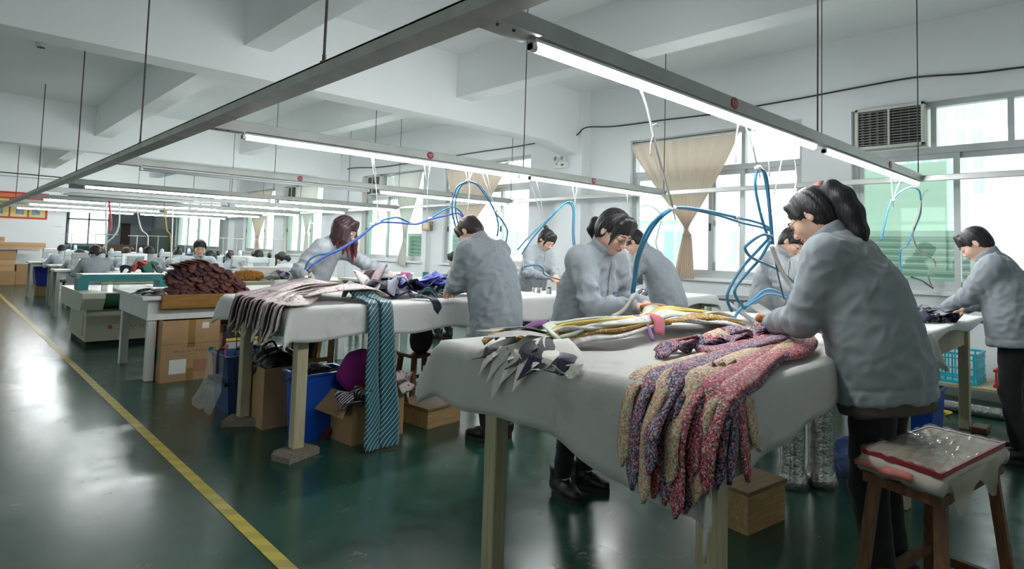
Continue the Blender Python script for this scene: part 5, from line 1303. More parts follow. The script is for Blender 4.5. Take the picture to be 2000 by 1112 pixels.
V = [(1.985, 4.02, .33), (1.985, 3.66, .33), (1.89, 3.62, .20), (1.87, 3.98, .21)]; fl = mesh('flap', V, [(0, 1, 2, 3)], CARD, cB); md = fl.modifiers.new('t', 'SOLIDIFY'); md.thickness = .005
V = [(2.405, 3.68, .33), (2.405, 3.98, .33), (2.46, 4.0, .20), (2.46, 3.68, .19)]; fl = mesh('flap', V, [(0, 1, 2, 3)], CARD, cB); md = fl.modifiers.new('t', 'SOLIDIFY'); md.thickness = .005
blob('purple_cloth', 'bundle of purple cloth piled on the open box', 'cloth', (2.14, 3.80, .43), (.16, .12, .15), mat('purple_fleece', (126, 24, 112), .9), 4, .12, 4)
blob('red_bag', 'red bag inside the open box under the purple cloth', 'bag', (2.18, 3.70, .33), (.14, .10, .07), mat('red_polythene', (150, 30, 34), .3), 5, .15, 5)
crumple('patterned_cloth', (2.02, 3.60, .30), .26, .14, striped('zebra_stripe', (34, 32, 36), (196, 186, 190), .018, .4, .3, .9), 'zebra striped cloth hanging over the open box edge', 'cloth', None, .3, .06, 7, 12)
crumple('patterned_cloth', (2.00, 3.62, .24), .22, .12, FL2, 'dark flowered cloth under the zebra striped one', 'cloth', None, .2, .05, 7, 14)
crumple('pale_cloth', (2.42, 3.72, .30), .2, .10, FLP, 'pale flowered cloth at the right flap of the open box', 'cloth', None, 1.2, .08, 7, 15)
crumple('red_cloth', (1.99, 3.99, 0), .2, .12, mat('dark_red_cloth', (110, 36, 44), .9), 'dark red cloth on the floor behind the open box', 'cloth', None, .6, .08, 7, 16)
# wooden stool with a dark bag, step box
def stool(label, cx, cy, w, d, h, m, splay=.03, rail=.14, seat_t=.03, rot=0):
    s = thing('wooden_stool', label, 'stool', (cx, cy, 0), 'wooden stools')
    MB().box(cx-w/2, cx+w/2, cy-d/2, cy+d/2, h-seat_t, h, .006).build('seat', m, s)
    ft = []
    for sx, sy in ((-1, -1), (1, -1), (1, 1), (-1, 1)):
        a = np.array([cx+sx*(w/2-.03), cy+sy*(d/2-.03), h-seat_t]); b = np.array([cx+sx*(w/2-.03+splay), cy+sy*(d/2-.03+splay), 0]); ft.append((a, b))
        MB().beam(b, a, .036, .036).build('leg', m, s)
    for i in range(4):
        (a, b), (c, e) = ft[i], ft[(i+1) % 4]; k = rail/h if i % 2 else rail/h+.1
        MB().beam(b+(a-b)*k, e+(c-e)*k, .022, .030).build('rung', m, s)
    s.rotation_euler = (0, 0, rot); return s
stool('small dark wooden stool under the second table with a dark bag on it', 3.04, 4.42, .30, .26, .40, M_STOOLW)
blob('dark_bag', 'dark grey round bag standing on the small stool', 'bag', (3.04, 4.40, .515), (.10, .09, .13), mat('charcoal_fabric', (52, 50, 50), .9), 6, .1, 4)
tag(MB().lathe((2.96, 4.55, .40), [(.03, 0), (.032, .16), (.02, .18), (.02, .20)], 12).build('bottle', mk_glass('bottle_plastic', (.8, .85, .85), .15)), 'clear bottle behind the dark bag on the stool', 'bottle')
def open_step(label, x0, x1, y0, y1, h, rot=0, m=None):
    s = thing('wooden_step_box', label, 'step box', ((x0+x1)/2, (y0+y1)/2, 0), 'wooden step boxes'); m = m or M_PLY
    MB().box(x0-.01, x1+.01, y0-.01, y1+.01, h-.02, h, .003).build('top_board', mk_wood('worn_ply', (126, 100, 72), (152, 124, 90), axis=0), s)
    for q in ((x0, x1, y0, y0+.018), (x0, x1, y1-.018, y1), (x0, x0+.018, y0+.018, y1-.018), (x1-.018, x1, y0+.018, y1-.018)): box('side_board', *q, 0, h-.02, m, s)
    s.rotation_euler = (0, 0, rot); return s
open_step('low wooden step box behind the open cardboard box', 2.58, 2.90, 3.66, 4.02, .145, .1)
open_step('wooden step box standing under the front table', 2.80, 3.12, 1.32, 1.58, .20, -.12)
lad = thing('wooden_stool', 'slim raw wooden stool hidden behind the blue bins', 'stool', (2.35, 4.9, 0), 'wooden stools')
for x in (2.22, 2.46): MB().beam((x-.03, 4.85, 0), (x, 4.88, .52), .035, .05).build('leg', M_PLY, lad)
for x in (2.22, 2.46): MB().beam((x-.03, 5.15, 0), (x, 5.1, .52), .035, .05).build('leg', M_PLY, lad)
for z in (.15, .32): box('rung', 2.21, 2.46, 4.865, 4.885, z, z+.035, M_PLY, lad)
box('seat', 2.19, 2.50, 4.84, 5.14, .52, .55, M_PLY, lad)
# silver wrapped rolls and bin on the right
M_FOIL = mat('crinkled_silver_film', (190, 190, 186), .22, .8, bump=.9, bscale=26)
for i, (x, y, r_, h) in enumerate(((3.58, 1.46, .065, .70), (3.74, 1.36, .07, .70))):
    q = thing('wrapped_post', '%s silver wrapped table post right of the step box' % ['left', 'right'][i], 'post', (x, y, 0), 'silver wrapped posts')
    MB().lathe((x, y, 0), [(r_*1.5, 0), (r_*1.2, .05), (r_, .12), (r_*1.05, .3), (r_*.95, .5), (r_, h)], 18).build('wrapping', M_FOIL, q, True)
blob('blue_film', 'blue and clear plastic film heap at the wrapped posts', 'film', (4.05, 1.30, .10), (.16, .12, .10), mat('blue_film', (70, 96, 160), .25, alpha=.7), 9, .25, 5)
bin_('plastic_bin', 'blue plastic bin half hidden behind the ponytailed woman', 5.05, 1.18, .34, .26, .40, M_BBIN)
def basket(label, x0, x1, y0, y1, z0, z1, m, cat='basket'):
    s = thing('laundry_basket', label, cat, ((x0+x1)/2, (y0+y1)/2, z0), 'plastic baskets')
    for z in (z0+.006, z1-.02): MB().box(x0, x1, y0, y0+.012, z, z+.02).box(x0, x1, y1-.012, y1, z, z+.02).box(x0, x0+.012, y0+.012, y1-.012, z, z+.02).box(x1-.012, x1, y0+.012, y1-.012, z, z+.02).build('rim', m, s)
    box('base', x0, x1, y0, y1, z0, z0+.006, m, s); n = 9
    for i in range(n):
        y = y0+(y1-y0)*(i+.5)/n; box('slat', x0+.004, x0+.008, y-.007, y+.007, z0+.026, z1-.02, m, s); box('slat', x1-.008, x1-.004, y-.007, y+.007, z0+.026, z1-.02, m, s)
        x = x0+(x1-x0)*(i+.5)/n; box('slat', x-.007, x+.007, y0+.004, y0+.008, z0+.026, z1-.02, m, s)
    for z in np.linspace(z0+.05, z1-.06, 3): MB().box(x0+.001, x0+.010, y0+.012, y1-.012, z, z+.012).box(x0+.001, x1-.001, y0+.001, y0+.010, z, z+.012).build('band', m, s)
    return s
M_TURQ = mat('turquoise_plastic', (40, 176, 196), .4); M_REDP = mat('red_plastic', (196, 40, 44), .4)
bs = thing('low_bench', 'low pale bench carrying the turquoise basket', 'bench', (6.75, 1.4, 0)); box('seat', 6.5, 7.1, .55, 1.9, .20, .225, M_LEG, bs)
for x in (6.55, 7.05):
    for y in (.6, 1.85): box('leg', x-.02, x+.02, y-.02, y+.02, 0, .20, M_LEG, bs)
basket('turquoise plastic basket behind the leg of the far right table', 6.55, 6.95, 1.08, 1.55, .226, .50, M_TURQ)
basket('red plastic basket at the right picture edge', 6.62, 7.0, .62, .98, .226, .38, M_REDP)
hang_m = [FL2, M_BLKT, mat('steel_blue_cloth', (110, 136, 156), .8), M_DARKT, FL2]
for i in range(5):
    x = 4.95+.07*i; strip('hanging_tie', [(x, 1.30+.03*(i % 2), .68), (x+.005, 1.29, .55), (x, 1.28, .38), (x+.01, 1.28, [.08, .34, .22, .36, .05][i])], (1, -.4, 0), .07, hang_m[i], '%s tie hanging below the far right table' % ['dark flowered', 'black', 'steel blue', 'charcoal', 'second dark flowered'][i], 'tie', 'ties hanging under the far right table', th=.006)
tag(MB().beam((4.9, 1.30, .69), (5.3, 1.30, .69), .02, .02).build('hanging_bar', M_STEEL), 'steel bar under the far right table for hanging ties', 'bar')
for i, (x, y) in enumerate(((5.55, 1.33), (6.25, 1.28))): crumple('yellow_scrap', (x, y, 0), .14, .05, mat('yellow_cloth', (222, 190, 40), .8), 'yellow scrap on the floor %s the far right table leg' % ['left of', 'behind'][i], 'scrap', None, .4, .02, 5, 40+i)
pp = thing('floor_pipe', 'silver wrapped pipe lying along the floor by the windows', 'pipe', (6.3, 6, 0)); MB().tube([(6.42, .4, .05), (6.42, 12.0, .05)], .05, 12).build('pipe', M_FOIL, pp, True)
for q in ((4.36, 4.05), (4.30, 3.45), (4.44, 3.50)):
    tag(MB().lathe((q[0]-.28, q[1], 0), [(.05, 0), (.045, .3), (.05, .62), (.045, .95)], 14).build('wrapped_pipe', M_FOIL, None, True), 'silver wrapped upright pipe left of the window-side table, %s' % ('rear' if q[1] > 4 else 'front left' if q[0] < 4.4 else 'front right'), 'pipe', 'silver wrapped upright pipes')

# ================================================================== front stool with the wrapped package
fs = thing('front_stool', 'splayed wooden stool in the right foreground with a wrapped package on it', 'stool', (2.55, .545, 0))
SZ = .585
c4 = [at(1680, 918, Z=SZ), at(1840, 975, Z=SZ), at(1965, 905, Z=SZ), at(1815, 868, Z=SZ)]
def quadslab(Q, z0, z1, grow=1.0):
    Q = [np.array(q, float) for q in Q]; cc = sum(Q)/4; Q = [cc+(q-cc)*grow for q in Q]
    V = [(q[0], q[1], z0) for q in Q]+[(q[0], q[1], z1) for q in Q]
    return V, [(3, 2, 1, 0), (4, 5, 6, 7)]+[(i, (i+1) % 4, 4+(i+1) % 4, 4+i) for i in range(4)]
V, F = quadslab(c4, SZ-.035, SZ-.003, .97); mesh('seat', V, F, M_OLDWOOD, fs)
cc = sum(c4)/4
feet = []
for i, q in enumerate(c4):
    a = cc+(q-cc)*.80; b = cc+(q-cc)*1.12; a[2] = SZ-.035; b[2] = 0; feet.append((a, b)); MB().beam(b, a, .040, .036, .95).build('leg', M_OLDWOOD, fs)
for i in range(4):
    (a, b), (c, e) = feet[i], feet[(i+1) % 4]; k = .36 if i % 2 else .30
    MB().beam(b+(a-b)*k, e+(c-e)*k, .024, .034).build('rung', M_OLDWOOD, fs)
pk = thing('wrapped_package', 'flat package of folded cloth wrapped in clear film on the front stool', 'package', (cc[0], cc[1], SZ))
def softslab(Q, z0, z1, grow, m, name, seed, amp, parent, nn=12):
    Q = [np.array(q, float) for q in Q]; c_ = sum(Q)/4; Q = [c_+(q-c_)*grow for q in Q]; V = []; n_ = nn
    for k, (z, g) in enumerate(((z0, .97), (z0+(z1-z0)*.3, 1.03), (z0+(z1-z0)*.7, 1.03), (z1, .98))):
        for s_ in range(4):
            for j in range(n_):
                p = Q[s_]+(Q[(s_+1) % 4]-Q[s_])*(j/n_); p = c_+(p-c_)*g; V.append((p[0], p[1], z))
    V = np.array(V); R4 = 4*n_; V = V+amp*np.stack([noise3(V, 38, seed), noise3(V, 41, seed+2), .7*noise3(V, 33, seed+4)], 1)
    F = []
    for k in range(3):
        for j in range(R4): F.append((k*R4+j, k*R4+(j+1) % R4, (k+1)*R4+(j+1) % R4, (k+1)*R4+j))
    F += [tuple(range(R4-1, -1, -1)), tuple(range(3*R4, 4*R4))]
    return mesh(name, V, F, m, parent, True)
softslab(c4, SZ, SZ+.055, 1.02, mat('white_wadding', (184, 176, 166), .9, var=.06), 'padding', 1, .010, pk)
softslab([c4[0], c4[0]*.35+c4[1]*.65, c4[2]*.6+c4[3]*.4, c4[3]], SZ+.012, SZ+.046, 1.06, mat('salmon_cloth', (196, 120, 108), .85, var=.12, vscale=30), 'salmon_cloth', 2, .010, pk)
V, F = quadslab(c4, SZ+.056, SZ+.070, .985); mesh('board', V, F, mk_wood('pale_board', (112, 88, 56), (176, 160, 130), axis=0, scale=5), pk)
for i in range(4):
    a, b = c4[i]-cc, c4[(i+1) % 4]-cc; V = []
    for (g, z) in ((.995, SZ+.058), (.995, SZ+.073), (.93, SZ+.073), (.93, SZ+.058)):
        for e in (a, b): V.append((cc[0]+e[0]*g, cc[1]+e[1]*g, z))
    mesh('red_border', V, [(0, 1, 3, 2), (2, 3, 5, 4), (4, 5, 7, 6), (6, 7, 1, 0), (0, 2, 4, 6), (1, 7, 5, 3)], mat('red_border_print', (150, 44, 50), .4), pk)
n_ = 26; V = []
for i in range(n_):
    for j in range(n_):
        u, v = i/(n_-1), j/(n_-1); p = (c4[0]*(1-u)+c4[1]*u)*(1-v)+(c4[3]*(1-u)+c4[2]*u)*v; p = cc+(p-cc)*1.01
        V.append((p[0], p[1], SZ+.074+.009*abs(math.sin(u*26+3*math.sin(v*9)))*abs(math.sin(v*21+2*u))+.004*math.sin(v*50+u*31)))
mesh('film', V, grid_faces(n_, n_), mat('glossy_clear_film', (235, 238, 238), .06, alpha=.20), pk, True)
# rag hanging from the stool
V = []
for i in range(10):
    for j in range(10):
        u, v = i/9, j/9; p = c4[1]+(c4[2]-c4[1])*(.02+.75*u)*(1-.25*v); V.append((p[0]+.010*math.sin(u*14)*v+.012, p[1]-.016-.02*v, SZ+.05-(.065+.04*math.sin(u*7+1))*v))
mesh('hanging_film', V, grid_faces(10, 10), mat('dull_film', (178, 172, 150), .3, alpha=.6), pk, True)

# ================================================================== curtains
def mk_curtain(name, col, tr=.45):
    m = bpy.data.materials.new(name); m.use_nodes = True; nt = m.node_tree; nt.nodes.remove(nt.nodes['Principled BSDF'])
    d = nt.nodes.new('ShaderNodeBsdfDiffuse'); t = nt.nodes.new('ShaderNodeBsdfTranslucent'); x = nt.nodes.new('ShaderNodeMixShader'); x.inputs[0].default_value = tr
    d.inputs[0].default_value = srgb(*col); t.inputs[0].default_value = srgb(*col)
    nt.links.new(d.outputs[0], x.inputs[1]); nt.links.new(t.outputs[0], x.inputs[2]); nt.links.new(x.outputs[0], nt.nodes['Material Output'].inputs[0]); return m
M_BEIGE = mk_curtain('beige_curtain', (224, 206, 190), .45); M_WHITEC = mk_curtain('white_curtain', (236, 234, 226), .4)
def curtain(label, ya, yb, zt_, yk, zk, zb, wk, wb, m, X=7.13, yb2=None, rings=True):
    """hangs from ya..yb at zt_, gathered at (yk, zk), falls on to zb"""
    t = thing('curtain', label, 'curtain', (X, (ya+yb)/2, zb), 'window curtains'); nu, nv = 60, 26; V = []
    for j in range(nv):
        v = j/(nv-1); z = zt_+(zb-zt_)*v; kz = (zt_-zk)/(zt_-zb)
        if v < kz: s_ = v/kz; a = ya+(yk-wk/2-ya)*s_**1.15; b = yb+(yk+wk/2-yb)*s_**1.15; amp = .014+.012*s_
        else: s_ = (v-kz)/(1-kz); c = yk+((yb2 if yb2 is not None else yk)-yk)*s_; a = c-wk/2-(wb-wk)/2*s_; b = c+wk/2+(wb-wk)/2*s_; amp = .024
        for i in range(nu):
            u = i/(nu-1); V.append((X+amp*math.sin(u*PI*2*9+.6*math.sin(v*5))-.02*math.sin(PI*u)*math.sin(PI*v), a+(b-a)*u, z-.010*abs(math.sin(u*PI*7))*(1-v)))
    mesh('cloth', V, grid_faces(nv, nu), m, t, True)
    MB().tube([(X, yk-wk*.55, zk), (X-.05, yk, zk+.01), (X, yk+wk*.55, zk)], .012, 6).build('tie_band', m, t)
    MB().tube([(X, ya-.05, zt_+.025), (X, yb+.05, zt_+.025)], .006, 6).build('curtain_wire', M_ROD, t)
    if rings:
        for i in range(8):
            y = ya+(yb-ya)*(i+.5)/8; MB().tube([(X, y, zt_+.03), (X+.012, y, zt_+.015), (X, y, zt_), (X-.012, y, zt_+.015), (X, y, zt_+.03)], .0025, 4, False).build('ring', M_STEEL, t)
    return t
curtain('beige curtain gathered in the middle of the window above the woman in round glasses', 5.26, 3.58, 2.86, 4.30, 1.56, .99, .12, .30, M_BEIGE, yb2=4.34)
curtain('beige curtain tied to one side behind the bent short-haired worker', 9.72, 7.85, 2.84, 9.08, 1.45, 1.0, .12, .28, M_BEIGE)
curtain('white curtain tied in the window with the louvres', 11.6, 10.5, 2.86, 11.08, 1.36, .90, .13, .34, M_WHITEC, yb2=11.2)
curtain('narrow white curtain at the far jamb of the window with the louvres', 13.0, 12.70, 2.88, 12.86, 1.5, .98, .10, .2, M_WHITEC, rings=False)
curtain('white curtain in the small window behind the seated far workers', 16.65, 15.25, 2.88, 15.85, 1.5, 1.0, .15, .3, M_WHITEC)
curtain('narrow white curtain beside the far air conditioner', 17.52, 17.15, 2.88, 17.3, 1.5, 1.0, .12, .25, M_WHITEC, rings=False)
curtain('far beige curtain tied low in the distant window', 20.5, 18.3, 2.88, 19.3, 1.25, 1.0, .2, .4, M_BEIGE, rings=False)

# ================================================================== fittings on wall and ceiling
el_ = thing('emergency_light', 'white twin-head emergency light on the pillar', 'emergency light', (6.99, 6.48, 2.60))
MB().box(6.95, 7.02, 6.35, 6.62, 2.60, 2.70, .008).build('case', M_WHITEP, el_)
box('exit_badge', 6.948, 6.951, 6.39, 6.45, 2.635, 2.665, mat('green_badge', (40, 140, 90), .5), el_); box('status_light', 6.948, 6.951, 6.53, 6.56, 2.66, 2.68, M_REDP, el_)
for y in (6.42, 6.56):
    h = MB().lathe((6.98, y, 2.755), [(.02, .03), (.045, 0), (.048, -.045), (.040, -.05), (.034, -.035)], 16, (1, 0, -.15)).build('lamp_head', M_WHITEP, el_, True)
    MB().lathe((6.94, y, 2.752), [(.034, 0), (.036, .004)], 16, (-1, 0, .15)).build('reflector', M_STEEL, h)
    MB().lathe((6.98, y, 2.70), [(.01, 0), (.01, .03)], 8).build('stem', M_WHITEP, el_)
sw = thing('switch_box', 'small brass-coloured switch box on the wall between two windows', 'switch box', (7.15, 10.3, 1.63))
MB().box(7.12, 7.20, 10.17, 10.46, 1.64, 1.83, .006).build('case', mat('old_brass_box', (150, 128, 92), .5, .2), sw); box('plate', 7.115, 7.12, 10.22, 10.40, 1.68, 1.80, mat('cream_plate', (206, 192, 160), .5), sw)
tag(MB().tube([(7.18, 10.36, 1.64), (7.18, 10.36, .5)], .014, 8).tube([(7.18, 10.26, 1.64), (7.18, 10.26, .5)], .010, 8).build('conduit', M_WALL, None, True), 'pair of thin white conduits running down from the switch box', 'conduit')
cab = [at(*p, X=7.17) for p in ((2000, 131), (1900, 143), (1790, 151), (1690, 168), (1570, 191), (1480, 207), (1400, 222), (1300, 234), (1200, 247))]+[at(*p, X=6.99) for p in ((1146, 249), (1128, 263), (1110, 276), (1085, 281))]
tag(hose('wall_cable', cab, .010, M_CABLE), 'long black cable clipped along the wall above the near windows', 'cable')
tag(hose('wall_cable', [at(*p, X=7.17) for p in ((1062, 277), (1000, 288), (930, 298), (880, 306), (830, 316))], .010, M_CABLE), 'black cable on the wall above the third window', 'cable')
tag(hose('wall_cable', [at(*p, X=7.17) for p in ((805, 318), (740, 327), (680, 330), (655, 350))], .012, M_CABLE), 'black cable bending down above the window with the louvres', 'cable')
tag(hose('ceiling_conduit', [(-1.0, 21.66, 3.02), (2.3, 21.66, 2.99), (2.6, 21.64, 2.98), (5.5, 21.66, 2.92), (6.8, 21.66, 2.9)], .014, M_CABLE, k=4), 'thin grey conduit along the far girder', 'conduit')
sd = thing('smoke_detector', 'round white smoke detector on the ceiling at the upper left', 'smoke detector', (.83, 9.94, 3.70)); MB().lathe((.83, 9.94, 3.78), [(.06, 0), (.06, -.02), (.045, -.05), (.03, -.055)], 18).build('case', M_WHITEP, sd, True); MB().lathe((.83, 9.94, 3.735), [(.047, 0), (.042, -.012)], 18).build('slot_ring', M_DARK, sd)
# notice board on the far wall
nb_ = thing('notice_board', 'red framed notice board with yellow panels on the far left wall', 'notice board', (1.3, 22.17, 1.78))
M_YB = mat('yellow_panel', (214, 200, 120), .7, var=.08, vscale=4)
MB().box(.2, 2.27, 22.14, 22.19, 1.78, 2.52).build('backing', mat('red_board', (186, 52, 48), .6), nb_)
for k in range(5): p_ = box('panel', .26+.40*k, .62+.40*k, 22.13, 22.14, 1.83, 2.32, M_YB, nb_); box('picture', .32+.40*k+.05*(k % 2), .50+.40*k+.05*(k % 2), 22.122, 22.13, 1.90, 2.10, mat('blue_picture', (84, 116, 166), .6, col2=(170, 170, 160), vscale=9), p_); box('text_lines', .30+.40*k, .58+.40*k, 22.122, 22.13, 2.18, 2.26, mat('olive_text', (150, 150, 96), .7), p_)
box('heading', .26, 2.2, 22.13, 22.14, 2.37, 2.47, mat('orange_heading', (214, 120, 60), .6), nb_)
box('small_plate', 2.42, 2.62, 22.185, 22.2, 1.58, 1.62, M_RAIL, None); tag(bpy.data.objects['small_plate'], 'small grey plate on the far wall right of the notice board', 'plate')

# ================================================================== fusing machine
M_CREAM = mat('cream_enamel', (190, 190, 170), .4); M_TEALP = mat('teal_enamel', (24, 130, 134), .35); M_DGREEN = mat('green_belt', (28, 84, 56), .5)
fm = thing('fusing_machine', 'cream and teal fusing press machine behind the white table', 'machine', (2.0, 9.3, 0))
MB().box(1.34, 2.34, 8.86, 10.0, .06, .44, .006).build('cabinet', M_CREAM, fm)
box('side_panel', 1.333, 1.34, 9.0, 9.85, .12, .38, mat('cream_panel', (176, 176, 158), .45), fm)
MB().box(1.36, 2.32, 8.9, 9.98, 0.0, .06).build('plinth', M_DARK, fm)
glyphs('lettering', 11, .040, (1.66, 8.858, .215), (1, 0, 0), mat('red_lettering', (170, 96, 84), .5), fm, 4); glyphs('lettering', 16, .018, (1.66, 8.858, .185), (1, 0, 0), mat('red_lettering', (170, 96, 84), .5), fm, 5)
MB().lathe((1.585, 8.859, .225), [(.026, 0), (.026, -.002)], 6, (0, 1, 0)).build('emblem', mat('red_lettering', (170, 70, 60), .5), fm)
for nm, xa, xb in (('end_housing', 1.24, 1.46), ('end_housing', 2.16, 2.38)):
    MB().prism([(8.50, .66), (8.50, .60), (8.62, .46), (8.95, .44), (10.1, .44), (10.1, .66)], 'x', xa, xb).build(nm, M_CREAM, fm)
MB().lathe((1.46, 8.62, .575), [(.078, 0), (.078, .70)], 18, (1, 0, 0)).build('belt_roller', M_DGREEN, fm, True)
MB().box(1.46, 2.16, 8.60, 10.1, .645, .656).build('belt', mat('pale_belt', (176, 192, 190), .25), fm)
MB().box(1.46, 2.16, 8.72, 8.90, .46, .54).build('lower_tray', M_DARK, fm)
g = MB(); g.prism([(1.28, .655), (1.28, .80), (1.32, .845), (2.18, .845), (2.24, .80), (2.24, .655), (2.14, .655), (2.14, .765), (1.38, .765), (1.38, .655)], 'y', 9.10, 9.42); g.build('gantry', M_TEALP, fm)
box('gantry_cover', 1.32, 2.18, 9.10, 9.42, .846, .852, M_WHITEP, fm); box('guide_bar', 1.50, 2.06, 9.04, 9.10, .74, .752, mat('pale_green_bar', (196, 210, 150), .4), fm)
glyphs('lettering', 11, .034, (1.66, 9.099, .79), (1, 0, 0), mat('dark_teal_letter', (16, 88, 94), .5), fm, 6)
for x in (1.50, 1.62): MB().box(x, x+.05, 8.95, 9.05, .656, .73).build('guard', mat('clear_guard', (214, 218, 200), .2, alpha=.5), fm)

# ================================================================== far work tables, sewing machines, seated workers
M_DESK = mat('pale_desk', (214, 214, 206), .5); M_DESKLEG = mat('desk_steel', (176, 178, 170), .5, .3)
def desk(label, x0, x1, y0, y1, z=.76, group='far desks', edge=None):
    t = thing('work_table', label, 'table', ((x0+x1)/2, (y0+y1)/2, 0), group)
    MB().box(x0, x1, y0, y1, z-.03, z, .003).build('table_top', M_DESK, t)
    if edge: box('edge_board', x0, x1, y0-.012, y0, z-.12, z-.005, edge, t)
    for x in (x0+.06, x1-.06):
        for y in (y0+.06, y1-.06): box('leg', x-.022, x+.022, y-.022, y+.022, 0, z-.03, M_DESKLEG, t)
    for y in (y0+.06, y1-.06): box('rail', x0+.08, x1-.08, y-.012, y+.012, z-.10, z-.03, M_DESKLEG, t)
    return t
desk('long pale table right behind the fusing machine with a dark cloth heap', 1.55, 3.3, 10.75, 11.35)
desk('pale table with an olive edge carrying a white tub and fringe', 2.75, 4.6, 8.35, 9.3, .78, 'far desks', mat('olive_edge', (150, 150, 110), .6))
desk('pale table with papers and a tablet by the seated man', 4.35, 5.95, 7.25, 8.05, .78)
for i, (x, y, m, lb) in enumerate(((2.30, 10.95, M_BLKT, 'black'), (2.42, 10.90, mat('dark_green_cloth', (30, 84, 70), .8), 'dark green'), (2.22, 11.0, M_NAVY, 'navy'), (2.34, 11.0, mat('orange_red_cloth', (186, 80, 60), .8), 'orange red'), (2.48, 10.98, M_BLKT, 'second black'))):
    crumple('cloth_scrap', (x, y, .76+.03*(i == 3)), .34, .16, m, '%s scrap in the heap on the table behind the fusing machine' % lb, 'cloth', 'scraps behind the fusing machine', i*1.3, .14, 7, i+300)
tub = bin_('white_tub', 'white plastic tub full of cloth on the olive-edged table', 3.45, 8.95, .62, .36, .16, mat('white_tub_plastic', (226, 224, 216), .5), .9, 0, .012, 'far tubs'); tub.location.z = .78
M_FRINGE = mat('golden_fringe', (166, 112, 42), .9, var=.2, vscale=80, bump=.8, bscale=120)
blob('fringe_bundle', 'golden brown fringe bundle on the olive-edged table', 'fringe', (3.08, 8.62, .84), (.20, .10, .065), M_FRINGE, 8, .35, 14, True, None, .012)
M_GPR = floral('grey_print_cloth', [(120, 120, 140), (180, 176, 188), (150, 140, 150)], 120)
for i in range(12): crumple('grey_print_tie', (3.55+.05*(i % 5), 8.55+.07*(i//5), .78+.035*(i//4)), .32, .07, mat('grey_violet_cloth', (132, 130, 146), .8, var=.25, vscale=60) if i % 2 else mat('pale_violet_cloth', (168, 164, 176), .8, var=.25, vscale=60), '%s violet tie in the heap right of the golden fringe, %s row, %s' % (['pale', 'grey'][i % 2], ['front', 'middle', 'rear'][i//5], ORD[i % 5]), 'tie', 'grey violet ties in the heap', .3+.3*(i % 3), .05, 6, i+400)
crumple('silver_foil', (3.42, 8.45, .78), .5, .16, M_FOIL, 'crinkled silver film on the front of the olive-edged table', 'film', None, .1, .04, 8, 77)
lam = thing('paper_box', 'white slatted box on the table by the seated man', 'box', (4.75, 7.55, .78)); MB().box(4.55, 4.95, 7.42, 7.70, .781, .93, .006).build('case', M_WHITEP, lam)
for k in range(7): box('slot', 4.57, 4.93, 7.414, 7.42, .80+.017*k, .807+.017*k, M_DARK, lam)
tag(MB().lathe((5.28, 7.6, .78), [(.035, 0), (.045, .14), (.047, .15), (.04, .15), (.034, .02)], 16).build('cup', mat('teal_cup', (30, 100, 96), .4), None, True), 'dark teal cup on the table by the seated man', 'cup')
tb2 = thing('tablet', 'tablet leaning on the table by the seated man', 'tablet', (5.3, 7.4, .78)); MB().obox((5.27, 7.40, .845), (1, .2, 0), (-.12, .6, -.8), (-.12*.8, .6*.8, .6), .07, .006, .07).build('case', M_BLACK, tb2); MB().obox((5.266, 7.394, .849), (1, .2, 0), (-.12, .6, -.8), (-.12*.8, .6*.8, .6), .06, .004, .06).build('screen', M_WHITEP, tb2)
crumple('white_cloth', (4.95, 7.36, .78), .6, .2, M_LIN, 'white cloth lying before the slatted box', 'cloth', None, .1, .04, 7, 66)
crumple('dark_camouflage_cloth', (4.05, 6.95, .9), .5, .16, mat('camouflage', (52, 60, 54), .9, col2=(96, 98, 88), vscale=40), 'dark camouflage cloth behind the spray bottle', 'cloth', None, .2, .05, 7, 67)
desk('pale table behind the second table with a camouflage cloth', 3.72, 4.28, 6.6, 7.3, .885)
def sewing_machine(x, y, label, z=.76):
    s = thing('sewing_machine', label, 'sewing machine', (x, y, z), 'far sewing machines')
    MB().box(x-.24, x+.24, y-.09, y+.09, z, z+.035, .004).build('bed', M_WHITEP, s); MB().box(x+.12, x+.23, y-.06, y+.06, z+.035, z+.27, .01).box(x-.24, x+.12, y-.05, y+.05, z+.18, z+.28, .012).box(x-.24, x-.14, y-.045, y+.045, z+.07, z+.18, .008).build('arm', mat('machine_grey', (198, 206, 204), .4), s)
    MB().lathe((x+.23, y, z+.20), [(.065, 0), (.065, .03), (.02, .035)], 14, (1, 0, 0)).build('hand_wheel', M_BLACK, s)
    MB().tube([(x-.19, y, z+.07), (x-.19, y, z+.036)], .004, 6).build('needle_bar', M_STEEL, s)
    MB().tube([(x+.26, y+.10, z), (x+.26, y+.10, z+.62)], .008, 6).box(x+.10, x+.42, y+.095, y+.105, z+.60, z+.612).build('thread_stand', M_DESKLEG, s)
    for k, dx in enumerate((-.08, .08)): MB().lathe((x+.26+dx, y+.10, z+.26), [(.001, 0), (.034, .002), (.030, .09), (.012, .10), (.012, .11)], 10).build('thread_cone', [M_BLACK, M_WHITEP][k], s, True)
    box('spool_tray', x+.12, x+.40, y+.05, y+.15, z+.25, z+.258, mat('sky_blue_tray', (96, 170, 220), .5), s)
    return s
CH = None
def far_stool(x, y, label):
    global CH
    if CH is None:
        CH = stool(label, x, y, .34, .30, .44, mat('pale_stool', (196, 186, 150), .6)); CH['group'] = 'stools of the far workers'; return CH
    c = copy_tree(CH); c.location = (x, y, 0); c['label'] = label; return c
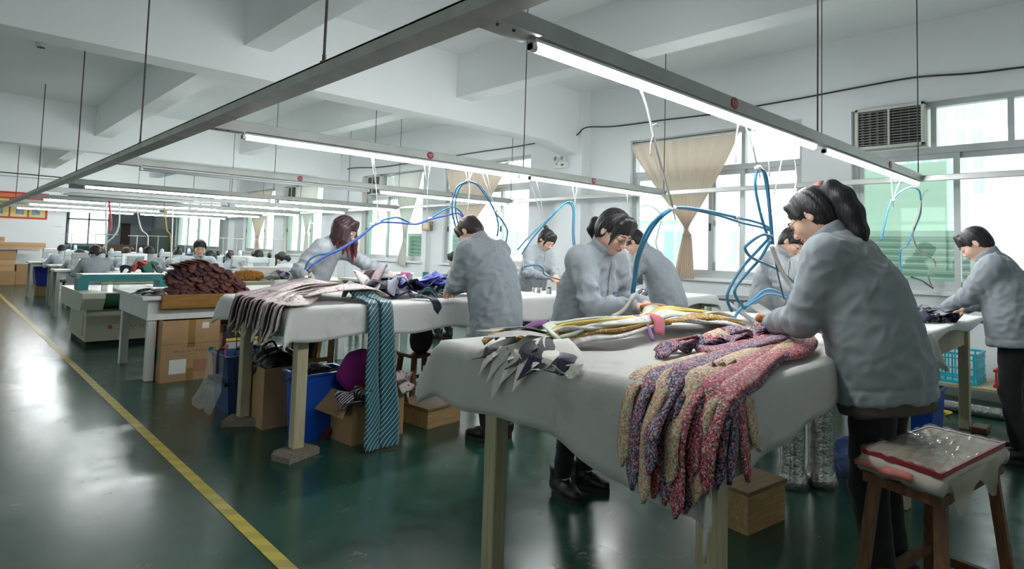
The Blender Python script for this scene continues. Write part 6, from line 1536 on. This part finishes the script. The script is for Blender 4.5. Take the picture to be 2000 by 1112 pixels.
far = [((122, 492), 13.0, 'short', M_HAIRK, 1.5, 95, 'far left seated worker with a white collar, back turned'), ((155, 503), 11.6, 'longback', M_HAIRK, 1.42, 80, 'seated worker with long black hair second from the far left'),
       ((188, 493), 10.1, 'lowpony', M_HAIRB, 1.55, 92, 'broad seated worker by a white stand behind the fusing machine'), ((247, 497), 12.0, 'short', M_HAIRB, 1.5, 85, 'far seated worker half hidden beside the broad one'),
       ((292, 492), 11.0, 'short', M_HAIRK, 1.55, 88, 'broad seated worker bending low behind the dark cloth heap'), ((348, 494), 12.6, 'bun', M_HAIRK, 1.5, 85, 'far seated worker with a tiny bun'),
       ((391, 493), 9.0, 'short', M_HAIRK, 1.66, -100, 'smiling short-haired worker facing the camera behind the brown pile'), ((411, 492), 10.8, 'longback', M_HAIRK, 1.5, 70, 'seated worker with dark loose hair behind the smiling one'),
       ((449, 492), 11.6, 'lowpony', M_HAIRB, 1.5, 80, 'seated worker with a brown ponytail below the pale pier'), ((508, 497), 11.2, 'short', M_HAIRK, 1.55, 100, 'dark-haired man seated left of the woman with the hair tie'),
       ((556, 497), 10.4, 'lowpony', M_HAIRK, 1.52, 120, 'seated woman with a low bun and glasses looking left')]
for i, (p, D, hs, hm, H, fa, lb) in enumerate(far):
    h = at(*p, D=D); f = D2R(fa); d = np.array([math.cos(f), math.sin(f)]); s_ = H/1.6
    pos = h[:2]-d*.22*s_; zt_ = .76
    a_, b_ = pos+d*.42+np.array([-d[1], d[0]])*.16, pos+d*.42-np.array([-d[1], d[0]])*.16
    fl_ = max(-.0, h[2]-1.10*s_); fl_ = 0
    person(lb, pos, f, H=H, lean=(8, 30 if i != 6 else 10), head=(30 if i != 6 else 12, 0, 0), handL=(*a_, .82), handR=(*b_, .82), hair=hs, hair_mat=hm, sit=True, simple=(i not in (6,)), vox=.015, hf=.007, seed=20+i, jacket=M_PALE if i not in (2, 4, 9) else M_JACKET, group='seated far workers', glasses=(i == 10), boots=False)
    far_stool(pos[0], pos[1], 'stool under the %s' % lb.split(' worker')[0].split(' man')[0].split(' woman')[0].lower() if False else 'stool beneath the ' + ' '.join(lb.split()[:9]))
    if i != 6:
        c = pos+d*.62; desk('sewing table of the ' + ' '.join(lb.split()[:10]), c[0]-.5, c[0]+.5, c[1]-.25, c[1]+.3, .76, 'far sewing tables'); sewing_machine(c[0]+.0, c[1]+.14, 'sewing machine of the ' + ' '.join(lb.split()[:10]))
fr = thing('display_stand', 'white open stand standing beside the broad seated worker', 'frame', (2.35, 11.75, .76))
MB().box(2.2, 2.55, 11.7, 11.74, .76, .80).box(2.2, 2.55, 11.7, 11.74, 1.02, 1.06).box(2.2, 2.24, 11.7, 11.74, .80, 1.02).box(2.51, 2.55, 11.7, 11.74, .80, 1.02).build('frame', M_WHITEP, fr)
desk('pale table supporting the white frame', 2.0, 2.9, 11.6, 12.0, .76)
# boxes at the far left
for i, (x0, x1, y0, y1, z0, z1, rot, lb) in enumerate(((.9, 1.58, 20.9, 21.6, 0, .36, 0, 'lowest carton of the stack at the far left edge'), (.9, 1.55, 20.9, 21.6, .362, .66, 0, 'middle carton of the stack at the far left edge'), (.9, 1.56, 20.9, 21.6, .662, .92, 0, 'upper carton of the stack at the far left edge'),
        (.95, 2.15, 20.8, 21.5, .96, 1.12, 0, 'long flat carton lying across the top of the far left stack'), (1.6, 2.1, 21.1, 21.8, 0, .52, 0, 'wide low carton beside the far left stack'), (.7, 1.30, 20.8, 21.3, 1.13, 1.26, 0, 'smallest carton on top of the far left stack'), (2.14, 2.36, 21.3, 21.8, 0, .34, 0, 'small carton with a dark mark left of the blue crate'))):
    c = thing('cardboard_box', lb, 'box', ((x0+x1)/2, (y0+y1)/2, z0), 'cartons at the far left'); MB().box(x0, x1, y0, y1, z0, z1, .004).build('carton', CARD if i % 2 else CARD2, c); box('tape', x0, x1, y0-.003, y0, (z0+z1)/2-.02, (z0+z1)/2+.02, TAPE, c)
for z in (.93,): tag(box('white_board', 1.58, 2.05, 20.95, 21.5, z-.1, z, M_WHITEP), 'pale board under the long flat carton', 'board')
ds = desk('small pale desk with a blue crate hung at its side near the far left', 2.02, 2.9, 17.4, 18.0, .76)
tag(box('crate_stand', 1.65, 1.90, 16.95, 17.35, 0, .24, CARD2), 'low carton under the deep blue crate', 'box')
cr = thing('blue_crate', 'deep blue plastic crate hanging at the small far desk', 'crate', (1.78, 17.1, .24)); MB().prism([(1.58, .62), (1.63, .24), (1.93, .24), (1.98, .62)], 'y', 16.9, 17.4).build('crate_body', mat('deep_blue_plastic', (30, 44, 150), .4), cr); box('rim', 1.56, 2.00, 16.88, 17.42, .62, .66, mat('deep_blue_plastic', (30, 44, 150), .4), cr)
# far room behind the opening: teal counter, low partition, dark door, framed tools
tag(box('teal_counter', 3.9, 5.2, 31.0, 31.6, 0, .95, mat('teal_counter', (40, 130, 134), .5)), 'teal counter below the distant window', 'counter')
tag(box('brown_partition', 4.6, 7.0, 29.8, 29.9, 0, 1.05, mat('brown_panel', (150, 120, 92), .7)), 'low brown partition at the far end of the hall', 'partition')
tag(box('dark_cabinet', 6.55, 7.1, 29.0, 29.6, 0, 1.75, mat('grey_green_cabinet', (96, 106, 100), .6)), 'grey green cabinet near the far wall', 'cabinet')
# hanging coloured air lines over the far desks
for i, (pts, m, lb, r_) in enumerate((([(205, 420), (207, 450), (206, 490)], M_WHITEP, 'straight white air line over the far left desks', .014), ([(211, 420), (217, 435), (215, 452)], mat('red_hose', (222, 92, 92), .5), 'short red air line over the far left desks', .018), ([(232, 420), (232, 442), (222, 462), (207, 475), (201, 486)], M_WHITEP, 'curved white air line over the far left desks', .014),
        ([(263, 425), (275, 445), (288, 460), (289, 480)], M_WHITEP, 'slanting white air line over the far middle desks', .012), ([(318, 428), (326, 448), (333, 462), (334, 520)], mat('ochre_hose', (206, 160, 90), .5), 'ochre air line over the far middle desks', .012), ([(336, 430), (336, 470), (334, 510)], M_WHITEP, 'straight white air line beside the ochre one', .012))):
    P = [at(*p, D=11.5) for p in pts]; P[0][2] = 2.0; tag(hose('air_line', P, r_, m), lb, 'air line', 'far air lines')

# ================================================================== blue air hoses, strings and irons
M_HTEAL = mat('teal_air_hose', (40, 112, 144), .35); M_HBLUE = mat('blue_air_hose', (44, 76, 184), .35); M_HSKY = mat('sky_air_hose', (50, 130, 176), .35); M_STR = mat('white_string', (232, 232, 230), .8); M_HBLK = mat('black_air_hose', (52, 66, 78), .4)
def hp(name, pts, m, label, r=.0075, X=None, Y=None, D=None, ends=None, group='air hoses'):
    P = []
    for i, p in enumerate(pts):
        if len(p) == 3: P.append(at(p[0], p[1], Y=p[2]))
        else: P.append(at(*p, X=X, Y=Y, D=D))
    if ends is not None: P.append(np.array(ends, float))
    return tag(hose(name, P, r, m), label, 'hose', group)
Y2 = 4.25
hp('air_hose', [(596, 527), (602, 511), (618, 499), (642, 495), (667, 485), (700, 464), (738, 435), (771, 425), (790, 430), (810, 438), (839, 428), (860, 414), (881, 405), (897, 411), (907, 425), (922, 444)], M_HTEAL, 'upper teal hose arching from the red-haired woman to the bent worker', Y=Y2)
hp('air_hose', [(599, 529), (618, 512), (642, 498), (668, 486), (700, 466), (738, 437), (774, 435), (813, 438), (839, 429), (868, 422), (894, 417), (905, 426), (914, 440)], M_HBLUE, 'deep blue hose running beside the upper teal one', Y=Y2-.02)
hp('air_hose', [(914, 354), (897, 362), (888, 376), (883, 407), (891, 446), (907, 478), (920, 495)], M_HTEAL, 'left leg of the tall teal hose loop above the bent worker', Y=4.0, ends=(3.05, 3.92, .945))
hp('air_hose', [(917, 355), (902, 362), (893, 378), (889, 408), (898, 446), (915, 484)], M_HTEAL, 'inner left leg of the tall teal hose loop', Y=4.02, ends=(3.08, 3.95, .945))
hp('air_hose', [(914, 354), (930, 360), (944, 376), (966, 412), (973, 440), (971, 462)], M_HTEAL, 'inner right leg of the tall teal hose loop', Y=4.0)
hp('air_hose', [(917, 355), (935, 362), (951, 382), (968, 415), (982, 433), (991, 452), (988, 474)], M_HTEAL, 'outer right leg of the tall teal hose loop', Y=4.02)
hp('air_hose', [(925, 507), (905, 512), (892, 525), (893, 538), (903, 546)], M_HSKY, 'short blue hose curving at the left sleeve of the bent worker', Y=3.75)
hp('air_hose', [(1011, 488), (1035, 461), (1070, 428), (1097, 401), (1114, 394), (1122, 409), (1122, 469)], M_HTEAL, 'teal hose arching beside the woman with the hair bun', Y=4.35, ends=(4.98, 4.28, .885))
hp('air_hose', [(1019, 497), (1040, 466), (1072, 430), (1098, 404), (1110, 397), (1119, 411), (1119, 470)], M_HTEAL, 'second teal hose arching beside the woman with the hair bun', Y=4.37, ends=(4.94, 4.24, .885))
hp('air_hose', [(1024, 521), (1048, 518), (1060, 525), (1066, 538)], M_HTEAL, 'short teal hose bending to the wooden iron rest', Y=4.15, ends=(4.60, 4.12, .99))
hp('air_hose', [(1237, 575, 1.80), (1240, 555, 1.78), (1250, 497, 1.7), (1277, 441, 1.62), (1312, 409), (1339, 406), (1386, 413), (1440, 425), (1478, 434), (1500, 444), (1507, 455)], M_HSKY, 'sky blue hose from the iron of the woman in round glasses', Y=1.55, r=.008)
hp('air_hose', [(1234, 573, 1.80), (1238, 545, 1.78), (1245, 497, 1.7), (1269, 443, 1.62), (1305, 411), (1335, 407), (1400, 420), (1451, 436), (1486, 444), (1502, 450)], M_HTEAL, 'teal hose paired with the sky blue iron hose', Y=1.57, r=.007)
Y1 = 1.42
hp('air_hose', [(1480, 328), (1475, 362), (1486, 420), (1501, 466), (1509, 485)], M_HSKY, 'left leg of the hanging sky blue hose loop', Y=Y1)
hp('air_hose', [(1483, 327), (1497, 346), (1505, 420), (1510, 478)], M_HSKY, 'right leg of the hanging sky blue hose loop', Y=Y1)
hp('air_hose', [(1481, 328), (1491, 336), (1499, 380), (1505, 440), (1508, 480)], M_HTEAL, 'middle teal strand of the hanging hose loop', Y=Y1+.02)
hp('air_hose', [(1508, 462), (1488, 459), (1460, 478), (1456, 488), (1471, 505), (1521, 528), (1560, 560)], M_HTEAL, 'teal hose crossing in front of the hanging loop', Y=Y1-.03)
hp('air_hose', [(1500, 468), (1470, 500), (1451, 521), (1430, 553), (1420, 582), (1429, 608)], M_HTEAL, 'long teal hose swinging down left of the loop', Y=Y1)
hp('air_hose', [(1505, 470), (1485, 505), (1458, 535), (1436, 564), (1440, 585), (1455, 603)], M_HTEAL, 'second teal hose swinging down left of the loop', Y=Y1-.02)
hp('air_hose', [(1432, 625), (1445, 605), (1475, 582), (1492, 568), (1510, 567), (1540, 580)], M_HSKY, 'sky blue hose curling on the table behind the metal sheet', Y=1.5)
hp('air_hose', [(1455, 600), (1480, 584), (1500, 575), (1530, 580), (1555, 588)], M_HSKY, 'lower sky blue hose curling behind the metal sheet', Y=1.48)
hp('air_hose', [(1507, 470), (1516, 520), (1525, 560), (1532, 585)], M_HBLK, 'thin dark hose hanging from the loop', Y=Y1-.05, r=.004)
hp('wrapped_hose', [(1507, 480), (1512, 495), (1522, 520), (1540, 553), (1558, 575)], mat('white_wrapped_hose', (206, 200, 194), .7, var=.08, vscale=50), 'white tape-wrapped hose slanting to the iron rest', r=.012, Y=Y1-.06)
hp('wrapped_hose', [(1238, 572, 1.80), (1233, 583, 1.79), (1222, 602, 1.80), (1210, 612, 1.82), (1196, 618, 1.83)], mat('white_wrapped_hose', (206, 200, 194), .7), 'white wrapped hose end at the hand of the woman in round glasses', r=.010)
Y3 = 1.46
hp('air_hose', [(1722, 470), (1727, 440), (1738, 400), (1755, 378), (1778, 366), (1795, 372), (1799, 395)], M_HSKY, 'pale blue hose loop under the window end of the nearest rail', Y=Y3)
hp('air_hose', [(1799, 395), (1797, 420), (1785, 450), (1772, 480), (1758, 497)], M_HSKY, 'lower part of the pale blue hose loop by the green louvres', Y=Y3, ends=(5.62, 1.40, .88))
hp('white_cable', [(1799, 388), (1795, 415), (1784, 440), (1785, 470), (1800, 492), (1824, 508), (1826, 522), (1814, 535), (1816, 550), (1822, 563)], mat('dirty_white_cable', (196, 184, 164), .6), 'dirty white cable hanging to the far right table', Y=Y3, r=.006)
hp('air_hose', [(1822, 563), (1812, 556), (1800, 548), (1780, 541)], M_HBLK, 'dark hose end at the far right iron', Y=1.3, r=.008)
hp('thin_cable', [(1238, 408), (1262, 402), (1280, 408), (1292, 425), (1285, 455), (1282, 480), (1300, 520), (1310, 540)], M_HBLK, 'thin dark cable hanging under the second rail near the windows', Y=4.1, r=.004)
# ties and knots of the hoses
def string(pts, Y, label, r=.0035, tail=True):
    P = [at(*p, Y=Y) for p in pts]
    if P[0][2] > 1.7 and 'loose end' not in label: P[0][2] = 1.972
    o = hose('white_string', P, r, M_STR, k=3, n=5); return tag(o, label, 'string', 'white strings on the rails')
string([(1251, 168), (1262, 205), (1273, 250), (1290, 320), (1314, 405)], 1.45, 'thick white cord from the nearest rail to the blue iron hose', .005)
string([(1272, 246), (1281, 243), (1286, 248)], 1.45, 'short loose end in the upper knot of the thick white cord', .003); string([(1276, 262), (1270, 285), (1271, 305)], 1.45, 'loose end hanging from the thick white cord', .003)
for pts, y, lb in (([(1442, 240), (1437, 280), (1437, 318)], 1.45, 'white string left of the hose loop'), ([(1456, 243), (1470, 290), (1478, 327)], 1.45, 'white string holding the hose loop'), ([(1470, 250), (1472, 290), (1480, 328)], 1.45, 'second white string holding the hose loop'), ([(1500, 258), (1501, 300), (1503, 345)], 1.45, 'thin white string right of the hose loop'),
                   ([(1549, 255), (1552, 310), (1556, 350), (1550, 375)], 1.45, 'white string hanging far right of the hose loop'), ([(1535, 300), (1520, 345), (1512, 380)], 1.45, 'slanting white string behind the hose loop'), ([(1740, 345), (1742, 370), (1744, 392)], 1.46, 'white string at the pale blue hose loop'), ([(1758, 352), (1750, 372), (1746, 386)], 1.46, 'slanting white string at the pale blue hose loop'), ([(1813, 358), (1806, 375), (1800, 392)], 1.46, 'short white string at the right of the pale blue loop'),
                   ([(730, 305), (734, 355), (739, 433)], 4.14, 'white string from the second rail to the blue hoses, left one'), ([(726, 306), (733, 358)], 4.14, 'slanting twin of the left hose string'), ([(840, 318), (835, 365), (834, 430)], 4.14, 'white string from the second rail to the blue hoses, right one'), ([(829, 318), (833, 360)], 4.14, 'slanting twin of the right hose string'), ([(909, 333), (914, 352)], 4.14, 'left short string at the top of the tall loop'), ([(923, 335), (916, 353)], 4.14, 'right short string at the top of the tall loop'), ([(916, 345), (917, 375), (912, 425)], 4.14, 'white string inside the tall hose loop'),
                   ([(942, 336), (955, 375), (968, 408)], 4.14, 'slanting string at the right leg of the tall loop'), ([(951, 338), (958, 370), (966, 405)], 4.14, 'second slanting string at the right leg of the tall loop'), ([(1034, 350), (1045, 385), (1060, 428)], 4.14, 'slanting string above the woman with the hair bun'), ([(1048, 352), (1056, 390), (1062, 430)], 4.14, 'second string above the woman with the hair bun'), ([(1118, 362), (1122, 385), (1128, 410)], 4.14, 'string at the top of the teal hose arch'), ([(1128, 363), (1124, 385), (1122, 400)], 4.14, 'second string at the top of the teal hose arch'),
                   ([(1224, 378), (1227, 398)], 4.14, 'short string under the second rail left of the curtain'), ([(1270, 380), (1262, 398)], 4.14, 'short string under the second rail right of the curtain edge')):
    string(pts, y, lb)
for (x, y, Y, lb) in ((738, 435, Y2, 'left'), (839, 428, Y2, 'middle'), (914, 353, 4.0, 'tall loop'), (1313, 408, 1.55, 'iron hose'), (1480, 328, Y1, 'hanging loop'), (968, 412, 4.0, 'right leg'), (1743, 392, Y3, 'pale loop'), (1439, 424, 1.55, 'crossing')):
    c = at(x, y, Y=Y); q = MB().tube([c+(-.018, 0, -.004), c+(0, -.002, .002), c+(.018, 0, .004)], .013, 8).tube([c, c+(.02, 0, -.03), c+(.028, 0, -.05)], .003, 5); tag(q.build('string_knot', M_STR, None, True), 'white string knot on the hoses at the %s' % lb, 'knot', 'white string knots')
# irons
M_HANDLE = mk_wood('iron_handle_wood', (150, 84, 44), (184, 112, 62), .4)
def iron(label, c, ang, P=None):
    c = np.array(c, float); d = np.array([math.cos(ang), math.sin(ang), 0]); s_ = np.array([-d[1], d[0], 0]); t = thing('steam_iron', label, 'iron', c, 'steam irons')
    out = [c+d*.11, c+d*.05+s_*.035, c-d*.08+s_*.045, c-d*.09-s_*.0, c-d*.08-s_*.045, c+d*.05-s_*.035]; n = 6
    V = [p+np.array([0, 0, .002]) for p in out]+[p*.97+c*.03+np.array([0, 0, .022]) for p in out]; F = [tuple(range(n-1, -1, -1)), tuple(range(n, 2*n))]+[(i, (i+1) % n, n+(i+1) % n, n+i) for i in range(n)]
    mesh('sole_plate', V, F, M_STEEL, t); V = [c+(p-c)*.85+np.array([0, 0, .022]) for p in out]+[c+(p-c)*.6+np.array([0, 0, .055]) for p in out]; mesh('body', V, F, mat('iron_body', (150, 152, 150), .35, .7), t)
    for e in (.05, -.06): MB().tube([c+d*e+(0, 0, .05), c+d*e+(0, 0, .085)], .006, 6).build('handle_post', M_STEEL, t)
    MB().tube([c-d*.075+(0, 0, .09), c-d*.03+(0, 0, .094), c+d*.02+(0, 0, .094), c+d*.065+(0, 0, .09)], [.013, .016, .016, .013], 10).build('handle', M_HANDLE, t, True)
    MB().tube([c-d*.09+(0, 0, .04), c-d*.12+(0, 0, .06)], .010, 8).build('hose_nipple', mat('brass', (170, 140, 80), .3, .9), t); return t
def iron_in(P, i, label, z, up_=.0):
    d = P['hands'][i][0]; p = P['wr'][i]+d*.085; return iron(label, (p[0], p[1], z), math.atan2(d[1], d[0])+(.6 if i else -.6))
iron_in(P1, 0, 'steam iron with a wooden handle in the hand of the ponytailed woman', .945)
iron_in(P2, 1, 'steam iron held by the woman in round glasses', .945)
iron('steam iron standing on the table before the red-haired woman', (2.02, 4.42, ZT2+.09), 1.2)
iron('steam iron beside the far right worker', (5.05, 1.42, .885), 2.0)
# metal sheet, wooden rest and small things on the front and window-side tables
def leaning(name, label, c, w, h, tilt, ang, m, cat):
    d = np.array([math.cos(ang), math.sin(ang), 0]); n_ = np.array([-d[1], d[0], 0]); up_ = np.array([0, 0, math.sin(tilt)])+n_*math.cos(tilt); nn = np.cross(d, up_)
    o = MB().obox(np.array(c)+up_*h/2, d, up_, nn, w/2, h/2, .004).build(name, m); return tag(o, label, cat)
leaning('metal_sheet', 'bent shiny metal sheet leaning on the front table behind the hands', at(1478, 632, Z=.93), .30, .18, .6, .5, mat('dull_metal_sheet', (176, 178, 176), .25, .75), 'sheet')
leaning('plastic_sleeve', 'clear plastic sleeve leaning beside the metal sheet', at(1520, 625, Z=.93), .22, .16, .5, .2, mat('clear_sleeve', (222, 226, 226), .1, alpha=.5), 'sleeve')
c = at(1405, 652, Z=.93); tag(MB().box(c[0]-.1, c[0]+.14, c[1]-.03, c[1]+.03, .930, .936).build('steel_ruler', mat('dark_ruler', (92, 92, 96), .3, .6)), 'dark steel ruler lying past the blush cloth', 'ruler')
box('iron_rest', 4.55, 4.86, 3.98, 4.24, .875, .985, mat('varnished_box', (170, 112, 60), .5)); tag(bpy.data.objects['iron_rest'], 'brown wooden box on the table before the woman with the hair bun', 'box')
for i in range(7):
    a = (4.20+.06*i, 4.02+.05*(i % 3)); tag(MB().lathe((a[0], a[1], .876), [(.018, 0), (.02, .004), (.016, .05+.01*(i % 3)), (.008, .06)], 10).build('thread_spool', [M_STEEL, mat('green_thread', (40, 120, 80), .7), M_BLACK, mat('red_thread', (180, 50, 60), .7), M_BLUSH, M_STEEL, mat('green_thread', (40, 120, 80), .7)][i], None, True), '%s spool in the group left of the brown wooden box, %s' % (['silver', 'green', 'black', 'red', 'pink', 'second silver', 'second green'][i], ['front', 'middle', 'rear'][i % 3]), 'spool', 'spools by the wooden box')
for i in range(6): crumple('plum_striped_tie', (5.15+.09*(i % 3), 3.46+.09*(i//3), .876+.02*(i//3)), .34, .08, striped('plum_grey_stripe', (62, 48, 66), (150, 140, 150), .03, .16, .8, .6), 'plum striped tie on the table below the curtain, %s row, %s' % (['front', 'rear'][i//3], ['left', 'middle', 'right'][i % 3]), 'tie', 'plum ties below the curtain', .2*i-.3, .05, 6, i+500)
for i in range(9): crumple('navy_striped_tie', (4.98+.09*(i % 3), 1.06+.08*(i//3), .878+.02*(i % 2)), .32, .10, M_NAVYS if i % 3 else M_NAVY, '%s tie under the far right worker hands, %s row, %s' % ('navy striped' if i % 3 else 'plain navy', ['front', 'middle', 'rear'][i//3], ['left', 'centre', 'right'][i % 3]), 'tie', 'navy ties at the far right', .35*i-.6, .06, 7, i+600)
tag(MB().box(5.1, 5.65, 1.62, 1.80, .876, .91, .004).build('wooden_board', mat('pale_yellow_board', (214, 184, 130), .6)), 'pale wooden board lying on the far right table', 'board')

# ================================================================== outside the windows
M_GRN = mat('pale_green_housing', (224, 236, 228), .6); M_GRN2 = mat('green_louvre', (206, 224, 213), .55); M_BLD = mat('white_building', (236, 238, 238), .8); M_BLW = mat('pale_window', (186, 206, 212), .3)
def louvre(label, x, y0, y1, z0, z1, n):
    t = thing('louvred_housing', label, 'louvre', (x+.3, (y0+y1)/2, z0), 'green louvred housings')
    box('back', x+.10, x+.7, y0, y1, z0, z1, M_GRN, t)
    MB().box(x, x+.10, y0, y0+.07, z0, z1).box(x, x+.10, y1-.07, y1, z0, z1).box(x, x+.10, y0+.07, y1-.07, z1-.07, z1).box(x, x+.10, y0+.07, y1-.07, z0, z0+.07).build('frame', M_GRN, t)
    for k in range(n):
        z = z0+.09+(z1-z0-.18)*(k+.5)/n; V = [(x+.005, y0+.07, z-.022), (x+.005, y1-.07, z-.022), (x+.075, y1-.07, z+.022), (x+.075, y0+.07, z+.022)]
        V = V+[(a+.004, b, c+.006) for a, b, c in V]; mesh('slat', V, [(3, 2, 1, 0), (4, 5, 6, 7), (0, 1, 5, 4), (1, 2, 6, 5), (2, 3, 7, 6), (3, 0, 4, 7)], M_GRN2, t)
    return t
louvre('large green louvred housing outside the nearest window', 8.3, 1.35, 2.75, -.3, 1.66, 22)
structure(box('terrace', 7.48, 10.6, -2, 20, -.45, -.3, mat('terrace_concrete', (170, 174, 170), .9)))
tag(box('green_tank', 8.9, 10.2, 1.75, 3.0, -.3, 2.55, M_GRN), 'pale green tank standing above the louvred housing outside', 'tank')
for o_, (a, b, z0, z1) in zip(range(3), ((11.75, 12.6, -.3, 1.62), (10.4, 11.15, -.3, 1.66), (16.0, 16.9, -.3, 1.55))): louvre(['green louvred housing outside, left of the white tied curtain', 'green louvred housing outside, right of the white tied curtain', 'far green louvred housing outside the small window'][o_], 8.2, a, b, z0, z1, 20)
def building(label, x0, x1, y0, y1, z0, z1, ny, nz, wz=.55):
    t = thing('building', label, 'building', (x0, (y0+y1)/2, z0), 'buildings outside'); box('walls', x0, x1, y0, y1, z0, z1, M_BLD, t)
    box('roof', x0-.3, x1+.3, y0-.3, y1+.3, z1, z1+.5, M_BLD, t)
    for i in range(ny):
        for k in range(nz):
            a = y0+(y1-y0)*(i+.22)/ny; b = y0+(y1-y0)*(i+.78)/ny; c0 = z0+(z1-z0)*(k+.25)/nz; c1 = z0+(z1-z0)*(k+.25+wz)/nz
            w_ = box('window', x0-.12, x0, a, b, c0, c1, M_BLW, t); box('mullion', x0-.2, x0-.12, (a+b)/2-.06*(b-a), (a+b)/2+.06*(b-a), c0, c1, M_BLD, w_)
building('white building with large bluish windows outside at the right', 26, 40, -9, 3.2, -10, 6.2, 4, 5)
building('tall pale tower block far outside, left one', 120, 135, 18, 30, -30, 28, 5, 14)
building('tall pale tower block far outside, right one', 110, 125, 0, 12, -30, 24, 5, 13)
building('long pale building outside behind the curtain window', 30, 42, 9, 34, -12, 3.2, 9, 5)
tag(box('ground', 7.6, 300, -150, 300, -12.2, -12.0, mat('pale_ground', (200, 204, 200), .9)), 'pale ground far below outside the windows', 'ground'); bpy.data.objects['ground']['kind'] = 'structure'
